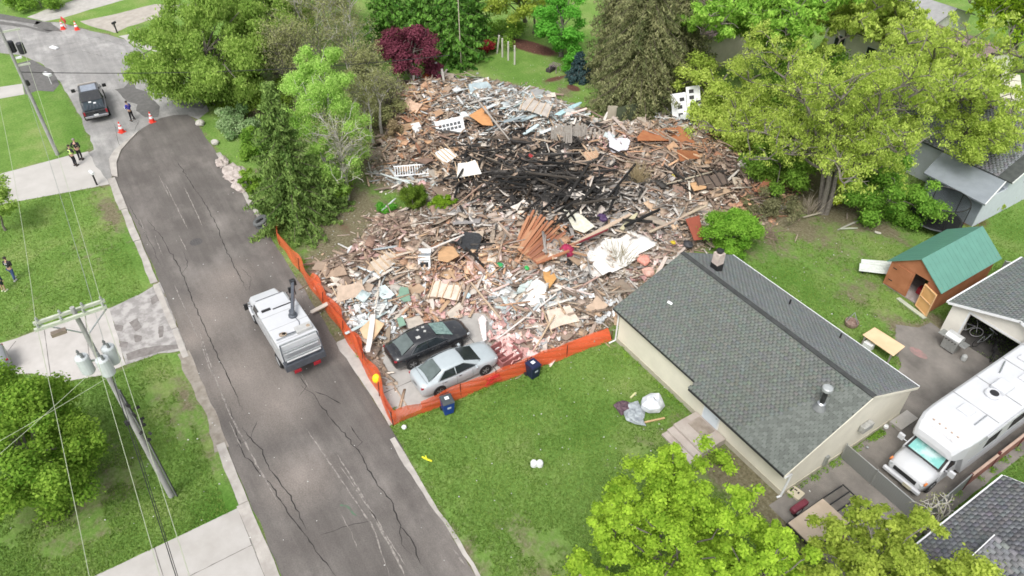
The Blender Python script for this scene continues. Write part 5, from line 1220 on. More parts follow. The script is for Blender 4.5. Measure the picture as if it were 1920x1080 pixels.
# white specks over the grass: each a small flake
def flakes():
    r = np.random.default_rng(5); C = []; D = []
    for (cx, cy, sx, sy, k) in [(1010, 640, 6, 3, 70), (960, 150, 5, 4, 60), (1060, 140, 3, 3, 40), (1500, 480, 6, 3, 60), (640, 450, 5, 3, 120), (400, 900, 2, 2, 12), (230, 860, 3, 3, 25), (1150, 750, 5, 5, 50), (900, 900, 5, 5, 35), (650, 560, 3, 1.5, 60), (480, 620, 6, 2, 40), (1650, 450, 4, 2, 20)]:
        x0, y0 = S(cx, cy)
        for _ in range(k): C.append((x0 + r.normal(0, sx), y0 + r.normal(0, sy), .05)); D.append((r.uniform(.02, .08), r.uniform(.02, .06), .015))
    C = np.array(C); D = np.array(D); a = r.uniform(0, 6.28, len(C)); R = np.stack([rotm(.2 * math.sin(q), .3 * math.cos(q * 2), q) for q in a])
    col = np.tile([[.6, .6, .57]], (len(C), 1)) * r.uniform(.7, 1.1, (len(C), 1))
    box_cloud(C, D, R, col, 'lawn_litter', attr_mat('debris_bits', .85, .25, 8, .3))
flakes()

# ------------------------------------------------------------------ yard things
x, y = S(1595, 610); t = thing('fire_pit', 'round rusty fire pit with folded grate on the back lawn', 'fire pit', (x, y, 0))
mb = MB(); mb.lathe([(.3, 0), (.38, .12), (.4, .32), (.36, .32), (.3, .1)], 14); bp(mb, 'bowl', mat('rusty_bowl', (.17, .10, .075), .8, col2=(.33, .25, .21), scale=9), t)
mb = MB(); mb.tube([(-.35, 0, .3), (-.1, .1, .9), (.35, .0, .35)], .02, 5); mb.tube([(-.2, -.3, .3), (-.1, .1, .9), (.1, .35, .3)], .02, 5); bp(mb, 'grate', M_STEEL, t)
(xa, ya) = S(1656, 643, .8)
t = thing('work_table', 'plywood sheet on supports behind the grey roofed house', 'table', (xa, ya, 0), 0)
Pp = [S(1617, 628, .8), S(1640, 614, .8), S(1697, 650, .8), S(1675, 668, .8)]
mb = MB(); mb.slab([(a, b, .82) for a, b in Pp][::-1], .03); prt(mb, 'tabletop', mat('new_plywood', (.66, .46, .28), .75, col2=(.74, .54, .34), scale=1.2), t)
for q in Pp:
    c = (np.array(q) - np.array((xa, ya))) * .85 + np.array((xa, ya)); mb = MB(); mb.b2((c[0] - .04, c[1] - .04, 0), (c[0] + .04, c[1] + .04, .785)); prt(mb, 'leg', mat('grey_wood', (.28, .26, .23), .85), t)
mb = MB(); mb.b2((xa - .8, ya - .5, .1), (xa - .3, ya - .1, .5)); prt(mb, 'crossbar', M_WHITE, t)
# gas grill
x, y = S(1778, 655); t = thing('gas_grill', 'stainless gas grill before the open garage door', 'grill', (x, y, .012), 0)
mb = MB(); mb.b2((-.4, -.28, .1), (.4, .28, .85)); bp(mb, 'cabinet', mat('stainless', (.40, .41, .40), .38, var=.12, scale=6, metal=.6), t, bevel=.02)
mb = MB(); mb.loft([[(-.42, -.3, .86), (-.42, -.3, 1.0), (-.42, -.12, 1.18), (-.42, .12, 1.2), (-.42, .3, 1.05), (-.42, .3, .86)], [(.42, -.3, .86), (.42, -.3, 1.0), (.42, -.12, 1.18), (.42, .12, 1.2), (.42, .3, 1.05), (.42, .3, .86)]]); ld = bp(mb, 'lid', mat('stainless_bright', (.62, .63, .62), .4, var=.06, metal=.4), t)
mb = MB(); mb.tube([(-.32, -.36, 1.0), (.32, -.36, 1.0)], .02, 6); bp(mb, 'lid_handle', M_STEEL, ld)
for k in range(4): mb = MB(); mb.lathe([(.03, 0), (.03, .04)], 8, (-.27 + k * .18, -.3, .8), rotm(rx=math.pi / 2)); bp(mb, 'knob', M_BLACK, t)
for s_ in (-1, 1): mb = MB(); mb.b2((s_ * .62 - .19, -.26, .78), (s_ * .62 + .19, .26, .86)); bp(mb, 'side_shelf', MATS['stainless'], t, bevel=.02)
mb = MB(); mb.lathe([(.12, 0), (.15, .05), (.15, .3), (.08, .4)], 12, (.95, -.1, 0)); tag(bp(mb, 'gas_bottle', mat('bottle_grey', (.4, .41, .4), .5), None), 'grey gas bottle standing at the right of the gas grill', 'gas bottle').location = (x, y, .012)
# bicycle-like clutter inside the garage door
for i, (px, py, lab) in enumerate([(1812, 620, 'pale wheeled clutter just inside the left of the open garage'), (1845, 640, 'thin framed cycle standing in the middle of the open garage'), (1862, 660, 'dark cycle near the motorhome side of the garage door')]):
    x, y = S(px, py, .3); y = max(y, 38.2)
    t = thing('bicycle', lab, 'bicycle', (x, y, .03), .6 + i * .7, 'cycles in the garage mouth')
    col = (mat('bike_white', (.5, .5, .5), .4), M_STEEL, M_BLACK)[i]
    for q in (-.5, .5):
        mb = MB(); mb.tube([(q + .33 * math.cos(a), 0, .34 + .33 * math.sin(a)) for a in np.linspace(0, 2 * math.pi, 17)], .022, 5); bp(mb, 'wheel', M_RUB if i else col, t)
    mb = MB(); mb.tube([(-.5, 0, .34), (-.05, 0, .3), (.3, 0, .75), (-.2, 0, .78), (-.05, 0, .3)], .022, 5); mb.tube([(-.5, 0, .34), (-.2, 0, .78)], .018, 5); mb.tube([(.5, 0, .34), (.33, 0, .95)], .02, 5); bp(mb, 'frame', col, t)
    mb = MB(); mb.tube([(.3, -.28, .98), (.34, 0, .95), (.3, .28, .98)], .02, 5); bp(mb, 'handlebar', col, t)
    mb = MB(); mb.box((-.22, 0, .84), (.24, .12, .05)); bp(mb, 'saddle', M_BLACK, t, bevel=.02)
# air conditioner / board lying at the house corner
x, y = S(1491, 926); t = thing('wooden_box', 'small tan box with dark openings at the near corner of the bungalow', 'box', (x, y, .012), .15)
mb = MB(); mb.b2((-.32, -.28, 0), (.32, .28, .12)); bp(mb, 'box_body', mat('tan_box', (.50, .45, .34), .8, var=.08), t, bevel=.01)
for a, b, c, d in ((-.25, -.15, -.18, .15), (-.15, .08, .0, .15), (.06, .0, .14, .12)): mb = MB(); mb.b2((a, b, .121), (c, d, .126)); bp(mb, 'opening', M_BLACK, t)
for i, (px, py, r_) in enumerate([(1660, 802, .13), (1592, 848, .1), (1625, 840, .08)]):
    x, y = S(px, py); mb = MB(); mb.lathe([(r_ * .7, 0), (r_, r_ * .5), (r_ * .9, r_ * 1.2), (r_ * .3, r_ * 1.5)], 10, (x, y, .012)); tag(mb.build('globe_lamp', (M_WHITE, M_STEEL, M_STEEL)[i]), ['white globe standing against the gable wall in the side yard', 'dull metal pot by the gable wall near the wire gate', 'small metal pot between globe and wire gate'][i], 'pot')
# weeds and dirt along the gable foot are part of 'foot_weeds' below

# chain-link gate and panels
M_CHAIN = mat('chain_steel', (.42, .43, .42), .4, metal=.7, var=.1)
M_CLNK = net_mat('chain_link', (.34, .35, .34), .14, 9.0)
M_CLNK.node_tree.nodes['Principled BSDF'].inputs['Metallic'].default_value = .5
def chain_panel(parent, a, b, h):
    V = [(a[0], a[1], .05), (b[0], b[1], .05), (b[0], b[1], h), (a[0], a[1], h)]; L = math.dist(a, b)
    me = bpy.data.meshes.new('wire_mesh'); me.from_pydata(V, [], [(0, 1, 2, 3)]); uv = me.uv_layers.new(name='UVMap')
    for lp, q in zip(me.loops, ((0, 0), (L, 0), (L, h), (0, h))): uv.data[lp.index].uv = q
    o = link('wire_mesh', me, M_CLNK, parent); o.location = tuple(-c for c in parent.location)
def chain_fence(name, label, pts, h, cat='fence'):
    t = thing(name, label, cat, (*pts[0], 0))
    for a, b in zip(pts[:-1], pts[1:]):
        chain_panel(t, a, b, h)
        mb = MB(); mb.tube([(*a, h), (*b, h)], .028, 6); prt(mb, 'top_rail', M_CHAIN, t)
    for a in pts:
        mb = MB(); mb.tube([(*a, 0), (*a, h + .06)], .035, 6); prt(mb, 'post', M_CHAIN, t)
    return t
chain_fence('wire_gate', 'chain link double gate across the side yard before the motorhome', [(-9.65, 25.3), (-7.9, 25.25), (-5.9, 25.2)], 1.1, 'gate')
chain_fence('wire_fence', 'chain link fence running from the gate towards the red brown fence', [(-5.2, 22.5), (-5.3, 25.4), (-5.4, 28.6)], 1.2)
chain_fence('wire_fence', 'chain link fence behind the green roofed shed', [(-13.6, 45.6), (-12.2, 46.8), (-10.5, 46.6), (-9.6, 45.4)], 1.1)
mb = crumple('q', (-12.6, 43.2, .35), (.5, .4, .38), None, 31, flat=.5); tag(mb.build('black_bag', M_BLACK), 'black bag in the gap between shed and garage', 'bag')
# red-brown board fence
t = thing('board_fence', 'red brown board fence on the far side of the motorhome', 'fence', (-5.4, 28.7, 0))
M_RB = mat('red_brown_board', (.17, .065, .05), .8, col2=(.24, .11, .085), scale=2.5, bump=.3)
for k in range(5):
    y0 = 28.7 + k * 2.3
    for z in (.22, .55, .88):
        mb = MB(); mb.b2((-5.42, y0 + .06, z - .13), (-5.38, y0 + 2.24, z + .13)); prt(mb, 'board', M_RB, t)
    mb = MB(); mb.b2((-5.46, y0 + .06, 1.02), (-5.34, y0 + 2.24, 1.05)); prt(mb, 'cap_rail', mat('pale_cap_wood', (.42, .3, .24), .8), t)
    mb = MB(); mb.b2((-5.47, y0 - .05, 0), (-5.35, y0 + .05, 1.2)); prt(mb, 'post', mat('post_red', (.10, .03, .028), .8), t)
# trampoline with enclosure
x, y = -19.1, 46.9
t = thing('trampoline', 'round black trampoline with net hoop next to the grey house', 'trampoline', (x, y, 0))
mb = MB(); mb.lathe([(1.55, .68), (1.55, .72), (.1, .7)], 28); bp(mb, 'jump_mat', mat('mat_black', (.012, .013, .015), .7, var=.1), t)
mb = MB(); mb.tube([(1.62 * math.cos(a), 1.62 * math.sin(a), .7) for a in np.linspace(0, 2 * math.pi, 33)], .06, 6, cap=False); bp(mb, 'ring', mat('ring_dark', (.05, .055, .06), .6), t)
mb = MB(); mb.tube([(1.62 * math.cos(a), 1.62 * math.sin(a), 2.3) for a in np.linspace(0, 2 * math.pi, 33)], .04, 6, cap=False); bp(mb, 'hoop', M_BLACK, t)
for k in range(6):
    a = k * math.pi / 3 + .3
    mb = MB(); mb.tube([(1.66 * math.cos(a), 1.66 * math.sin(a), 0), (1.66 * math.cos(a), 1.66 * math.sin(a), 2.3)], .035, 6); bp(mb, 'pole', M_BLACK, t)
me = bpy.data.meshes.new('net'); k = 32; V = [(1.6 * math.cos(2 * math.pi * i / k), 1.6 * math.sin(2 * math.pi * i / k), z) for z in (.72, 2.28) for i in range(k)]
me.from_pydata(V, [], [(i, (i + 1) % k, (i + 1) % k + k, i + k) for i in range(k)]); uv = me.uv_layers.new(name='UVMap')
for p in me.polygons:
    for q, li in enumerate(p.loop_indices): uv.data[li].uv = ((p.index + (1 if q in (1, 2) else 0)) * .38, 0 if q < 2 else 1.8)
link('net', me, net_mat('enclosure_net', (.03, .03, .035), .86, 11), t)
# garden posts beyond the back lawn
for i, (px, py, hh) in enumerate([(932, 100, 1.9), (942, 107, 1.9), (953, 113, 1.9), (965, 121, 1.9)]):
    x, y = S(px, py); mb = MB(); mb.tube([(x, y, 0), (x + (.25 if i == 0 else 0), y + (.12 if i == 0 else 0), hh)], .09, 8)
    tag(mb.build('garden_post', mat('pale_post', (.50, .48, .42), .8, var=.12)), ['leftmost leaning pale post of four by the garden bed', 'second from left of four pale posts by the garden bed', 'third from left of four pale posts by the garden bed', 'rightmost of four pale posts by the garden bed'][i], 'post', 'pale posts by the garden bed')
# thin pale flag pole rising above the back lawn
x, y = S(865, 130); mb = MB(); mb.tube([(x, y, 0), (x, y, 8.5)], .055, 8, r1=.035); tag(mb.build('flag_pole', mat('pole_pale', (.50, .45, .35), .7)), 'tall thin pale pole standing on the back lawn before the dark conifers', 'pole')
x, y = S(1040, 135); t = thing('broken_chair', 'overturned dark frame chair on the mulch of the back lawn', 'chair', (x, y, 0), .4)
for q in ((-.4, -.4), (.4, -.4), (.4, .4), (-.4, .4)): mb = MB(); mb.tube([(q[0], q[1], .1), (q[0] * .8, q[1] * .8, .75)], .04, 5); bp(mb, 'leg', mat('chair_wood', (.24, .19, .19), .8), t)
for k in range(5): mb = MB(); mb.box((-.4 + k * .2, 0, .75), (.07, .95, .04)); bp(mb, 'slat', MATS['chair_wood'], t)
mb = MB(); mb.b2((-.7, -.5, .02), (-.2, .7, .35)); bp(mb, 'seat', mat('dark_seat', (.05, .04, .045), .8), t)

# ------------------------------------------------------------------ street furniture
def cone(px, py, label):
    x, y = S(px, py); t = thing('traffic_cone', label, 'traffic cone', (x, y, .016), random.uniform(0, 1.5), 'orange traffic cones closing the street')
    o_ = mat('cone_orange', (.72, .05, .03), .5, var=.08)
    mb = MB(); mb.lathe([(.23, .04), (.17, .35)], 14); bp(mb, 'cone_lower', o_, t)
    mb = MB(); mb.lathe([(.17, .35), (.125, .56)], 14); bp(mb, 'reflective_band', M_WHITE, t)
    mb = MB(); mb.lathe([(.125, .56), (.10, .66)], 14); bp(mb, 'cone_middle', o_, t)
    mb = MB(); mb.lathe([(.10, .66), (.07, .8)], 14); bp(mb, 'reflective_band', M_WHITE, t)
    mb = MB(); mb.lathe([(.07, .8), (.035, .95)], 14); bp(mb, 'cone_tip', o_, t)
    mb = MB(); mb.b2((-.25, -.25, 0), (.25, .25, .04)); bp(mb, 'base', o_, t, bevel=.01)
cone(229, 248, 'traffic cone nearest the two officers at the light asphalt edge')
cone(286, 229, 'traffic cone at the edge of the dark patch beside the new asphalt')
cone(119, 55, 'left traffic cone at the far side of the junction')
cone(145, 56, 'right traffic cone at the far side of the junction')
x, y = S(121, 53); mb = MB(); mb.box((x - .3, y + .2, .8), (.7, .1, .35), rotm(0, .3, .4)); mb.tube([(x - .3, y + .2, 0), (x - .3, y + .2, .8)], .04, 5); tag(mb.build('barricade', mat('red_board', (.5, .06, .05), .6)), 'small red barricade standing behind the far left cone', 'barricade')
def mailbox(px, py, label, col, rz=0):
    x, y = S(px, py); t = thing('mailbox', label, 'mailbox', (x, y, 0), rz)
    mb = MB(); mb.b2((-.05, -.05, 0), (.05, .05, 1.0)); bp(mb, 'post', M_BLACK, t)
    mb = MB(); rg = [[(xx, -.1, 1.0), (xx, -.1, 1.14), (xx, -.05, 1.2), (xx, .05, 1.2), (xx, .1, 1.14), (xx, .1, 1.0)] for xx in (-.26, .26)]; mb.loft(rg); bp(mb, 'box_body', col, t)
    mb = MB(); mb.tube([(-.22, 0, .95), (0, 0, .55)], .03, 5); bp(mb, 'brace', M_BLACK, t)
mailbox(182, 347, 'white mailbox on a black post at the concrete drive', M_WHITE, .3)
mailbox(220, 62, 'black mailbox on the far grass by the upper drive', M_BLACK, 2.3)
x, y = S(97, 158); t = thing('sign', 'small blank white sign by the patched drive', 'sign', (x, y, 0), .5)
mb = MB(); mb.tube([(0, 0, 0), (0, 0, 1.0)], .03, 5); bp(mb, 'post', M_WHITE, t); mb = MB(); mb.box((0, 0, 1.0), (.9, .3, .22)); bp(mb, 'sign_board', M_WHITE, t)
x, y = S(102, 91); mb = MB(); mb.box((x, y, .1), (1.0, .4, .12), rotm(0, 0, .5)); tag(mb.build('white_board', M_WHITE), 'white flat object lying on the road at the junction', 'board')
for i, (px, py, r_) in enumerate([(376, 234, .42), (404, 270, .36)]):
    x, y = S(px, py); mb = crumple('r', (x, y, r_ * .45), (r_, r_ * .85, r_ * .6), None, 60 + i, flat=.25); tag(mb.build('boulder', mat('boulder_pale', (.42, .40, .36), .9, col2=(.52, .50, .46), scale=4, bump=.6)), ['bigger pale boulder on the grass by the road bend', 'smaller pale boulder nearer the white tarp on the verge'][i], 'boulder', 'boulders by the road bend')
# crumpled pale tarps on the verge
for i, (px, py, a, b) in enumerate([(418, 308, .9, .5), (440, 330, 1.4, .8), (450, 350, .9, .5)]):
    x, y = S(px, py); mb = crumple('t', (x, y, .15), (a, b, .3), None, 70 + i, flat=.7); tag(mb.build('crumpled_tarp', mat('dusty_tarp', (.50, .44, .41), .8, col2=(.33, .28, .25), scale=3, bump=.8, bscale=7)), ['crumpled pale tarp nearest the boulders on the verge', 'largest crumpled pinkish tarp on the verge', 'pale tarp heap between the big tarp and the spruce'][i], 'tarp')
# two tyres stacked at the spruce
x, y = S(494, 423)
for i in range(2):
    mb = MB(); R = rotm(rx=.35, ry=-.1) if i else rotm()
    rg = []
    for a in np.linspace(0, 2 * math.pi, 25)[:-1]:
        ring = []
        for b in np.linspace(0, 2 * math.pi, 9)[:-1]:
            ring.append(np.array(((.42 + .15 * math.cos(b)) * math.cos(a), (.42 + .15 * math.cos(b)) * math.sin(a), .14 * math.sin(b))) @ R.T + np.array((x + .02 * i, y - .12 * i, .15 + .32 * i)))
        rg.append(ring)
    mb.loft(rg + [rg[0]], caps=False)
    tag(mb.build('tyre', mat('grey_tyre', (.11, .115, .115), .9, var=.25, scale=8), smooth=True), ['lower tyre of the pair at the foot of the dark spruce', 'upper tyre of the pair at the foot of the dark spruce'][i], 'tyre', 'tyres by the spruce')

# ------------------------------------------------------------------ utility poles and wires
M_POLE = mat('weathered_pole', (.27, .265, .26), .85, col2=(.36, .355, .345), scale=4, bump=.4, bscale=12)
M_ARM = mat('pale_green_arm', (.46, .49, .40), .8, var=.1, scale=8)
def pole(x, y, h, label, arms, r=.16):
    t = thing('utility_pole', label, 'utility pole', (x, y, 0))
    mb = MB(); mb.tube([(0, 0, 0), (0, 0, h)], r, 12, r1=r * .62); bp(mb, 'pole_shaft', M_POLE, t)
    for (z, dx, y0, y1) in arms:
        mb = MB(); mb.b2((dx - .055, y0, z - .06), (dx + .055, y1, z + .06)); bp(mb, 'crossarm', M_ARM, t)
    return t
px_, py_ = -25.11, -2.95
p1 = pole(px_, py_, 11.9, 'tall utility pole with double crossarm and grey transformers on the near lawn', [(11.6, -.2, -1.35, 1.05), (11.6, .2, -1.35, 1.05)], .135)
for yv in (-1.2, -.45, .3, .95):
    for dx in (-.2, .2):
        mb = MB(); mb.lathe([(.03, 0), (.06, .04), (.035, .08), (.055, .12), (.02, .18)], 8, (dx, yv, 11.66)); bp(mb, 'insulator', mat('insulator_grey', (.3, .32, .3), .4), p1)
for k, (a, b_) in enumerate(((.62, .2), (-.05, -.72), (-.1, .62))):
    mb = MB(); mb.lathe([(.22, 0), (.25, .05), (.25, .8), (.22, .85), (.1, .9)], 16, (a * .8, b_ * .7, 8.75)); tf = bp(mb, 'transformer', mat('pale_transformer', (.50, .53, .54), .35, var=.05, scale=3), p1)
    for q in (-.12, .12):
        mb = MB(); mb.lathe([(.05, 0), (.07, .06), (.04, .1), (.06, .16), (.03, .26)], 8, (a * .8 + q, b_ * .7 + q * .4, 9.6)); bp(mb, 'bushing', mat('bushing_dark', (.16, .17, .17), .4), tf)
    mb = MB(); mb.tube([(a, b_, 9.2), (a * .2, b_ * .2, 9.25)], .05, 6); bp(mb, 'bracket', M_STEEL, p1)
mb = MB(); mb.tube([(0.2, 1.0, 11.5), (.1, .1, 10.6)], .03, 5); mb.tube([(-.2, -1.2, 11.5), (-.1, -.1, 10.6)], .03, 5); bp(mb, 'arm_brace', M_STEEL, p1)
mb = MB(); mb.b2((-.1, -1.0, 10.95), (.1, -.5, 11.1)); bp(mb, 'fuse_cutout', mat('fuse_brown', (.25, .2, .16), .6), p1)
for q, r0 in ((.2, .035), (.24, .02)):
    mb = MB(); mb.tube([(q * .7, q, 0), (q * .7, q, 4.0), (q * .8, q * .7, 7.5)], r0, 6); bp(mb, 'riser_conduit', M_BLACK if r0 < .03 else mat('conduit_grey', (.16, .165, .17), .5), p1)
mb = MB()
r = random.Random(4)
for k in range(9): mb.box((.16 + r.uniform(0, .25), .25 + r.uniform(-.12, .2), 6.6 - k * .28), (.12, .1, .22), rotm(r.random(), r.random(), r.random()))
bp(mb, 'cable_closure', M_BLACK, p1)
mb = MB(); mb.box((-.3, -.2, 5.2), (.16, .22, .2)); bp(mb, 'meter_can', M_BLACK, p1)
p2x, p2y = -62.66, -3.2
p2 = pole(p2x, p2y, 10.6, 'second utility pole by the pickup with dark transformers at its top', [(9.9, 0, -1.2, 1.2), (7.4, 0, -.1, .9)], .15)
for a, b_, z in ((.1, .75, 8.2), (-.3, .2, 8.3)):
    mb = MB(); mb.lathe([(.2, 0), (.24, .05), (.24, .75), (.2, .8)], 12, (a, b_, z)); bp(mb, 'transformer', mat('dark_can', (.03, .03, .035), .5, var=.2), p2)
mb = MB(); mb.b2((-.2, .15, 7.9), (.1, .55, 8.0)); bp(mb, 'bracket', M_WHITE, p2)
mb = MB(); mb.lathe([(.12, 0), (.14, .1), (.1, .4)], 8, (.15, .2, 5.9)); bp(mb, 'splice_case', M_BLACK, p2)
M_WIRE = mat('bare_wire', (.36, .40, .28), .5, var=.05); M_WBLK = mat('black_cable', (.02, .02, .02), .6, var=0)
def wire(a, b, r_, m_, label, sag=.6, cat='wire', group='power lines along the street'):
    P = []
    for t_ in np.linspace(0, 1, 24):
        P.append((a[0] + (b[0] - a[0]) * t_, a[1] + (b[1] - a[1]) * t_, a[2] + (b[2] - a[2]) * t_ - 4 * sag * t_ * (1 - t_)))
    mb = MB(); mb.tube(P, r_, 5); tag(mb.build('power_wire', m_), label, cat, group)
zt = 11.85
for k, (y1, y2, lab) in enumerate([(-1.2, -1.1, 'leftmost pale wire'), (.95, 1.0, 'rightmost pale wire'), (-.45, -.3, 'inner pale wire left of the pole')]):
    if k < 2: wire((px_, py_ + y1, zt), (p2x, p2y + y2, 10.1), .010, M_WIRE, lab + ' spanning from the near pole to the far pole', .9)
for k, (y1, y2, z2, lab) in enumerate([(-1.2, -1.6, 11.9, 'leftmost pale wire'), (.95, .9, 11.9, 'rightmost pale wire'), (.3, .2, 11.9, 'inner pale wire')]):
    wire((px_, py_ + y1, zt), (px_ + 38, py_ + y2, z2), .010, M_WIRE, lab + ' running from the near pole towards the viewer', .9)
wire((px_ + .1, py_ + .1, 8.0), (px_ + 38, py_ + .3, 7.6), .016, M_WBLK, 'thick black cable from the near pole towards the viewer', .8)
wire((px_ + .1, py_ + .1, 7.2), (px_ + 38, py_ + .1, 6.9), .013, M_WBLK, 'lower black cable from the near pole towards the viewer', .9)
wire((px_, py_ + .1, 7.6), (p2x, p2y, 6.6), .012, mat('grey_cable', (.25, .27, .25), .6), 'thin grey cable between the two poles', .8)
wire((p2x, p2y + .1, 6.9), (-52, 27, 5.2), .03, M_WBLK, 'black service cable crossing the junction from the far pole into the trees', .6, group='service drops')
wire((px_, py_, 9.0), (-22.5, -14, 5.5), .009, M_WIRE, 'upper service wire over the left maple', .3, group='service drops')
wire((px_, py_, 8.2), (-25.5, -16, 5.3), .009, M_WIRE, 'lower service wire over the left maple', .3, group='service drops')

# ------------------------------------------------------------------ people
def skin_mesh(name, joints, edges, m, parent, sub=2):
    me = bpy.data.meshes.new(name); me.from_pydata([j[0] for j in joints], edges, [])
    o = bpy.data.objects.new(name, me); COL.objects.link(o)
    o.modifiers.new('skin', 'SKIN'); sm = o.modifiers.new('sub', 'SUBSURF'); sm.levels = sub
    o.modifiers['skin'].use_smooth_shade = True
    if not me.skin_vertices: me.attributes.new('skin_vertex', 'FLOAT', 'POINT')
    for i, j in enumerate(joints):
        rr = j[1] if isinstance(j[1], tuple) else (j[1], j[1])
        me.skin_vertices[0].data[i].radius = rr
        me.skin_vertices[0].data[i].use_root = (i == 0)
    dg = bpy.context.evaluated_depsgraph_get(); dg.update()
    nm = bpy.data.meshes.new_from_object(o.evaluated_get(dg)); nm.name = name
    bpy.data.objects.remove(o)
    return link(name, nm, m, parent)
def person(loc, rz, label, h, top, legs, hair, pose, vest=None, skin=(.48, .30, .22), shorts=False, shoes=(.03, .03, .03), hood=False, holds=False):
    t = thing('person', label, 'person', loc, rz); s = h / 1.78
    la, ra, ll, rl, lean = pose
    def J(x, y, z): return (x * s, y * s, z * s)
    hip = (0, 0, .94); ch = (lean, 0, 1.34); nk = (lean * 1.2, 0, 1.5)
    J0 = [(J(*hip), (.125 * s, .10 * s)), (J(lean * .5, 0, 1.14), (.125 * s, .10 * s)), (J(*ch), (.15 * s, .11 * s)), (J(*nk), .055 * s), (J(nk[0] + .02, 0, 1.58), .052 * s), (J(nk[0] + .03, 0, 1.66), .092 * s), (J(nk[0] + .03, 0, 1.74), .075 * s)]
    E_ = [(0, 1), (1, 2), (2, 3), (3, 4), (4, 5), (5, 6)]
    arms = []
    for sg, (el, ha) in ((1, la), (-1, ra)):
        i = len(J0); sh = (ch[0], sg * .19, 1.42)
        J0 += [(J(*sh), .06 * s), (J(*el), .043 * s), (J(*ha), .028 * s)]
        d = np.array(ha) - np.array(el); d = d / np.linalg.norm(d)
        pm = np.array(ha) + d * .07; J0.append((J(*pm), (.036 * s, .018 * s)))
        E_ += [(2, i), (i, i + 1), (i + 1, i + 2), (i + 2, i + 3)]
        side = np.cross(d, (0, 0, 1)); side = side / (np.linalg.norm(side) + 1e-6) if np.linalg.norm(side) > .1 else np.array((1, 0, 0))
        for f, ln in zip((-.03, -.01, .01, .03), (.065, .08, .075, .055)):
            k = len(J0); J0.append((J(*(pm + side * f + d * ln * .6)), .009 * s)); J0.append((J(*(pm + side * f * 1.15 + d * ln + np.array((.012, 0, 0)))), .008 * s)); E_ += [(i + 3, k), (k, k + 1)]
        k = len(J0); J0.append((J(*(np.array(ha) + d * .05 + side * .05)), .010 * s)); E_.append((i + 3, k))
        arms.append((sh, el, ha))
    for sg, (kn, an) in ((1, ll), (-1, rl)):
        i = len(J0); J0 += [(J(0, sg * .095, .86), .085 * s), (J(*kn), .056 * s), (J(*an), .038 * s), (J(an[0] + .14, an[1] + .0, .035), (.04 * s, .028 * s))]
        E_ += [(0, i), (i, i + 1), (i + 1, i + 2), (i + 2, i + 3)]
    sk = mat('skin_%02d' % int(skin[0] * 100), skin, .6, var=.05)
    skin_mesh('body', J0, E_, sk, t, 1)
    # face: nose, ears, eyes
    hx, hz = nk[0] + .03, 1.66
    mb = MB(); mb.tube([J(hx + .088, 0, hz + .025), J(hx + .118, 0, hz - .012), J(hx + .09, 0, hz - .02)], .012 * s, 5)
    for sg in (-1, 1): mb.box(J(hx, sg * .092, hz), (.03 * s, .014 * s, .05 * s))
    bp(mb, 'face_features', sk, t)
    mb = MB()
    for sg in (-1, 1): mb.box(J(hx + .088, sg * .032, hz + .03), (.01, .022 * s, .01 * s))
    mb.box(J(hx + .09, 0, hz - .045), (.008, .04 * s, .007 * s)); bp(mb, 'eyes', mat('eye_dark', (.03, .02, .02), .5), t)
    mb = MB(); mb.lathe([(.088 * s, 0), (.103 * s, .03 * s), (.098 * s, .08 * s), (.06 * s, .118 * s), (.01, .125 * s)], 12, J(hx - .015, 0, hz + .012)); bp(mb, 'hair', mat('hair_%02d' % int(hair[0] * 100), hair, .9, var=.2), t, smooth=True)
    tm = mat('top_%s' % label[:14], top, .85, var=.12, scale=8)
    T = [(J(0, 0, .93), (.145 * s, .118 * s)), (J(lean * .5, 0, 1.14), (.142 * s, .118 * s)), (J(*ch), (.168 * s, .128 * s)), (J(nk[0], 0, 1.49), .075 * s)]; TE = [(0, 1), (1, 2), (2, 3)]
    for sh, el, ha in arms:
        i = len(T); w = tuple(np.array(el) + (np.array(ha) - np.array(el)) * .85); T += [(J(*sh), .078 * s), (J(*el), .06 * s), (J(*w), .046 * s)]; TE += [(2, i), (i, i + 1), (i + 1, i + 2)]
    skin_mesh('jacket', T, TE, tm, t, 1)
    lm = mat('legs_%s' % label[:14], legs, .85, var=.12, scale=8)
    Lj = [(J(0, 0, .95), (.14 * s, .112 * s))]; LE = []
    for sg, (kn, an) in ((1, ll), (-1, rl)):
        i = len(Lj); Lj.append((J(0, sg * .095, .84), .098 * s)); LE.append((0, i))
        if shorts: q = tuple(np.array((0, sg * .095, .84)) * .1 + np.array(kn) * .9); Lj.append((J(*q), .085 * s)); LE.append((i, i + 1))
        else: Lj += [(J(*kn), .073 * s), (J(an[0], an[1], an[2] + .01), .058 * s)]; LE += [(i, i + 1), (i + 1, i + 2)]
    skin_mesh('trousers' if not shorts else 'shorts', Lj, LE, lm, t, 1)
    for sg, (kn, an) in ((1, ll), (-1, rl)):
        mb = MB(); mb.box(J(an[0] + .06, an[1], .05), (.29 * s, .105 * s, .09 * s)); bp(mb, 'shoe', mat('shoe_%02d' % int(shoes[0] * 100), shoes, .7), t, bevel=.03)
    if vest:
        V_ = [(J(0, 0, 1.0), (.17 * s, .145 * s)), (J(lean * .5, 0, 1.16), (.175 * s, .15 * s)), (J(ch[0], 0, 1.33), (.205 * s, .16 * s)), (J(ch[0], 0, 1.44), (.20 * s, .14 * s))]
        skin_mesh('safety_vest', V_, [(0, 1), (1, 2), (2, 3)], mat('hi_vis', (.62, .80, .25), .6, var=.08), t, 1)
        mb = MB(); mb.box(J(ch[0] - .165, 0, 1.3), (.03, .12 * s, .14 * s)); bp(mb, 'back_panel', M_BLACK, t)
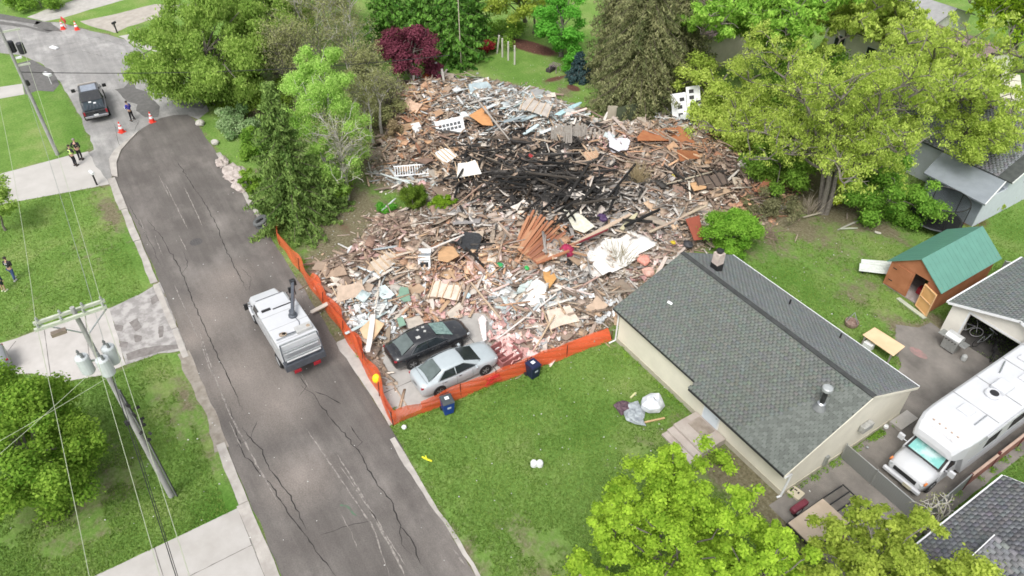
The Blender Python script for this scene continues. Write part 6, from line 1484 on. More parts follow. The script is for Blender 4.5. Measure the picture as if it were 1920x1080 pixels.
    if hood:
        mb = MB(); mb.box(J(lean - .135, 0, 1.34), (.02, .16 * s, .13 * s)); mb.box(J(lean - .135, .05, 1.1), (.02, .09 * s, .07 * s)); bp(mb, 'back_print', mat('print_white', (.55, .57, .58), .7, col2=(.1, .1, .11), scale=14, thr=(.4, .6)), t)
    if holds:
        mb = MB(); mb.box(J(.3, 0, 1.12), (.05, .34 * s, .3 * s), rotm(0, .5, 0)); bp(mb, 'clipboard', M_WHITE, t)
    return t
stand = ((.03, .10, .49), (-.02, .11, .09)), ((.03, -.10, .49), (-.02, -.11, .09))
folded = (((.02, .27, 1.16), (.22, .08, 1.18)), ((.02, -.27, 1.16), (.22, -.08, 1.16)))
hips = (((-.06, .33, 1.18), (.05, .2, 1.0)), ((-.06, -.33, 1.18), (.05, -.2, 1.0)))
down = (((-.02, .25, 1.15), (.04, .27, .9)), ((-.02, -.25, 1.15), (.04, -.27, .9)))
def lookdir(px, py, a): return a
person((*S(143, 311), .014), 2.2, 'person in yellow green safety vest standing with arms folded by the drive', 1.8, (.02, .02, .025), (.012, .012, .016), (.05, .035, .03), (*folded, *stand, .03), vest=True)
person((*S(153, 300), .014), 2.6, 'person in all black uniform standing beside the one in the safety vest', 1.86, (.014, .014, .018), (.012, .012, .015), (.25, .22, .2), (*hips, *stand, .02))
person((*S(250, 226), .014), -2.6, 'person in blue jacket with a white clipboard standing between the traffic cones', 1.78, (.045, .05, .32), (.012, .012, .016), (.04, .03, .03), (((.04, .26, 1.18), (.27, .1, 1.12)), ((.04, -.26, 1.18), (.27, -.1, 1.12)), ((.0, .14, .49), (-.05, .2, .09)), ((.06, -.12, .49), (.04, -.2, .09)), .06), holds=True)
person((*S(29, 524), 0), 2.5, 'person in black hooded top and blue jeans walking on the lawn', 1.75, (.022, .022, .026), (.05, .08, .2), (.04, .03, .025), (*folded, ((.10, .10, .5), (.06, .11, .09)), ((-.04, -.10, .5), (-.2, -.11, .12)), .05), hood=True, shoes=(.5, .5, .5))
person((*S(9, 546), 0), 2.4, 'person in navy top and dark shorts at the left picture edge', 1.72, (.012, .02, .09), (.02, .025, .035), (.1, .07, .05), (*down, *stand, .02), shorts=True, shoes=(.55, .6, .4))

# ------------------------------------------------------------------ the rubble
ux = [p[0] for p in DEB]; uy = [p[1] for p in DEB]
bx0, bx1, by0, by1 = min(ux), max(ux), min(uy), max(uy)
def zone(px, py):
    """0 mixed tan, 1 burnt, 2 pale blue/white, 3 pinkish, 4 orange timber, 5 earthy brown, 6 ash grey (weights by photo position)"""
    g = lambda cx, cy, rx, ry: np.exp(-(((px - cx) / rx) ** 2 + ((py - cy) / ry) ** 2))
    W = np.stack([np.full(px.shape, .34),
                  1.7 * g(1000, 330, 100, 42) + 1.9 * g(1075, 368, 80, 40) + .8 * g(905, 285, 60, 24) + .8 * g(1310, 338, 80, 20) + .9 * g(870, 460, 28, 22) + .5 * g(1000, 260, 120, 25),
                  .7 * g(930, 205, 100, 40) + .5 * g(1050, 225, 50, 30) + .5 * g(760, 330, 50, 20) + .6 * g(690, 560, 50, 50) + .6 * g(960, 560, 70, 30) + .5 * g(1300, 215, 60, 30),
                  .42 * g(950, 640, 100, 50) + .35 * g(850, 580, 90, 45) + .25 * g(930, 520, 100, 60) + .2 * g(1150, 270, 60, 40) + .5 * g(1220, 480, 50, 40) + .3 * g(700, 450, 80, 60),
                  .7 * g(1020, 440, 60, 45) + .55 * g(880, 500, 90, 50) + .4 * g(790, 230, 50, 70) + .6 * g(1440, 370, 60, 50) + .6 * g(1255, 270, 80, 30) + .25 * g(780, 600, 80, 40),
                  .8 * g(1350, 330, 120, 60) + .6 * g(780, 420, 100, 40) + .5 * g(1200, 300, 120, 40) + .5 * g(640, 500, 70, 50) + .5 * g(860, 260, 120, 50),
                  .9 * g(1150, 400, 110, 50) + .7 * g(1100, 460, 80, 60) + .5 * g(1200, 360, 80, 40) + .4 * g(880, 410, 60, 30)], -1)
    return W / W.sum(-1, keepdims=True)
PAL = [
    [(.36, .285, .21), (.46, .39, .31), (.28, .20, .14), (.54, .49, .42), (.38, .28, .20), (.19, .14, .105), (.58, .54, .49), (.44, .30, .19), (.24, .17, .12), (.42, .33, .27)],
    [(.018, .018, .018), (.03, .029, .028), (.012, .012, .012), (.05, .046, .042), (.08, .075, .07), (.025, .024, .024), (.10, .075, .055)],
    [(.55, .60, .61), (.66, .69, .69), (.42, .48, .50), (.72, .73, .72), (.28, .31, .32), (.50, .62, .63), (.62, .60, .55)],
    [(.50, .31, .28), (.58, .42, .38), (.46, .29, .24), (.62, .52, .46), (.52, .37, .28), (.66, .60, .54)],
    [(.40, .19, .09), (.50, .28, .14), (.34, .14, .065), (.56, .36, .20), (.44, .24, .13)],
    [(.20, .13, .09), (.28, .20, .14), (.15, .10, .07), (.36, .27, .20), (.24, .14, .10)],
    [(.34, .33, .31), (.46, .44, .41), (.25, .24, .23), (.55, .53, .50), (.40, .36, .32), (.18, .17, .165)]]
def world_to_px(x, y, z):
    f = x * FW[0] + y * FW[1]; r = x * RT[0] + y * RT[1]; zz = z - CAM_H
    dep = f * math.cos(PITCH) - zz * math.sin(PITCH); up = f * math.sin(PITCH) + zz * math.cos(PITCH)
    return 960 + FOC * r / dep, 540 - FOC * up / dep
def pick_cols(x, y, z, r):
    px, py = world_to_px(x, y, z); W = zone(px, py); cw = W.cumsum(-1); u = r.random(len(x))[:, None]
    zi = (u > cw).sum(-1); zi = np.clip(zi, 0, 6)
    col = np.zeros((len(x), 3))
    for q in range(7):
        mk = zi == q; P = np.array(PAL[q]); col[mk] = P[r.integers(0, len(P), mk.sum())]
    du = np.where(zi == 1, .04, .24)[:, None] * (.4 + 1.2 * fbm(x * .3, y * .3, 55))[:, None]
    col = col * (1 - du) + du * np.array((.40, .335, .285))
    return np.clip(col * r.normal(1, .15, (len(x), 1)), .008, .8), zi
M_BITS = attr_mat('debris_bits', .85, .25, 8, .3)
# mound surface
st_ = .14
ax = np.arange(bx0 - .2, bx1 + .2, st_); ay = np.arange(by0 - .2, by1 + .2, st_)
AX, AY = np.meshgrid(ax, ay, indexing='ij')
r = np.random.default_rng(11)
HZ = mound_h(AX.ravel(), AY.ravel()).reshape(AX.shape)
HZ = np.where(HZ > 0, HZ + r.normal(0, .035, HZ.shape), 0)
ii = np.arange(AX.size).reshape(AX.shape)
F = np.stack([ii[:-1, :-1].ravel(), ii[1:, :-1].ravel(), ii[1:, 1:].ravel(), ii[:-1, 1:].ravel()], 1)
keep = (HZ.ravel()[F] > 0).any(1); F = F[keep]
colm, _ = pick_cols(AX.ravel(), AY.ravel(), HZ.ravel(), r); colm *= .62  # shade in the gaps between pieces is put into the mound colour
px_a, py_a = world_to_px(AX.ravel(), AY.ravel(), HZ.ravel()); dirt = np.array((.30, .235, .19)); mxv = .45
colm = colm * (1 - mxv) + mxv * dirt * (1 - zone(px_a, py_a)[:, 1:2] * 1.0)
used = np.unique(F); remap = -np.ones(AX.size, int); remap[used] = np.arange(len(used))
VV = np.stack([AX.ravel(), AY.ravel(), HZ.ravel() - .02], 1)[used]
me = fast_mesh('rubble_mound', VV, remap[F], {'col': colm[used]})
o = link('rubble_mound', me, M_BITS); o['kind'] = 'structure'

def scatter_points(n_, r, margin=0.0, spill=.35):
    x = r.uniform(bx0 - 1, bx1 + 1, n_ * 4); y = r.uniform(by0 - 1, by1 + 1, n_ * 4)
    ins = inpoly(x, y, DEB); d = edgedist(x, y, DEB)
    ok = (ins & (d > margin)) | (~ins & (d < r.exponential(spill, len(d))))
    for q in (P_ROAD,): ok &= ~(inpoly(x, y, q) & (r.random(len(x)) > .05))
    ok &= ~((x > -28.4) & (x < -23.5) & (y > 9.0) & (y < 16.8))
    ok &= ~((x > -21.95) & (y > 21.0) & (y < 30.2))
    ok &= ~((x > -42) & (x < -23) & (y < 8.75) & (r.random(len(x)) > .03))
    x = x[ok][:n_]; y = y[ok][:n_]; return x, y
def eul(rx, ry, rz):
    cx_, sx_, cy_, sy_, cz, sz = np.cos(rx), np.sin(rx), np.cos(ry), np.sin(ry), np.cos(rz), np.sin(rz)
    o_ = np.ones_like(rx); z_ = np.zeros_like(rx)
    Rx = np.stack([np.stack([o_, z_, z_], -1), np.stack([z_, cx_, -sx_], -1), np.stack([z_, sx_, cx_], -1)], -2)
    Ry = np.stack([np.stack([cy_, z_, sy_], -1), np.stack([z_, o_, z_], -1), np.stack([-sy_, z_, cy_], -1)], -2)
    Rz = np.stack([np.stack([cz, -sz, z_], -1), np.stack([sz, cz, z_], -1), np.stack([z_, z_, o_], -1)], -2)
    return Rz @ Ry @ Rx
def debris_stuff(n_, name, Lr, Wr, Tr, tilt, dz, seed, lift=0.0, zonefix=None, margin=0):
    r = np.random.default_rng(seed); x, y = scatter_points(n_, r, margin)
    h = mound_h(x, y); L = np.exp(r.uniform(np.log(Lr[0]), np.log(Lr[1]), len(x))); W = r.uniform(*Wr, len(x)) ; T = r.uniform(*Tr, len(x))
    # neighbouring pieces lie roughly alike
    az = fbm(x * .5, y * .5, seed) * 9 + r.normal(0, .8, len(x))
    R = eul(r.normal(0, tilt, len(x)), r.normal(0, tilt * .6, len(x)), az)
    z = h + r.uniform(0, dz, len(x)) * np.minimum(1, h * 2) + T / 2 + lift
    col, zi = pick_cols(x, y, z, r)
    C = np.stack([x, y, z], 1); D = np.stack([L, W, T], 1)
    box_cloud(C, D, R, col, name, M_BITS)
debris_stuff(13000, 'splinter_litter', (.12, .9), (.02, .08), (.01, .035), .35, .3, 21)
debris_stuff(27000, 'fragment_litter', (.06, .28), (.05, .22), (.01, .05), .5, .25, 22)
debris_stuff(3600, 'small_boards', (.5, 2.2), (.06, .17), (.025, .06), .28, .45, 23, .03)
debris_stuff(2400, 'small_sheets', (.3, 1.0), (.2, .75), (.012, .03), .4, .35, 24, .03)
# soft torn pieces: insulation, cloth, paper as bent little sheets
def soft(n_, seed, cols, cen, spread, size, name):
    r = np.random.default_rng(seed); X_, Y_ = [], []
    for (cx_, cy_, w) in cen:
        x0, y0 = S(cx_, cy_, .8); k = int(n_ * w); X_.append(x0 + r.normal(0, spread * 1.6, k)); Y_.append(y0 + r.normal(0, spread, k))
    x = np.concatenate(X_); y = np.concatenate(Y_)
    ok = inpoly(x, y, DEB); x = x[ok]; y = y[ok]; h = mound_h(x, y); k = len(x)
    g = 4; u = np.linspace(-.5, .5, g); U_, V_ = np.meshgrid(u, u, indexing='ij'); U_ = U_.ravel(); V_ = V_.ravel()
    s1 = r.uniform(*size, k); s2 = s1 * r.uniform(.4, 1, k)
    P = np.stack([U_[None] * s1[:, None] + r.normal(0, .03, (k, 16)), V_[None] * s2[:, None] + r.normal(0, .03, (k, 16)), r.normal(0, .05, (k, 16)) + .12 * np.sin(U_[None] * 5 + r.uniform(0, 6, (k, 1)))], -1)
    R = eul(r.normal(0, .35, k), r.normal(0, .35, k), r.uniform(0, 6.28, k))
    P = np.einsum('nij,nkj->nki', R, P) + np.stack([x, y, h + .14], 1)[:, None, :]
    f = np.array([(i * g + j, (i + 1) * g + j, (i + 1) * g + j + 1, i * g + j + 1) for i in range(g - 1) for j in range(g - 1)])
    F = (f[None] + (np.arange(k) * 16)[:, None, None]).reshape(-1, 4)
    c = np.array(cols)[r.integers(0, len(cols), k)] * r.normal(1, .1, (k, 1))
    o = link(name, fast_mesh(name, P.reshape(-1, 3), F, {'col': np.repeat(np.clip(c, .01, .9), 16, 0)}), M_BITS); o['kind'] = 'stuff'
soft(520, 31, [(.60, .36, .34), (.64, .46, .43), (.52, .31, .29), (.70, .60, .56)], [(940, 650, .18), (900, 600, .12), (840, 580, .14), (870, 540, .1), (960, 690, .1), (1160, 270, .1), (1225, 480, .1), (720, 470, .08), (910, 390, .08)], 1.3, (.25, .7), 'pink_insulation')
soft(420, 34, [(.60, .42, .38), (.56, .40, .33), (.66, .54, .48)], [(860, 560, .3), (930, 500, .25), (820, 470, .2), (1000, 620, .25)], 2.0, (.15, .4), 'pinkish_rubble')
soft(700, 32, [(.68, .70, .71), (.55, .57, .58), (.76, .76, .74), (.42, .44, .45)], [(700, 560, .16), (690, 600, .14), (960, 555, .14), (1100, 560, .15), (930, 200, .15), (850, 240, .1), (1100, 620, .1), (1050, 650, .06)], 1.3, (.2, .6), 'torn_sheeting')
soft(500, 33, [(.02, .02, .02), (.04, .04, .04), (.09, .085, .08)], [(980, 310, .5), (1070, 350, .4), (900, 290, .1)], 2.0, (.25, .7), 'burnt_sheeting')

WHERE = [((725, 610), 'behind the black sedan'), ((650, 540), 'by the orange street fence'), ((760, 460), 'left of the white stove'), ((880, 500), 'in front of the burnt heart'), ((820, 300), 'left of the burnt heart'),
         ((880, 200), 'at the far left rubble end'), ((1000, 190), 'near the far back lawn'), ((990, 320), 'in the burnt heart'), ((1100, 360), 'right of the burnt heart'), ((1180, 290), 'beside the rust brown sheet'),
         ((1350, 320), 'near the trees at right'), ((1430, 370), 'above the round green bush'), ((1150, 420), 'above the white roof sheet'), ((1020, 440), 'in the orange timber fan'), ((960, 560), 'in the middle front rubble'), ((1080, 580), 'left of the roofed house'), ((970, 650), 'next to the silver sedan bonnet'), ((1210, 520), 'against the house corner')]
def where(px, py):
    return min(WHERE, key=lambda w: (w[0][0] - px) ** 2 + (1.4 * (w[0][1] - py)) ** 2)[1]
WOODM = obj_mat('splintered_wood'); SHEETM = obj_mat('broken_sheet', .8, 3.0, (1, 1, 1), .25)
def cname(c):
    m_ = max(c); mn = min(c)
    if m_ < .12: return 'charred black'
    if mn > .55: return 'white'
    if c[2] > c[0] * 1.04: return 'pale blue'
    if c[0] > 1.9 * c[1]: return 'orange brown'
    if c[0] > c[1] * 1.4 and c[2] > c[1] * .8: return 'pinkish'
    if c[0] > 1.45 * c[2] and m_ > .35: return 'tan'
    if m_ - mn < .08: return 'grey'
    return 'brown'
# shared board shapes: broken, unequal ends
def board_mesh(k):
    r = random.Random(k); mb = MB(); n_ = 5; rg = []
    bend = r.uniform(-.05, .05)
    for i in range(n_):
        t_ = i / (n_ - 1) - .5; w = .5 * (1 if 0 < i < n_ - 1 else r.uniform(.3, 1)); off = (r.uniform(-.3, .3) if i in (0, n_ - 1) else 0) * .5
        z_ = bend * (1 - 4 * t_ * t_) * 3
        rg.append([(t_, -w + off * .4, -.5 + z_), (t_, w + off * .4, -.5 + z_), (t_, w + off * .4, .5 + z_), (t_, -w + off * .4, .5 + z_)])
    mb.loft(rg); return mb.mesh('board')
BM = [board_mesh(k) for k in range(10)]
def sheet_mesh(k):
    r = random.Random(100 + k); n_ = r.choice([5, 6, 7]); P = []
    base_ = [(-.5, -.5), (.5, -.5), (.5, .5), (-.5, .5)]
    for i in range(4):
        a, b = base_[i], base_[(i + 1) % 4]; P.append((a[0] * r.uniform(.75, 1), a[1] * r.uniform(.75, 1)))
        if r.random() < .6: P.append(((a[0] + b[0]) / 2 * r.uniform(.7, 1.0) + r.uniform(-.08, .08), (a[1] + b[1]) / 2 * r.uniform(.7, 1.0) + r.uniform(-.08, .08)))
    mb = MB(); mb.prism(P, -.5, .5); return mb.mesh('sheet')
SHM = [sheet_mesh(k) for k in range(10)]
for me in BM: me.materials.append(WOODM)
for me in SHM: me.materials.append(SHEETM)
def piece(kind, name, loc, dims, R, col, label=None, cat='board', group=None):
    me = (BM if kind == 'b' else SHM)[random.randrange(10)]
    o = bpy.data.objects.new(name, me); COL.objects.link(o)
    o.matrix_world = Matrix.Translation(loc) @ Matrix(R.tolist()).to_4x4() @ Matrix.Diagonal((*dims, 1))
    o.color = (*col, 1)
    return tag(o, label, cat, group)
def scatter_named(n_, kind, name, Lr, Wr, Tr, tilt, seed, groupf, lift, want=None, cat='board', ang=None):
    r = np.random.default_rng(seed); k = 0; tries = 0
    while k < n_ and tries < 60:
        tries += 1
        x, y = scatter_points(n_, r, .3)
        h = mound_h(x, y); col, zi = pick_cols(x, y, h, r)
        for i in range(len(x)):
            if want is not None and zi[i] not in want: continue
            if k >= n_: break
            L = math.exp(r.uniform(math.log(Lr[0]), math.log(Lr[1]))); W = r.uniform(*Wr); T = r.uniform(*Tr)
            az = fbm(np.array([x[i] * .35]), np.array([y[i] * .35]), 77)[0] * 11 + r.normal(0, .55)
            if kind == 's': az = r.uniform(0, 6.28)
            R = rotm(r.normal(0, tilt), r.normal(0, tilt * .55), az)
            px, py = world_to_px(x[i], y[i], h[i]); c = tuple(float(q) for q in col[i])
            ln = ('long' if L > 2.2 else 'short') if kind == 'b' else ('large' if L > 1.1 else 'small')
            noun = {'broken_board': 'broken board', 'charred_beam': 'roof timber', 'siding_strip': 'siding strip', 'debris_sheet': 'broken panel'}[name]
            lab = f'{ln} {cname(c)} {noun} {where(px, py)}'
            piece(kind, name, (x[i], y[i], float(h[i]) + lift + T / 2 + r.uniform(0, .22)), (L, W, T), R, c, lab, cat, f'{cname(c)} {noun}s {where(px, py)}')
            k += 1
scatter_named(285, 'b', 'broken_board', (1.2, 4.2), (.1, .26), (.04, .08), .2, 41, None, .12, (0, 3, 4, 5, 6))
scatter_named(230, 'b', 'charred_beam', (1.2, 3.8), (.09, .18), (.06, .14), .34, 42, None, .15, (1,), 'beam')
scatter_named(120, 'b', 'siding_strip', (.8, 2.8), (.12, .26), (.015, .03), .18, 43, None, .2, (2, 3), 'siding')
scatter_named(190, 's', 'debris_sheet', (.6, 2.1), (.5, 1.4), (.015, .04), .33, 44, None, .16, (0, 2, 3, 4, 5, 6), 'panel')

# ---- pieces that stand out in the photograph
def beam(p, q, w, th, col, label, dz=.35, dz2=None, cat='board', name='broken_board'):
    a = np.array(SM(*p, dz)); b = np.array(SM(*q, dz if dz2 is None else dz2)); d = b - a; L = np.linalg.norm(d)
    R = rotm(0, -math.asin(d[2] / L), math.atan2(d[1], d[0]))
    piece('b', name, tuple((a + b) / 2), (L, w, th), R, col, label, cat)
def plate(pts, th, m_, label, name='panel', cat='panel', dz=.3, grid=None, parent=None):
    P = [SM(px, py, dz) if len((px, py)) == 2 else None for px, py in pts]
    zm = [p[2] for p in P]; c = np.mean(P, 0)
    A_ = np.c_[[p[0] - c[0] for p in P], [p[1] - c[1] for p in P], np.ones(len(P))]; s_, *_r = np.linalg.lstsq(A_, np.array(zm) - c[2], rcond=None)
    s_ = np.clip(s_, -.35, .35)
    P = [(p[0], p[1], c[2] + s_[0] * (p[0] - c[0]) + s_[1] * (p[1] - c[1]) + .3) for p in P]
    mb = MB(); mb.slab(P, th); o = mb.build(name, m_); tag(o, label, cat); return o, P
beam((583, 586), (738, 503), .3, .06, (.62, .55, .48), 'long pale board poking over the orange street fence', .3, .6)
beam((650, 512), (672, 500), .2, .05, (.45, .33, .22), 'short tan board near the pale poking board', .3)
for i, (p, q, w, c, lab) in enumerate([
    ((700, 590), (690, 660), .3, (.70, .66, .62), 'wide white board upright behind the orange fence'), ((735, 545), (712, 590), .2, (.72, .70, .66), 'white board leaning right of the wide white board'),
    ((935, 418), (1008, 500), .16, (.46, .34, .26), 'long weathered timber running down to the green bottle'), ((1000, 498), (1182, 402), .3, (.52, .40, .30), 'long tan timber edging the white roof sheet'),
    ((1010, 488), (1140, 430), .12, (.20, .03, .04), 'dark red rail under the long tan timber'), ((932, 636), (1042, 552), .09, (.66, .62, .58), 'thin white timber slanting across the front rubble'),
    ((1046, 535), (1110, 553), .1, (.68, .58, .54), 'short pinkish lath right of the orange bag'), ((1100, 480), (1108, 520), .07, (.25, .24, .23), 'thin grey pipe over the white roof sheet'),
    ((1218, 435), (1325, 385), .2, (.46, .38, .28), 'long tan board left of the round bush'), ((1225, 432), (1292, 402), .14, (.42, .32, .25), 'second tan board under the one by the bush'),
    ((840, 445), (905, 420), .12, (.70, .66, .60), 'cream lath right of the white appliance'), ((800, 470), (870, 440), .1, (.70, .66, .62), 'white lath just above the appliance'),
    ((770, 455), (905, 345), .1, (.32, .22, .16), 'long brown pole across the front left rubble'), ((714, 326), (775, 345), .14, (.68, .72, .72), 'white rail at the left of the broken railing'),
    ((716, 395), (742, 372), .1, (.55, .6, .56), 'pale lath beside the bright green plant'), ((1165, 430), (1195, 400), .3, (.50, .46, .3), 'yellowish insulation board on the long tan timber'),
    ((875, 520), (940, 600), .1, (.5, .38, .27), 'tan pole crossing the pink insulation'), ((1000, 660), (1040, 590), .09, (.46, .35, .24), 'tan pole by the maroon cabinet'),
    ((1020, 200), (1050, 262), .12, (.45, .34, .24), 'brown timber at the far end of the rubble'), ((1250, 345), (1335, 322), .1, (.5, .44, .34), 'thin pale lath at the right end of the rubble'),
    ((1385, 340), (1440, 320), .09, (.5, .42, .34), 'pale lath nearest the trees at the right end'), ((893, 185), (955, 262), .14, (.40, .36, .32), 'grey brown timber slanting through the blue debris'),
    ((1018, 250), (1030, 285), .08, (.60, .55, .48), 'pale stake standing in the black debris'), ((940, 300), (1010, 345), .1, (.03, .03, .03), 'long charred rafter across the burnt heart'),
    ((1000, 360), (1080, 300), .12, (.02, .02, .02), 'thick charred rafter in the middle of the burnt heart'), ((1040, 400), (1130, 340), .1, (.025, .024, .022), 'charred rafter over the orange timber fan'),
    ((870, 385), (960, 330), .1, (.05, .045, .04), 'scorched timber left of the burnt heart'), ((1120, 395), (1128, 350), .1, (.03, .03, .03), 'upright charred stud right of the burnt heart'), ((1100, 390), (1104, 350), .1, (.03, .03, .03), 'second upright charred stud right of the burnt heart')]):
    beam(p, q, w, .07, c, lab, .4, .75)
# fan of orange timbers
for k in range(30):
    t_ = k / 29; a = (966 + 42 * t_ + 3 * math.sin(k * 3), 462 + 32 * t_); ang = -1.15 + .78 * t_; L_ = 62 + 14 * math.sin(k * 1.7) + 16 * t_
    b = (a[0] + L_ * math.cos(ang), a[1] + L_ * math.sin(ang))
    beam(a, b, .2, .09, [(.42, .20, .11), (.36, .15, .08), (.48, .26, .15), (.30, .13, .08)][k % 4], f'orange brown rafter in the fan of timber below the burnt heart', .55 + .012 * k, .7 + .01 * k, 'rafter', 'rafter')
    bpy.context.scene.collection.objects[-1]['group'] = 'orange brown rafters in the timber fan'
M_MEM = mat('white_membrane', (.70, .67, .63), .6, col2=(.78, .76, .73), scale=1.3, bump=.5, bscale=3)
# large white roof sheet, creased
def creased(pts, m_, label, dz, amp, name='roof_membrane', cat='sheet', seed=0):
    P = np.array([SM(px, py, dz) for px, py in pts]); lo = P.min(0); hi = P.max(0)
    k = 26; U_ = np.linspace(lo[0], hi[0], k); V_ = np.linspace(lo[1], hi[1], k); UU, VW = np.meshgrid(U_, V_, indexing='ij')
    zb_ = float(P[:, 2].mean()); hh = mound_h(UU.ravel(), VW.ravel()).reshape(UU.shape)
    Z = np.maximum(hh * .35 + zb_ * .65, hh + .3) + dz * .25 + (fbm(UU * 1.0, VW * 1.0, seed) - .4) * amp * .8
    pl = [(p[0], p[1]) for p in P]; ins = inpoly(UU.ravel(), VW.ravel(), pl).reshape(UU.shape)
    V = np.stack([UU.ravel(), VW.ravel(), Z.ravel()], 1); ii = np.arange(k * k).reshape(k, k)
    F = np.stack([ii[:-1, :-1].ravel(), ii[1:, :-1].ravel(), ii[1:, 1:].ravel(), ii[:-1, 1:].ravel()], 1); F = F[ins.ravel()[F].sum(1) >= 3]
    if len(F) == 0: return
    o = link(name, fast_mesh(name, V, F, smooth=False), m_); md = o.modifiers.new('thick', 'SOLIDIFY'); md.thickness = .03
    return tag(o, label, cat)
creased([(1110, 478), (1135, 445), (1160, 432), (1185, 430), (1200, 436), (1232, 455), (1238, 462), (1195, 480), (1170, 505), (1130, 520), (1108, 500)], M_MEM, 'large white roof sheet beside the grey roofed house', .45, .5, seed=3)
creased([(1085, 500), (1108, 474), (1150, 470), (1170, 490), (1120, 525), (1095, 520)], mat('dusty_membrane', (.60, .56, .52), .7, col2=(.70, .67, .63), scale=2, bump=.5), 'dusty white sheet folded below the large roof sheet', .3, .4, seed=6)
creased([(1135, 262), (1142, 250), (1160, 258), (1182, 264), (1178, 278), (1160, 284), (1145, 278)], mat('pale_lilac_sheet', (.66, .64, .68), .6, var=.05, bump=.4), 'pale lilac sheet piled above the burnt heart', .5, .7, seed=9)
creased([(970, 575), (995, 528), (1015, 520), (1030, 540), (1020, 560), (990, 570)], M_MEM, 'white slatted sheet right of the pink insulation', .4, .6, seed=12)
creased([(962, 560), (975, 535), (1000, 522), (1005, 530), (985, 555)], mat('pale_green_sheet', (.45, .52, .50), .6, var=.1), 'pale green grey siding bundle left of the white slatted sheet', .4, .5, seed=14)
creased([(896, 600), (905, 590), (912, 600), (912, 640), (906, 644)], mat('blush_sheet', (.74, .66, .64), .7, var=.06), 'blush white sheet standing at the driveway edge by the silver bonnet', .3, .5, seed=15)
plate([(745, 560), (752, 546), (766, 545), (771, 570), (758, 574)], .05, mat('green_panel', (.19, .31, .23), .6, var=.06), 'green panel in the rubble above the black sedan')
plate([(745, 604), (756, 600), (762, 616), (750, 620)], .05, MATS['green_panel'], 'small green panel touching the black sedan roof')
plate([(676, 625), (700, 601), (722, 615), (700, 646), (683, 640)], .05, mat('tan_ply', (.56, .37, .22), .8, col2=(.62, .45, .29), scale=2), 'tan plywood square near the black sedan tail')
plate([(856, 462), (872, 438), (906, 448), (895, 476), (870, 478)], .05, mat('black_shingle_sheet', (.035, .037, .04), .85, var=.3, scale=6, bump=.6), 'black shingle covered slab left of the orange timber fan')
plate([(840, 400), (862, 390), (905, 412), (900, 424), (850, 425)], .06, mat('grey_slab', (.33, .31, .30), .85, var=.1), 'grey slab behind the light green shrub')
plate([(822, 470), (850, 468), (862, 486), (840, 500), (822, 492)], .04, mat('orange_board', (.56, .34, .18), .8, var=.12), 'orange tan board right of the white appliance')
plate([(1018, 515), (1036, 512), (1043, 530), (1030, 545), (1019, 530)], .05, mat('orange_bag', (.60, .33, .12), .7, var=.12), 'orange panel above the white slatted sheet')
plate([(1056, 400), (1090, 408), (1115, 430), (1095, 442), (1075, 440)], .06, mat('mossy_board', (.47, .46, .36), .8, col2=(.58, .57, .5), scale=4), 'pale mossy slab at the top of the orange timber fan')
plate([(1194, 262), (1205, 248), (1275, 246), (1302, 270), (1300, 282), (1262, 272), (1195, 272)], .05, mat('rust_sheet', (.33, .115, .05), .85, col2=(.42, .18, .08), scale=1.5), 'long rust brown sheet at the upper right of the rubble')
plate([(1268, 288), (1306, 288), (1312, 304), (1275, 308)], .05, MATS['rust_sheet'], 'small rust brown sheet below the long rust sheet')
plate([(1292, 350), (1330, 344), (1322, 360), (1300, 364)], .05, MATS['orange_board'], 'orange board in dark debris above the round bush')
plate([(1412, 365), (1440, 335), (1448, 350), (1425, 366)], .05, mat('terracotta', (.42, .17, .10), .8, var=.1), 'terracotta sheet at the far right tip of the rubble')
plate([(600, 508), (640, 492), (652, 520), (612, 530)], .05, mat('brown_ply', (.36, .26, .19), .85, var=.12), 'brown plywood sheet at the left tip of the rubble')
plate([(1285, 415), (1310, 410), (1318, 455), (1300, 460)], .05, mat('oxide_red', (.30, .08, .05), .7, var=.1), 'oxide red door leaf left of the round bush', dz=.5)
plate([(880, 220), (910, 205), (925, 238), (905, 245)], .05, mat('orange_gable', (.55, .27, .11), .8, var=.1), 'orange plywood wedge behind the window frame panel', dz=.5)
plate([(770, 240), (786, 232), (792, 250), (778, 256)], .04, M_WHITE, 'small white panel at the left edge of the rubble')
# standing panels: sloping, facing the viewer, with depth
def standing(px, py, w, h, t_, lean, yaw, m_, name, label, cat, dz=.1, roll=0.0):
    x, y, z = SM(px, py, dz); t = thing(name, label, cat, (x, y, z)); t.rotation_euler = (lean, roll, yaw); return t
YAWF = math.atan2(FW[1], FW[0]) - math.pi / 2      # local -y faces the viewer
t = standing(847, 252, 1.9, 1.1, .06, -.55, YAWF + .1, None, 'window_panel', 'white door panel with two rows of dark lights in the blue debris', 'door', .3, -.18)
mb = MB(); mb.b2((-1.15, -.03, 0), (1.15, .03, 1.25)); bp(mb, 'panel', M_WHITE, t)
for k in range(6):
    for q in range(2): mb = MB(); mb.b2((-.9 + k * .31, -.05, .35 + q * .32), (-.66 + k * .31, -.031, .58 + q * .32)); bp(mb, 'pane', M_GLASS, t)
t = standing(1290, 225, 2, 2.2, .1, -.45, YAWF - .1, None, 'perforated_wall', 'white wall section with dark square openings leaning by the trees', 'wall section', .2, -.2)
mb = MB(); mb.b2((-1.25, -.05, 0), (-.02, .05, 2.3)); mb.b2((.02, -.05, 0), (1.15, .05, 2.7)); bp(mb, 'panel', M_WHITE, t)
for a, b in ((-.75, .35), (-.75, 1.0), (-.55, 1.6), (.25, .45), (.3, 1.05), (.25, 1.65), (.25, 2.15), (.75, .5), (.75, 1.2)): mb = MB(); mb.b2((a, -.07, b), (a + .38, -.051, b + .3)); bp(mb, 'opening', M_BLACK, t)
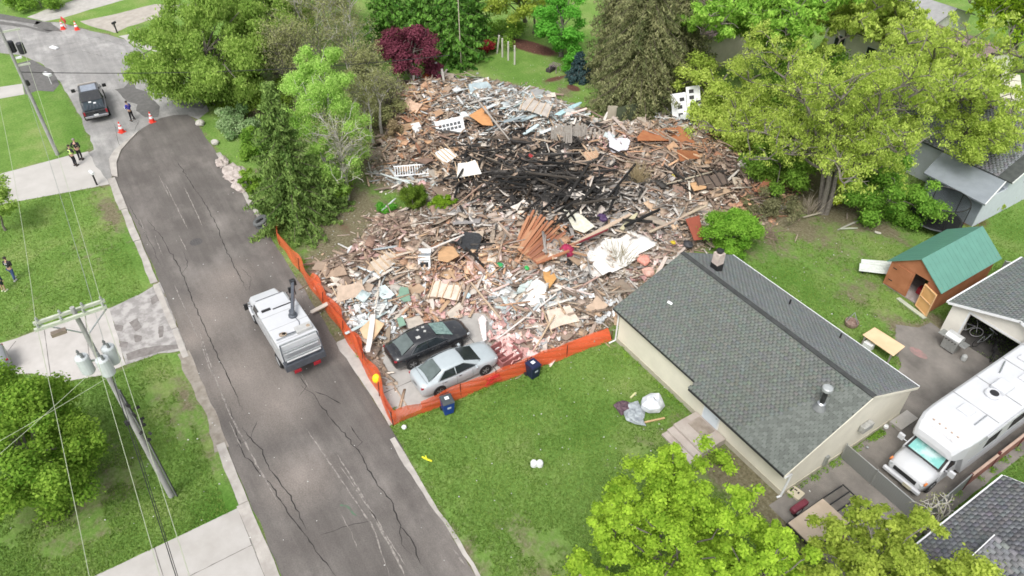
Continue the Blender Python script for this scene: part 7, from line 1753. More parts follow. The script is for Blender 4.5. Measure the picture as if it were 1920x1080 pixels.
t = standing(772, 330, 2.4, .8, .05, -.9, YAWF + .15, None, 'broken_railing', 'white broken railing at the left edge behind the round green shrub', 'railing', .3, 0)
for z in (.05, .8): mb = MB(); mb.b2((-1.3, -.04, z), (1.3, .04, z + .08)); bp(mb, 'rail', M_WHITE, t)
for k in range(14): mb = MB(); mb.b2((-1.22 + k * .185, -.025, .13), (-1.17 + k * .185, .025, .8)); bp(mb, 'baluster', M_WHITE, t)
t = standing(797, 503, .7, .9, .6, -.35, YAWF, None, 'kitchen_stove', 'battered white stove tipped back in the front rubble', 'stove', .35)
mb = MB(); mb.b2((-.38, -.3, 0), (.38, .3, .9)); bp(mb, 'stove_body', M_WHITE, t, bevel=.02)
mb = MB(); mb.b2((-.25, -.33, .2), (.25, -.301, .5)); bp(mb, 'oven_window', M_BLACK, t)
mb = MB(); mb.b2((-.36, -.28, .901), (.36, .28, .93)); bp(mb, 'hob', mat('hob_grey', (.18, .2, .22), .3, var=.3, scale=8), t)
mb = MB(); mb.b2((-.38, .2, .931), (.38, .3, 1.2)); bp(mb, 'control_panel', M_WHITE, t)
mb = MB(); mb.b2((-.3, -.36, .6), (.3, -.33, .64)); bp(mb, 'handle', M_STEEL, t)
# maroon cabinet by the fence
t = standing(945, 668, 0, 0, 0, 0, .1, None, 'maroon_cabinet', 'overturned maroon cabinet between the silver sedan and the orange fence', 'cabinet', .0)
M_MAR = mat('maroon_paint', (.27, .09, .09), .6, col2=(.36, .16, .15), scale=5)
mb = MB(); mb.b2((-.7, -.7, 0), (.8, -.64, .5)); mb.b2((-.7, .64, 0), (.8, .7, .5)); mb.b2((-.7, -.639, 0), (-.64, .639, .5)); mb.b2((.74, -.639, 0), (.8, .639, .5)); mb.b2((-.639, -.639, .02), (.739, .639, .06)); bp(mb, 'carcass', M_MAR, t)
for k in range(3): mb = MB(); mb.b2((-.4 + k * .4, -.638, .07), (-.36 + k * .4, .638, .4)); bp(mb, 'shelf', M_MAR, t)
# torn-off wall and roof sections with their studs
for i, (px, py, w_, h_, yaw, lean, c, lab) in enumerate([(905, 178, 2.2, 1.3, .5, -1.0, (.30, .36, .38), 'slate blue wall section at the far left rubble'), (1000, 212, 2.6, 1.3, -.4, -1.1, (.33, .30, .27), 'grey brown roof section near the far lawn'), (880, 330, 1.8, 1.2, .2, -1.1, (.62, .59, .54), 'whitish wall section left of the burnt heart'), (845, 300, 1.6, 1.2, .9, -1.2, (.66, .63, .60), 'crumpled white ceiling section behind the railing'), (765, 205, 1.8, 1.0, -.6, -1.1, (.48, .33, .24), 'tan sheathing section by the white stakes'), (1340, 350, 2.4, 1.1, .3, -1.2, (.10, .075, .06), 'scorched dark roof section near the right trees'), (1400, 318, 1.8, 1.0, -.5, -1.2, (.56, .50, .45), 'pale sheathing section at the right rubble tip'), (1120, 300, 2.0, 1.0, .6, -1.2, (.40, .26, .17), 'brown sheathing section below the pale lilac sheet'), (660, 560, 1.8, 1.1, .4, -1.2, (.40, .31, .24), 'brown wall section by the street fence'), (830, 560, 2.0, 1.2, -.3, -1.25, (.50, .42, .35), 'dusty tan wall section above the black sedan'), (1060, 610, 2.0, 1.2, .5, -1.2, (.55, .46, .38), 'tan wall section in the front right rubble'), (730, 500, 2.0, 1.0, .9, -1.25, (.45, .38, .31), 'weathered wall section left of the stove')]):
    t = standing(px, py, 0, 0, 0, lean, YAWF + yaw, None, 'wall_section', lab, 'wall section', .45, .12 * math.sin(i * 2))
    m_ = mat('section%d' % i, c, .85, col2=tuple(min(.8, q * 1.35) for q in c), scale=2.5, bump=.5)
    r = random.Random(500 + i); mb = MB()
    P = [(-w_ / 2, 0), (-w_ * .1, r.uniform(-.1, .15)), (w_ / 2, 0), (w_ * r.uniform(.42, .5), h_ * .6), (w_ * r.uniform(.3, .5), h_ * r.uniform(.85, 1.05)), (w_ * .05, h_ * r.uniform(.8, 1)), (-w_ * r.uniform(.3, .48), h_)]
    mb.add([(a, -.02, b) for a, b in P] + [(a, .02, b) for a, b in P], [tuple(range(6, -1, -1)), tuple(range(7, 14))] + [(q, q + 7, (q + 1) % 7 + 7, (q + 1) % 7) for q in range(7)][::-1]); bp(mb, 'sheathing', m_, t)
    for q in range(5):
        xx = -w_ / 2 + .1 + q * (w_ - .2) / 4; mb = MB(); mb.box((xx, -.06 if i % 2 else .07, h_ * .5), (.05, .09, h_ * r.uniform(.8, 1.5)), rotm(0, r.gauss(0, .08), 0)); bp(mb, 'stud', mat('stud_burnt', (.05, .04, .035), .9) if i == 5 else mat('stud_pine', (.46, .33, .21), .85, col2=(.56, .43, .3), scale=4), t)
r = random.Random(61)
for k in range(34):
    px = r.gauss(1035, 75); py = 345 + (px - 1035) * .22 + r.gauss(0, 24); an = r.choice([-.5, -.25, .1, .5, -.9]) + r.gauss(0, .25); L_ = r.uniform(45, 105)
    beam((px - L_ / 2 * math.cos(an), py - L_ / 2 * math.sin(an)), (px + L_ / 2 * math.cos(an), py + L_ / 2 * math.sin(an)), r.uniform(.1, .2), r.uniform(.08, .14), r.choice([(.012, .012, .012), (.03, .028, .026), (.07, .06, .05)]), 'long black burnt rafter of the central tangle', r.uniform(.4, 1.0), r.uniform(.5, 1.3), 'rafter', 'burnt_rafter')
    COL.objects[-1]['group'] = 'long black burnt rafters of the central tangle'
# grey picket fence remains standing behind the rubble
t = thing('picket_fence', 'broken run of grey wood pickets standing above the black debris', 'fence', SM(1060, 260, 0))
for k in range(16):
    px = 1034 + k * 4.0; x, y, z = SM(px, 268 - k * .3, 0); h_ = 1.5 + .15 * math.sin(k * 2.3)
    mb = MB(); mb.box((x, y, z + h_ / 2 - .1), (.155, .03, h_), rotm(-.08 + .03 * math.sin(k), .05 * math.sin(k * 1.3), YAWF)); prt(mb, 'picket', mat('grey_picket', (.30, .27, .24), .9, col2=(.40, .37, .33), scale=5, bump=.4), t)
for k in range(5):
    x, y, z = SM(1098 + k * 8, 262, 0); mb = MB(); mb.box((x, y, z + .5), (.16, .03, 1.1 - .1 * k), rotm(-.1, .12 * (k % 2), YAWF)); prt(mb, 'picket', MATS['grey_picket'], t)
mb = MB(); x, y, z = SM(1145, 232, 0); mb.box((x, y, z + .8), (.85, .05, 1.7), rotm(0, .06, YAWF)); tag(mb.build('fence_panel', mat('tan_panel', (.44, .40, .31), .85, var=.08, scale=2)), 'single tan fence panel standing before the big spruce', 'fence panel')
t = thing('board_fence', 'long dark green grey fence running behind the tan fence panel', 'fence', (*S(1150, 235), 0))
for k in range(20):
    px = 1156 + k * 5.0; x, y = S(px, 236 - k * 1.25); mb = MB(); mb.box((x, y, .85), (.26, .03, 1.7), rotm(0, 0, YAWF + .3)); prt(mb, 'board', mat('green_grey_board', (.085, .105, .06), .9, var=.2), t)
# white stakes at the far left end
for i, (px, py, h_) in enumerate([(816, 148, 1.6), (822, 152, 1.9), (828, 156, 1.7), (833, 170, 2.1), (777, 170, 1.5)]):
    x, y = S(px, py); mb = MB(); mb.box((x, y, h_ / 2), (.2, .06, h_), rotm(.08 * math.sin(i * 2), .1 * math.cos(i * 3), YAWF)); tag(mb.build('white_stake', mat('stake_white', (.6, .58, .54), .8, var=.1)), ['leftmost of the close white stakes by the maroon leaves', 'second of the close white stakes by the maroon leaves', 'third of the close white stakes by the maroon leaves', 'tallest white stake right of the close stakes', 'lone white stake left of the close stakes'][i], 'stake', 'white stakes at the far rubble edge')
# coloured odds and ends
for i, (px, py, c, s_, lab) in enumerate([(938, 497, (.03, .30, .10), .25, 'bright green bottle in the front rubble'), (988, 502, (.05, .38, .10), .2, 'green plastic piece at the end of the weathered timber'), (875, 553, (.55, .72, .78), .28, 'pale blue box in the pink debris by the driveway'), (1263, 455, (.5, .38, .03), .2, 'yellow machine part by the house roof end'), (1262, 330, (.5, .42, .08), .18, 'yellow rag in the grey ash'), (1062, 470, (.32, .02, .07), .55, 'crimson cushion below the orange timber fan'), (1130, 408, (.06, .03, .09), .4, 'dark purple cloth right of the mossy slab'), (1207, 487, (.68, .30, .24), .5, 'coral pink insulation roll by the house corner'), (1216, 510, (.66, .40, .33), .45, 'pink insulation lump against the grey roof corner'), (870, 215, (.60, .65, .66), .4, 'white box among the pale blue debris'), (995, 292, (.3, .03, .03), .2, 'red scrap in the burnt heart'), (792, 345, (.66, .42, .40), .4, 'pink lump behind the round green shrub'), (1290, 458, (.04, .04, .045), .4, 'black machine beside the yellow part by the house roof')]):
    x, y, z = SM(px, py, .3); mb = crumple('o', (x, y, z), (s_, s_ * .8, s_ * .55), None, 200 + i, 8, 10, .35); tag(mb.build('rubble_item', mat('odd%d' % i, c, .6, var=.12, scale=6)), lab, 'rubble item')
# blue siding bundles at the far end
for k in range(10):
    px = 870 + (k * 37) % 190; py = 175 + (k * 23) % 70
    beam((px, py + 8), (px + 28 + (k * 7) % 20, py - 14 + (k * 5) % 12), .35, .04, [(.40, .48, .50), (.60, .64, .65), (.28, .33, .35), (.50, .60, .61)][k % 4], 'wide pale blue siding board at the far end of the rubble', .5, .7, 'siding', 'siding_strip')
    COL.objects[-1]['group'] = 'wide pale blue siding boards at the far end'
beam((1045, 215), (1090, 192), .5, .05, (.50, .72, .75), 'brightest pale turquoise board at the far lawn edge', .6, .8, 'siding', 'siding_strip')
# pale wreckage lying among the trees at the right
for i, (px, py, w_, d_, c) in enumerate([(1475, 208, 1.6, .5, (.66, .67, .66)), (1502, 196, 1.2, .8, (.7, .7, .68)), (1530, 186, 1.5, .4, (.62, .64, .66)), (1560, 176, 1.3, .5, (.7, .7, .7)), (1590, 165, .9, .5, (.66, .66, .62)), (1605, 128, 1.2, .9, (.62, .55, .46)), (1345, 222, 1.4, .7, (.6, .62, .62)), (1232, 212, .9, .6, (.68, .7, .7)), (1250, 218, 1.2, .2, (.66, .66, .64)), (1700, 270, 1.3, .5, (.62, .6, .56)), (1730, 268, 1.0, .25, (.6, .55, .4)), (1690, 285, .9, .5, (.6, .5, .45)), (1770, 215, .5, .4, (.35, .6, .55)), (1500, 222, .5, .4, (.45, .66, .70)), (1440, 215, 1.6, .3, (.5, .55, .58)), (1415, 240, 1.2, .3, (.55, .55, .5))]):
    x, y = S(px, py, .5); piece('s', 'debris_sheet', (x, y, .5), (w_, d_ * 1.6, .04), rotm(.4, .2, i * 1.3), c, 'pale wreckage sheet thrown among the trees at right', 'panel', 'pale wreckage among the trees at right')
# boards thrown onto the back yard
for i, (p, q, w, c) in enumerate([((1570, 432), (1612, 412), .12, (.42, .40, .35)), ((1575, 430), (1608, 428), .1, (.5, .52, .42)), ((1588, 412), (1588, 400), .1, (.3, .25, .2)), ((1505, 410), (1548, 398), .12, (.42, .38, .30)), ((1640, 435), (1652, 438), .2, (.55, .52, .45)), ((1490, 455), (1496, 440), .06, (.4, .33, .25)), ((1420, 402), (1460, 378), .5, (.40, .42, .40)), ((1430, 408), (1470, 385), .3, (.50, .50, .46)), ((1330, 470), (1338, 452), .08, (.55, .5, .42))]):
    (xa, ya), (xb, yb) = S(*p, .1), S(*q, .1); L = math.dist((xa, ya), (xb, yb))
    piece('b', 'broken_board', ((xa + xb) / 2, (ya + yb) / 2, .1 + .03 * i % .1), (L, w, .05), rotm(0, .03, math.atan2(yb - ya, xb - xa)), c, ['long grey board crossing the brush pile on the back lawn', 'pale green board under the crossing grey board', 'upright brown board at the brush pile', 'pale board at the foot of the stick bundle', 'short cream block right of the brush pile', 'small stick on the bare soil of the back lawn', 'wide grey siding board beside the round bush', 'pale siding board overlapping the wide grey one', 'thin lath by the grey roof rear edge'][i], 'board')

# ------------------------------------------------------------------ trees and shrubs
M_BARK = mat('grey_bark', (.13, .115, .095), .95, col2=(.21, .19, .165), scale=8, bump=.6, bscale=20)
M_BARKP = mat('pale_bark', (.40, .38, .33), .9, col2=(.52, .50, .45), scale=8, bump=.4)
M_BARKD = mat('dark_bark', (.09, .07, .055), .95, col2=(.15, .12, .10), scale=8, bump=.5)
def leaves(name, C, Rc, n_, size, m_, parent, seed, up=.35, flat=1.0, tintc=None, hang=0.0, long=1.0, shell=.55):
    """leaf-sized faces spread through clumps: C (k,3) centres, Rc (k,) radii"""
    r = np.random.default_rng(seed); C = np.asarray(C, float); Rc = np.asarray(Rc, float); k = len(C)
    w = Rc ** 2; w /= w.sum(); ci = r.choice(k, n_, p=w)
    d = r.normal(0, 1, (n_, 3)); d[:, 2] = d[:, 2] + up; d /= np.linalg.norm(d, axis=1)[:, None]
    rad = Rc[ci] * (shell + (1.08 - shell) * r.random(n_) ** .6) * (1 + .25 * r.normal(0, 1, n_))
    P = C[ci] + d * rad[:, None] * np.array((1, 1, flat)); P[:, 2] -= hang * r.random(n_) * Rc[ci]
    P[:, 2] = np.maximum(P[:, 2], .08)
    nrm = d * .7 + r.normal(0, .5, (n_, 3)); nrm[:, 2] += .6; nrm /= np.linalg.norm(nrm, axis=1)[:, None]
    a = np.cross(nrm, r.normal(0, 1, (n_, 3)));
    if hang: a = a * .35 + np.array((0, 0, -1.0)) * hang
    a /= np.linalg.norm(a, axis=1)[:, None] + 1e-9
    b = np.cross(nrm, a); b /= np.linalg.norm(b, axis=1)[:, None] + 1e-9
    s = size * r.uniform(.6, 1.35, n_)
    sa = (s * long)[:, None]; sb = (s * .62)[:, None]
    V = np.stack([P - a * sa * .5, P + b * sb * .5 + a * sa * .05, P + a * sa * .5, P - b * sb * .5 + a * sa * .05], 1)
    V[:, 1, :] += nrm * (s * .12)[:, None]; V[:, 3, :] += nrm * (s * .12)[:, None]
    ct = r.normal(.5, .2, k) if tintc is None else tintc
    t = np.clip(ct[ci] * .6 + .2 + r.normal(0, .17, n_), 0, 1)
    me = fast_mesh(name, V.reshape(-1, 3), np.arange(n_ * 4).reshape(n_, 4), {'tint': np.repeat(t, 4)})
    o = link(name, me, m_, parent)
    if parent is not None and parent.type == 'EMPTY': o.location = tuple(-c for c in parent.location)
    return o
def limb(mb, a, b, r0, r1, r, sag=.0, kink=.12, n_=5):
    a = np.array(a, float); b = np.array(b, float); L = np.linalg.norm(b - a); P = []
    for i in range(n_ + 1):
        t_ = i / n_; p = a + (b - a) * t_ + np.array((0, 0, 1)) * L * .14 * math.sin(math.pi * t_) * (1 - sag * 2)
        if 0 < i < n_: p = p + np.array([r.gauss(0, kink * L / n_) for _ in range(3)])
        P.append(tuple(p))
    mb.tube(P, r0, 6, r1=r1); return P
def tree(name, label, px, py, zc, rx, rz, ncl, nleaf, size, m_, bark=M_BARK, seed=0, ry=None, base=None, trunk_r=.22, hang=0, crown='crown', lean=0, clr=.3, core=.3, limbs=24, twigs=0, group=None, fz=0.5, cat='tree', squash=None, lower=-1.0, long=1.0, shell=.55, flat=.75):
    r = random.Random(seed); q = np.random.default_rng(seed)
    x, y = S(px, py, zc); ry = ry or rx
    bx, by = base if base else (x, y)
    t = thing(name, label, cat, (bx, by, 0), 0, group)
    C = []; R = []
    while len(C) < ncl:
        d = q.normal(0, 1, 3); d /= np.linalg.norm(d); rad = core + (1 - core) * q.random() ** .55
        p = d * rad
        if p[2] < lower: continue
        lump = .8 + .35 * vnoise(np.array([d[0] * 2 + seed]), np.array([d[1] * 2 + d[2] * 2]), seed)[0]
        # flattened/elongated dome
        c = np.array((x + p[0] * rx * lump, y + p[1] * ry * lump, zc + p[2] * rz * lump)); c[2] = max(c[2], .35)
        C.append(c); R.append(clr * rx * q.uniform(.55, 1.15) * (1.15 - .35 * rad))
    C = np.array(C); R = np.array(R)
    mb = MB(); top = np.array((x, y, zc + rz * .35))
    b0 = np.array((bx, by, -.05)); fork = b0 + (top - b0) * (.35 if zc > 3 else .2)
    P = [tuple(b0)]; 
    for i in range(1, 7):
        t_ = i / 6; P.append(tuple(b0 + (top - b0) * t_ + np.array((r.gauss(0, .08), r.gauss(0, .08), 0)) * (zc * .12)))
    mb.tube(P, [trunk_r * (1.25 if i == 0 else 1 - .75 * i / 6) for i in range(7)], 9)
    prt(mb, 'trunk', bark, t)
    if limbs:
        sel = q.choice(ncl, min(limbs, ncl), replace=False); mb = MB()
        for s_ in sel:
            t_ = q.uniform(.3, .95); a = np.array(P[int(t_ * 5)]) * .5 + np.array(P[int(t_ * 5) + 1]) * .5
            if C[s_][2] < a[2] - 1: a = np.array(P[1])
            L_ = np.linalg.norm(C[s_] - a)
            pts = limb(mb, a, C[s_], trunk_r * .38 * min(1, L_ / 3), .018, r)
            for _ in range(twigs):
                k = r.randint(2, 5); e = np.array(pts[k]) + q.normal(0, 1, 3) * R[s_] * .9 + np.array((0, 0, R[s_] * .5)); limb(mb, pts[k], e, .022, .008, r, n_=3)
        lb = prt(mb, 'limbs', bark, t)
    if nleaf: leaves(crown, C, R, nleaf, size, m_, t, seed + 1, hang=hang, long=long, shell=shell, flat=flat)
    return t, C, R
def conifer(name, label, bx, by, h, rad, m_, nleaf, size, seed=0, bark=M_BARKD, droop=.35, z0=.3, dens=1.0, group=None, power=.85, long=1.9, per=9, spacing=.42, tip=(0, 0)):
    r = random.Random(seed); q = np.random.default_rng(seed)
    t = thing(name, label, 'tree', (bx, by, 0), 0, group)
    mb = MB(); mb.tube([(bx, by, -.05), (bx + tip[0] * .5, by + tip[1] * .5, h * .5), (bx + tip[0], by + tip[1], h * .98)], [.2 + h * .006, .12, .02], 8); prt(mb, 'trunk', bark, t)
    C = []; R = []; mb = MB(); z = z0
    tc_ = []
    while z < h * .985:
        f = (1 - z / h); L0 = rad * f ** power
        n_b = max(4, int(per * (.5 + .6 * f))); a0 = r.random() * 6.28
        for k in range(n_b):
            a = a0 + k * 2 * math.pi / n_b + r.gauss(0, .15); L = L0 * r.uniform(.68, 1.15)
            dx, dy = math.cos(a), math.sin(a); ox, oy = tip[0] * z / h, tip[1] * z / h
            e = (bx + ox + dx * L, by + oy + dy * L, max(.15, z - droop * L + .12 * L)); bt = r.gauss(.5, .22)
            if L > .5: mb.tube([(bx + ox, by + oy, z), (bx + ox + dx * L * .5, by + oy + dy * L * .5, z - droop * L * .3 + .08 * L), e], .035 * f + .012, 4, r1=.008)
            ns = max(2, int(L / .33))
            for s_ in range(ns):
                u = (s_ + .6) / ns; w = (.16 + .22 * (1 - u) * L * .5) * (1 + .2 * r.random())
                C.append((bx + ox + dx * L * u + r.gauss(0, .08), by + oy + dy * L * u + r.gauss(0, .08), max(.12, z - droop * L * u * (1 if u > .4 else .7) + .08 * L * u))); R.append(w + .08); tc_.append(bt + r.gauss(0, .1))
        z += spacing * (.6 + .6 * f)
    prt(mb, 'limbs', bark, t)
    leaves('crown', C, R, nleaf, size, m_, t, seed + 1, up=.15, flat=.55, hang=.35, long=long, tintc=np.array(tc_), shell=.15)
    return t
L_MAPLE = leaf_mat('maple_leaf', (.18, .33, .03), (.60, .82, .10), .5)
L_MAPLE2 = leaf_mat('maple_leaf_olive', (.22, .32, .04), (.60, .70, .14), .5)
L_LEFT = leaf_mat('left_maple_leaf', (.10, .23, .025), (.38, .56, .09), .45)
L_WIL = leaf_mat('willow_leaf', (.17, .31, .05), (.50, .66, .17), .5)
L_BRI = leaf_mat('bright_birch_leaf', (.26, .46, .08), (.64, .88, .26), .5)
L_OLV = leaf_mat('olive_bud', (.25, .27, .12), (.46, .48, .22), .4)
L_PUR = leaf_mat('purple_leaf', (.09, .022, .035), (.30, .09, .13), .35)
L_CED = leaf_mat('cedar_spray', (.04, .13, .022), (.22, .44, .08), .25)
L_SPR = leaf_mat('spruce_needle', (.065, .135, .03), (.32, .46, .13), .3)
L_BRN = leaf_mat('brown_spruce_needle', (.10, .135, .05), (.42, .42, .21), .3)
L_GRN = leaf_mat('fresh_green_leaf', (.07, .27, .03), (.24, .62, .09), .45)
L_ASH = leaf_mat('ash_leaf', (.25, .37, .05), (.70, .82, .20), .5)
L_BSH = leaf_mat('bush_leaf', (.10, .22, .03), (.34, .54, .09), .45)
L_YEL = leaf_mat('yellow_leaf', (.36, .48, .03), (.60, .70, .05), .4)
L_HYD = leaf_mat('pale_shrub_leaf', (.15, .29, .09), (.46, .58, .32), .4)
L_RED = leaf_mat('red_leaf', (.14, .015, .015), (.34, .05, .05), .3)
L_BOX = leaf_mat('box_leaf', (.05, .11, .012), (.22, .32, .05), .3)
L_BOX2 = leaf_mat('lime_leaf', (.10, .22, .015), (.30, .46, .04), .3)
L_DRY = leaf_mat('dry_leaf', (.20, .15, .08), (.42, .34, .2), .2)
GS = ('tree', )
# foreground
tree('maple_tree', 'bright lime green maple in the foreground before the bungalow steps', 1275, 1015, 4.6, 3.5, 3.5, 230, 44000, .135, L_MAPLE, seed=101, clr=.11, limbs=26, core=.12, ry=3.7, twigs=0, trunk_r=.12, shell=.3)
tree('maple_tree', 'upright lime maple shoot cluster nearest the front steps', 1262, 905, 5.6, 1.25, 2.0, 60, 12000, .13, L_MAPLE, seed=1011, clr=.2, limbs=14, core=.1, trunk_r=.07)
tree('maple_tree', 'left pointed top of the foreground lime maple group', 1155, 960, 5.6, .9, 1.6, 40, 7000, .13, L_MAPLE, seed=1012, clr=.24, limbs=10, core=.1, trunk_r=.06)
tree('maple_tree', 'lime green maple low at the bottom edge left of the trailer', 1420, 1090, 4.4, 2.2, 2.4, 100, 24000, .14, L_MAPLE, seed=111, trunk_r=.1, clr=.14, limbs=20, core=.25)
tree('maple_tree', 'small bright maple crown cut by the bottom edge beside the lawn', 1085, 1090, 4.2, 1.1, 1.5, 16, 8000, .14, L_MAPLE, seed=112, clr=.32, limbs=10)
tree('maple_tree', 'yellow olive maple at the bottom between trailer and corner house', 1650, 1075, 4.6, 2.9, 2.6, 160, 38000, .14, L_MAPLE2, seed=103, clr=.115, limbs=22, core=.12, trunk_r=.11, shell=.3)
tree('maple_tree', 'olive maple crown over the corner house porch roof', 1800, 1120, 5.0, 1.9, 1.5, 22, 9000, .14, L_MAPLE2, seed=104, clr=.26, limbs=16)
tree('maple_tree', 'dense darker green maple at the left edge of the near lawn', 42, 845, 3.6, 3.6, 3.7, 110, 60000, .15, L_LEFT, seed=105, clr=.19, limbs=20, core=.35, ry=3.3)
tree('young_tree', 'thin young tree at the left edge beside the concrete drive', -8, 372, 2.6, 1.5, 1.2, 20, 4500, .16, L_WIL, seed=106, trunk_r=.08, base=S(10, 432), limbs=12)
# street bend, behind the spruce
tree('willow_tree', 'broad yellow green willow like tree over the road bend', 392, 92, 5.0, 6.0, 4.3, 110, 76000, .2, L_WIL, seed=121, clr=.17, hang=.5, limbs=30, ry=6.3, base=S(400, 195), long=1.25, core=.35)
tree('willow_tree', 'upper willow like crown at the top edge left of the bare trees', 490, 20, 6.0, 5.2, 4.5, 80, 40000, .21, L_WIL, seed=122, clr=.18, hang=.5, limbs=20, long=1.2)
tree('young_tree', 'tall bright spring green tree behind the dark spruce', 612, 225, 4.6, 3.6, 4.5, 120, 64000, .125, L_BRI, seed=123, clr=.18, hang=.5, limbs=60, trunk_r=.12, shell=.2, bark=M_BARKP, twigs=2, ry=3.0)
tree('young_tree', 'narrow bright green tree top rising above the tall spring green tree', 598, 160, 6.0, 2.3, 3.8, 50, 17000, .17, L_BRI, seed=124, trunk_r=.1, clr=.26, shell=.25, hang=.4, limbs=20, bark=M_BARKP)
tree('young_tree', 'lower bright green bushy tree beside the birch', 612, 315, 2.8, 2.0, 2.4, 34, 13000, .15, L_BRI, seed=129, clr=.25, limbs=16, bark=M_BARKP)
conifer('spruce_tree', 'dark olive spruce by the road above the pair of tyres', *S(560, 411), 10.4, 3.5, L_SPR, 46000, .15, seed=125, droop=.22, tip=(-.2, 0), spacing=.5, per=8)
conifer('spruce_tree', 'smaller olive conifer crowding the right foot of the dark spruce', *S(606, 396), 4.6, 2.1, L_SPR, 22000, .13, seed=126, droop=.3)
# bare birch with many pale branches
def bare(name, label, bx, by, h, spread, nb_, seed, bark, leaf=None, nl=0, lean=(0, 0), z1=.25, stems=1, cat='tree', size=.1):
    r = random.Random(seed); t = thing(name, label, cat, (bx, by, 0)); mb = MB(); E_ = []
    tr_ = MB()
    for s_ in range(stems):
        a = 6.28 * s_ / stems + .5; tx, ty = lean[0] + (math.cos(a) * spread * .35 if stems > 1 else 0), lean[1] + (math.sin(a) * spread * .35 if stems > 1 else 0)
        P = [(bx, by, -.05)]
        for i in range(1, 7): u = i / 6; P.append((bx + tx * u + r.gauss(0, .1), by + ty * u + r.gauss(0, .1), h * .9 * u))
        tr_.tube(P, [(.14 if stems == 1 else .08) * (1 - .8 * i / 6) for i in range(7)], 7)
        for k in range(nb_ // stems):
            u = r.uniform(z1, .98); i = min(5, int(u * 6)); a0 = np.array(P[i]) + (np.array(P[i + 1]) - np.array(P[i])) * (u * 6 - i)
            an = r.uniform(0, 6.28); L = spread * (1.15 - u * .7) * r.uniform(.5, 1.1)
            e = a0 + np.array((math.cos(an) * L, math.sin(an) * L, L * r.uniform(.5, 1.3)))
            pts = limb(mb, a0, e, .035, .01, r); E_.append(e)
            for _ in range(4):
                p0 = np.array(pts[r.randint(1, 4)]); e2 = p0 + np.array((r.gauss(0, .4), r.gauss(0, .4), r.uniform(.1, .7))) * L * .6; limb(mb, p0, e2, .015, .006, r, n_=3); E_.append(e2)
    prt(tr_, 'trunk', bark, t); prt(mb, 'limbs', bark, t)
    if leaf: leaves('buds', E_, np.full(len(E_), spread * .17), nl, size, leaf, t, seed, shell=.2)
    return t
x, y = S(652, 374); bare('birch_tree', 'bare pale trunked birch at the left edge of the rubble', x, y, 6.6, 3.2, 64, 131, M_BARKP, L_OLV, 2600, z1=.2)
for i, (px, py, h_, lab) in enumerate([(676, 255, 5.5, 'leftmost thin pale trunk of the slender group'), (690, 262, 5.6, 'second thin pale trunk of the slender group'), (700, 268, 5.4, 'third thin pale trunk of the slender group'), (716, 250, 5.8, 'rightmost thin pale trunk of the slender group')]):
    x, y = S(px, py); bare('slender_tree', lab + ' beside the maroon tree', x, y, h_, 1.3, 16, 140 + i, M_BARKP, L_OLV, 1500, z1=.45)
for i, (px, py, h_, sp, lab) in enumerate([(600, 140, 9.5, 3.6, 'big bare grey crowned tree at the top between willow and cedars'), (660, 150, 8.5, 3.2, 'right hand bare budding tree before the cedars'), (560, 190, 7.0, 3.0, 'olive budding tree behind the dark spruce tip'), (690, 200, 5.5, 2.2, 'brownish twiggy tree left of the maroon tree'), (735, 225, 4.0, 1.8, 'twiggy shrub tree at the far left tip of the rubble')]):
    x, y = S(px, py); bare('budding_tree', lab, x, y, h_, sp, 70, 150 + i, M_BARKP if i in (0, 1) else M_BARK, L_OLV, 8000 if i < 4 else 2500, z1=.2, stems=3, size=.13)
t_, C_, R_ = tree('purple_maple', 'maroon leaved maple with pale branches by the white stakes', 768, 92, 3.6, 3.0, 1.9, 52, 16000, .2, L_PUR, seed=161, clr=.24, limbs=30, bark=M_BARK, base=S(772, 172), core=.3, trunk_r=.13, twigs=1)
tree('purple_maple', 'low maroon shrub under the cedars right of the maroon maple', 815, 135, 1.2, 1.2, .8, 12, 2800, .16, L_PUR, seed=162, clr=.35, limbs=6, cat='shrub')
tree('red_shrub', 'orange red shrub at the foot of the white stakes', 795, 158, .6, 1.1, .6, 10, 2000, .16, leaf_mat('rust_leaf', (.17, .04, .02), (.38, .10, .04), .2), seed=163, clr=.35, limbs=4, cat='shrub', trunk_r=.05)
tree('red_shrub', 'bright red round shrub beside the pale garden posts', 907, 88, .8, .9, .7, 12, 2600, .16, L_RED, seed=164, clr=.4, limbs=4, cat='shrub', trunk_r=.05)
# cedars: dense sprays
for i, (px, py, h_, rd, lab) in enumerate([(735, 96, 8.0, 3.4, 'leftmost dark green cedar behind the maroon maple'), (790, 110, 8.5, 3.6, 'cedar directly above the maroon maple'), (850, 116, 8.5, 3.6, 'cedar behind the thin pale pole'), (880, 90, 8, 3.0, 'rightmost dark cedar of the row near the red shrub')]):
    x, y = S(px, py); conifer('cedar_tree', lab, x, y, h_, rd, L_CED, 19000, .3, seed=170 + i, droop=.2, long=1.25, power=.55, per=11, spacing=.5)
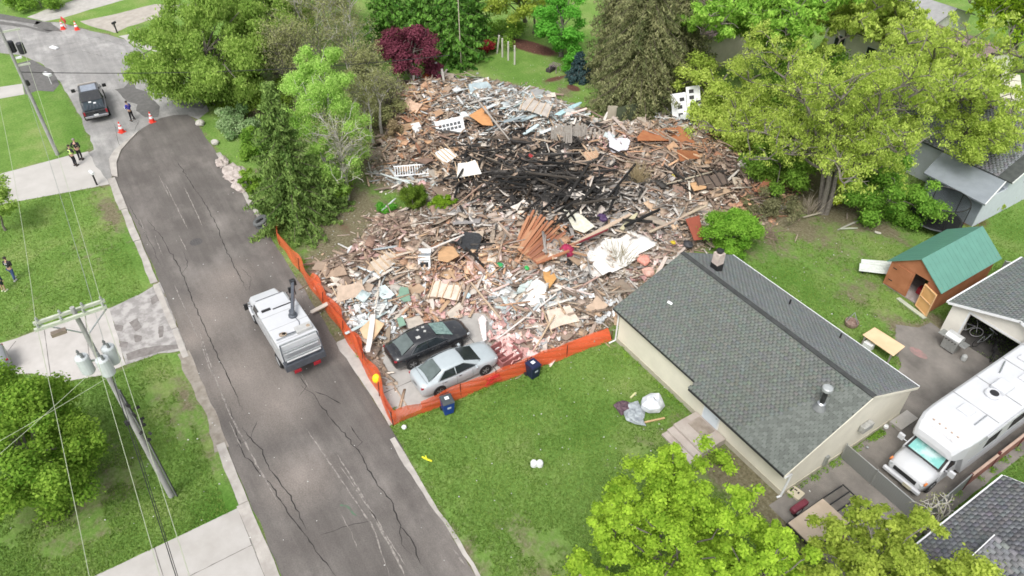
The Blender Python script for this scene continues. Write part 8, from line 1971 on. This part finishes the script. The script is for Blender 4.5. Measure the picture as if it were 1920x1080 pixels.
# big brown green spruce pair
conifer('spruce_tree', 'tall brown green spruce at the top centre, larger of its pair', *S(1195, 205), 15.5, 5.0, L_BRN, 100000, .14, seed=181, droop=.5, long=2.2, power=.6, per=12, spacing=.45)
conifer('spruce_tree', 'brown green spruce behind the right side of the tallest one', *S(1262, 160), 13.5, 4.2, L_BRN, 55000, .14, seed=182, droop=.5, long=2.2, power=.6, per=11)
conifer('spruce_tree', 'brown green spruce rising left of the tallest one', *S(1150, 150), 13.0, 3.6, L_BRN, 45000, .14, seed=183, droop=.5, long=2.2, power=.6, per=10)
conifer('blue_spruce', 'low dark blue green conifer at the edge of the back lawn', *S(1085, 150), 2.6, 1.7, leaf_mat('blue_needle', (.02, .045, .05), (.08, .13, .13), .1), 7000, .16, seed=184)
tree('leafy_tree', 'vivid green tree right of the back lawn', 1055, 40, 3.5, 2.9, 3.2, 44, 16000, .22, L_GRN, seed=185, clr=.26, limbs=14, ry=2.6)
tree('leafy_shrub', 'small vivid green shrub under the vivid green tree', 1075, 122, .8, 1.4, .7, 14, 3500, .18, L_GRN, seed=186, clr=.34, limbs=4, cat='shrub', trunk_r=.05)
tree('leafy_tree', 'lime tipped tree at the top edge above the garden posts', 965, -2, 4.5, 3.2, 2.2, 34, 9500, .24, L_MAPLE2, seed=187, clr=.24, limbs=18, base=S(985, 40))
tree('leafy_shrub', 'green undergrowth behind the pale garden posts', 935, 62, .8, 3.0, .8, 22, 5000, .2, L_BSH, seed=188, clr=.25, limbs=5, cat='shrub', trunk_r=.05)
for i, (px, py) in enumerate([(1000, 62), (1016, 70)]):
    x, y = S(px, py); bare('bare_tree', ['left thin bare tree at the back lawn edge', 'right thin bare tree leaning by the vivid green tree'][i], x, y, 6.5, 1.6, 14, 190 + i, M_BARK, L_OLV, 700, z1=.4, lean=(.6 * i, 0))
# the big ash like tree over the right half
bs = S(1543, 398)
def bigtree(name, label, px, py, zc, rx, ry, rz, base, nl, seed, m_, nb1=16, trunk=.42, clump=1.0, size=.2, lean=0):
    q = np.random.default_rng(seed); r = random.Random(seed); x, y = S(px, py, zc)
    t = thing(name, label, 'tree', (*base, 0)); tr_ = MB(); mb = MB(); C = []; R = []
    fork = np.array((base[0] + (x - base[0]) * .25, base[1] + (y - base[1]) * .25, zc * .42))
    for s_ in range(4):
        a = np.array((base[0] + .25 * math.cos(s_ * 1.6), base[1] + .25 * math.sin(s_ * 1.6), -.05)); e = fork + np.array((.5 * math.cos(s_ * 1.6 + .3), .5 * math.sin(s_ * 1.6 + .3), .4 * s_))
        tr_.tube([tuple(a), tuple((a + e) / 2 + q.normal(0, .1, 3)), tuple(e)], [trunk * .75, trunk * .6, trunk * .5], 8)
    for k in range(nb1):
        an = 2 * math.pi * k / nb1 + r.gauss(0, .2); u = q.uniform(.55, 1); el = q.uniform(-.15, 1.0)
        e = np.array((x + math.cos(an) * rx * u * math.cos(el * .9), y + math.sin(an) * ry * u * math.cos(el * .9), zc + rz * (el * 1.3 - .5)))
        pts = limb(mb, fork + q.normal(0, .3, 3), e, trunk * .42, .04, r, n_=7, kink=.16)
        for j in range(2, 8):
            p = np.array(pts[j])
            for _ in range(3):
                d = q.normal(0, 1, 3); d[2] = abs(d[2]) * .6 + .1; d /= np.linalg.norm(d); e2 = p + d * q.uniform(1.0, 2.4)
                p2 = limb(mb, p, e2, .05, .012, r, n_=4)
                for z_ in (2, 3, 4): C.append(np.array(p2[z_]) + q.normal(0, .4, 3)); R.append(clump * q.uniform(.2, .5))
    prt(tr_, 'trunk', M_BARK, t); prt(mb, 'limbs', M_BARK, t)
    leaves('crown', C, R, nl, size, m_, t, seed + 3, shell=.2, long=1.4, hang=.3, flat=.8)
    return t
bigtree('ash_tree', 'huge airy yellow green tree over the right end of the rubble', 1555, 185, 7.2, 9.2, 8.2, 5.6, bs, 62000, 201, L_ASH, 24, .28, size=.13)
bigtree('ash_tree', 'tall airy tree at the top right above the grey house', 1780, 150, 8.0, 7.0, 7.0, 5.0, S(1740, 250), 24000, 202, L_ASH, 14, .3, size=.18)
bigtree('ash_tree', 'bright green airy tree at the top edge right of the spruces', 1420, 50, 7.5, 7.5, 6.5, 5.2, S(1440, 130), 52000, 203, leaf_mat('ash_green', (.18, .40, .05), (.52, .78, .15), .5), 14, .3, size=.24)
bigtree('ash_tree', 'airy tree at the top edge beyond the big one', 1630, 30, 7.5, 8.0, 6.5, 5.0, S(1640, 110), 46000, 204, L_ASH, 14, .3, size=.25)
bigtree('ash_tree', 'yellow green tree cut by the upper right corner', 1890, 30, 6.0, 4.5, 4.5, 3.5, S(1900, 90), 18000, 206, leaf_mat('corner_leaf', (.16, .30, .02), (.40, .56, .05), .4), 10, .25, size=.25)
tree('leafy_tree', 'deep green bushy tree between the big tree trunk and the trampoline', 1672, 356, 2.2, 3.3, 2.2, 56, 28000, .17, leaf_mat('deep_green', (.08, .22, .03), (.34, .58, .09), .45), seed=211, clr=.24, limbs=16, ry=2.6)
tree('leafy_tree', 'dense green understory tree left of the big tree trunk', 1462, 300, 2.4, 2.7, 2.3, 44, 20000, .18, L_BSH, seed=212, clr=.26, limbs=10, ry=2.6)
tree('leafy_tree', 'pale green understory tree right of the white wall section', 1392, 232, 2.6, 3.2, 2.2, 40, 13000, .2, L_ASH, seed=213, clr=.24, limbs=18, ry=2.6)
tree('leafy_tree', 'green understory tree below the top right crown', 1625, 262, 2.6, 3.8, 2.2, 44, 15000, .2, L_ASH, seed=214, clr=.24, limbs=18, ry=3)
tree('leafy_tree', 'pale green understory tree beyond the big brown spruces', 1345, 165, 3.2, 3.6, 2.6, 38, 12000, .22, L_ASH, seed=215, clr=.24, limbs=14, ry=3.4)
tree('leafy_tree', 'green tree filling the far right behind the big crown', 1500, 140, 3.5, 5.0, 2.8, 46, 13000, .24, L_BSH, seed=216, clr=.22, limbs=14, ry=4)
tree('leafy_tree', 'green understory tree above the grey house roof', 1760, 232, 3.0, 3.2, 2.2, 34, 7500, .2, L_ASH, seed=217, clr=.24, limbs=20, ry=3)
tree('leafy_tree', 'airy yellow green branches hanging over the grey house roof', 1835, 255, 5.2, 3.4, 2.0, 60, 13000, .15, L_ASH, seed=219, clr=.17, limbs=40, ry=3.2, core=.1, trunk_r=.12, base=S(1730, 290), shell=.2)
tree('yellow_shrub', 'bright yellow green ivy shrub against the big tree trunk', 1572, 352, 1.6, .75, 1.9, 16, 5200, .14, L_YEL, seed=218, clr=.45, limbs=5, cat='shrub', trunk_r=.05)
tree('round_bush', 'round bright green bush at the rear corner of the grey roofed house', 1378, 436, 1.5, 1.8, 1.55, 60, 26000, .12, leaf_mat('round_bush_leaf', (.10, .27, .025), (.36, .62, .09), .45), seed=221, clr=.28, limbs=10, cat='shrub', trunk_r=.08, core=.45)
tree('scrub_bush', 'dull grey green scrub between the round bush and the big tree', 1455, 385, .8, 2.4, .8, 22, 5500, .14, leaf_mat('dull_scrub', (.12, .13, .06), (.30, .29, .16), .3), seed=223, clr=.24, limbs=14, cat='shrub', trunk_r=.06)
tree('clipped_shrub', 'dark green round shrub in front of the broken railing', 772, 368, .75, 1.0, .85, 40, 11000, .09, L_BOX, seed=224, clr=.3, limbs=4, cat='shrub', trunk_r=.06, core=.6)
tree('clipped_shrub', 'lime green low shrub right of the dark round shrub', 832, 385, .55, .95, .5, 30, 8000, .09, L_BOX2, seed=225, clr=.3, limbs=4, cat='shrub', trunk_r=.06, core=.55)
tree('leafy_plant', 'vivid green low plant left of the dark round shrub', 724, 391, .25, .6, .35, 14, 3800, .1, L_GRN, seed=226, clr=.4, limbs=3, cat='plant', trunk_r=.03)
tree('pale_shrub', 'pale silvery green shrub at the road bend by the boulders', 440, 226, .9, 2.1, 1.1, 30, 9500, .18, L_HYD, seed=227, clr=.28, limbs=8, cat='shrub', trunk_r=.06, ry=1.7)
tree('pale_shrub', 'green shrub between the pale shrub and the dark spruce', 478, 270, .9, 1.6, 1.1, 22, 7000, .16, L_BSH, seed=228, clr=.3, limbs=6, cat='shrub', trunk_r=.06)
tree('pale_shrub', 'green shrub crowding the left foot of the dark spruce', 470, 340, .8, .8, .9, 18, 5500, .14, L_LEFT, seed=229, clr=.32, limbs=6, cat='shrub', trunk_r=.06)
tree('forsythia_bush', 'small yellow blossoming shrub within the bright green trees', 568, 218, 1.8, .6, .5, 8, 900, .13, leaf_mat('forsythia', (.42, .30, .05), (.60, .45, .12), .2), seed=230, clr=.4, limbs=4, cat='shrub', trunk_r=.04)
tree('dry_bush', 'dry tan bush at the far left end of the rubble', 738, 245, 1.0, .9, 1.2, 16, 3000, .14, L_DRY, seed=231, clr=.35, limbs=8, cat='shrub', trunk_r=.05)
for i, (px, py, lab) in enumerate([(1866, 384, 'left'), (1886, 368, 'middle'), (1912, 352, 'right')]):
    tree('hosta_plant', f'{lab} one of three round yellow green plants along the white gable', px, py, .35, .65, .4, 16, 2600, .13, leaf_mat('hosta', (.20, .32, .04), (.42, .52, .10), .3), seed=240 + i, clr=.35, limbs=3, cat='plant', trunk_r=.03, group='plants along the white gable')
tree('leafy_shrub', 'dark shrub by the front steps near the lime maple', 1348, 862, .4, .55, .4, 12, 2400, .1, L_BOX, seed=250, clr=.4, limbs=3, cat='shrub', trunk_r=.03)
tree('dark_hedge', 'shaded evergreen mass at the top left corner', 70, -6, 1.2, 3.6, 1.2, 26, 6000, .24, L_BSH, seed=251, clr=.22, limbs=4, cat='shrub', trunk_r=.06)
tree('leafy_tree', 'dark green tree at the top edge between cedars and willow', 600, -20, 5, 4.2, 3.4, 40, 12000, .26, L_BSH, seed=252, clr=.24, limbs=14)
tree('understory_shrub', 'dim green undergrowth beneath the willow like tree', 470, 175, 1.0, 3.6, 1.1, 26, 9000, .2, L_BOX, seed=253, clr=.22, limbs=8, cat='shrub', trunk_r=.05)
tree('understory_shrub', 'dim green undergrowth between spruce and birch', 620, 345, .9, 2.4, .9, 24, 8000, .15, L_LEFT, seed=254, clr=.25, limbs=8, cat='shrub', trunk_r=.05)
tree('understory_shrub', 'shrubby growth between the slender trunks and the maroon tree', 700, 205, 1.2, 3.0, 1.3, 26, 7500, .17, L_OLV, seed=255, clr=.24, limbs=12, cat='shrub', trunk_r=.05)
# bare twiggy sapling beside the wire fence, and brush over the rubble
x, y = S(1735, 1000); bare('bare_sapling', 'bare twiggy sapling beside the wire fence at the bottom right', x, y, 2.4, 1.1, 14, 260, M_BARKP, L_OLV, 120, stems=2)
x, y, z = SM(1205, 320, 0); 
def sticks(name, label, px, py, n_, h_, sp, col, seed, lean=(0, 0), cat='brush', onm=True):
    r = random.Random(seed); x, y, z = SM(px, py, 0) if onm else (*S(px, py), 0); mb = MB()
    for _ in range(n_):
        a = (x + r.gauss(0, sp * .4), y + r.gauss(0, sp * .4), z); b = (a[0] + r.gauss(lean[0], sp), a[1] + r.gauss(lean[1], sp), z + h_ * r.uniform(.5, 1)); mb.tube([a, ((a[0] + b[0]) / 2 + r.gauss(0, .1), (a[1] + b[1]) / 2, (a[2] + b[2]) / 2), b], .022, 4, r1=.008)
    tag(mb.build(name, mat('sticks_%d' % seed, col, .9, var=.2, scale=6)), label, cat)
sticks('brush_bundle', 'leaning tuft of dry yellowish stalks in the middle of the rubble', 1195, 345, 130, 1.7, .5, (.36, .29, .17), 301)
sticks('brush_bundle', 'broken treetop lying across the white roof sheet', 1162, 500, 80, 1.6, .75, (.27, .24, .15), 302)
sticks('brush_bundle', 'bundle of grey sticks standing at the back lawn corner', 1515, 400, 40, 1.6, .4, (.34, .29, .23), 303, onm=False)
sticks('brush_bundle', 'brown brush heap between stick bundle and deep green tree', 1625, 398, 90, .7, .8, (.22, .16, .13), 304, onm=False)
sticks('brush_bundle', 'dry brush at the bottom of the round bush', 1440, 440, 80, .5, .9, (.26, .20, .15), 305, onm=False)
sticks('brush_bundle', 'pale splintered brush at the left edge of the rubble by the birch', 712, 300, 90, .9, .7, (.40, .36, .27), 306)

# look-alikes are told apart by their place in the picture
_by = {}
for o in COL.objects:
    if o.parent is None and o.get('label') and o.get('group'): _by.setdefault(o['label'], []).append(o)
_nth = 'second third fourth fifth sixth seventh eighth ninth tenth eleventh twelfth thirteenth fourteenth fifteenth sixteenth seventeenth'.split()
for lb, L_ in _by.items():
    if not 1 < len(L_) <= 34: continue
    L_.sort(key=lambda o: world_to_px(*o.matrix_world.translation)[0]); n_ = len(L_)
    for i, o in enumerate(L_):
        if i == 0: pos = 'leftmost'
        elif i == n_ - 1: pos = 'rightmost'
        elif i <= (n_ - 1) / 2: pos = _nth[i - 1] + ' from left'
        else: pos = _nth[n_ - 2 - i] + ' from right'
        o['label'] = lb + ', ' + pos

# weeds against the foot of walls and fences
def weeds():
    r = np.random.default_rng(77); C = []
    for (a, b, k) in [((hx1 + .15, 21.4), (hx1 + .2, 29.5), 60), ((-21.9, 20.95), (-15.6, 20.95), 20), ((-23.2, 8), (-22.4, 21), 50), ((-5.3, 22), (-5.3, 34), 40), ((-40, 8.5), (-24, 8.1), 60), ((-17.3, 38.6), (-17.3, 44.5), 25)]:
        for _ in range(k): t_ = r.random(); C.append((a[0] + (b[0] - a[0]) * t_ + r.normal(0, .08), a[1] + (b[1] - a[1]) * t_ + r.normal(0, .08), .04))
    o = leaves('weeds', C, r.uniform(.06, .2, len(C)), 5200, .08, L_BSH, None, 78, flat=.7); o['kind'] = 'stuff'
weeds()
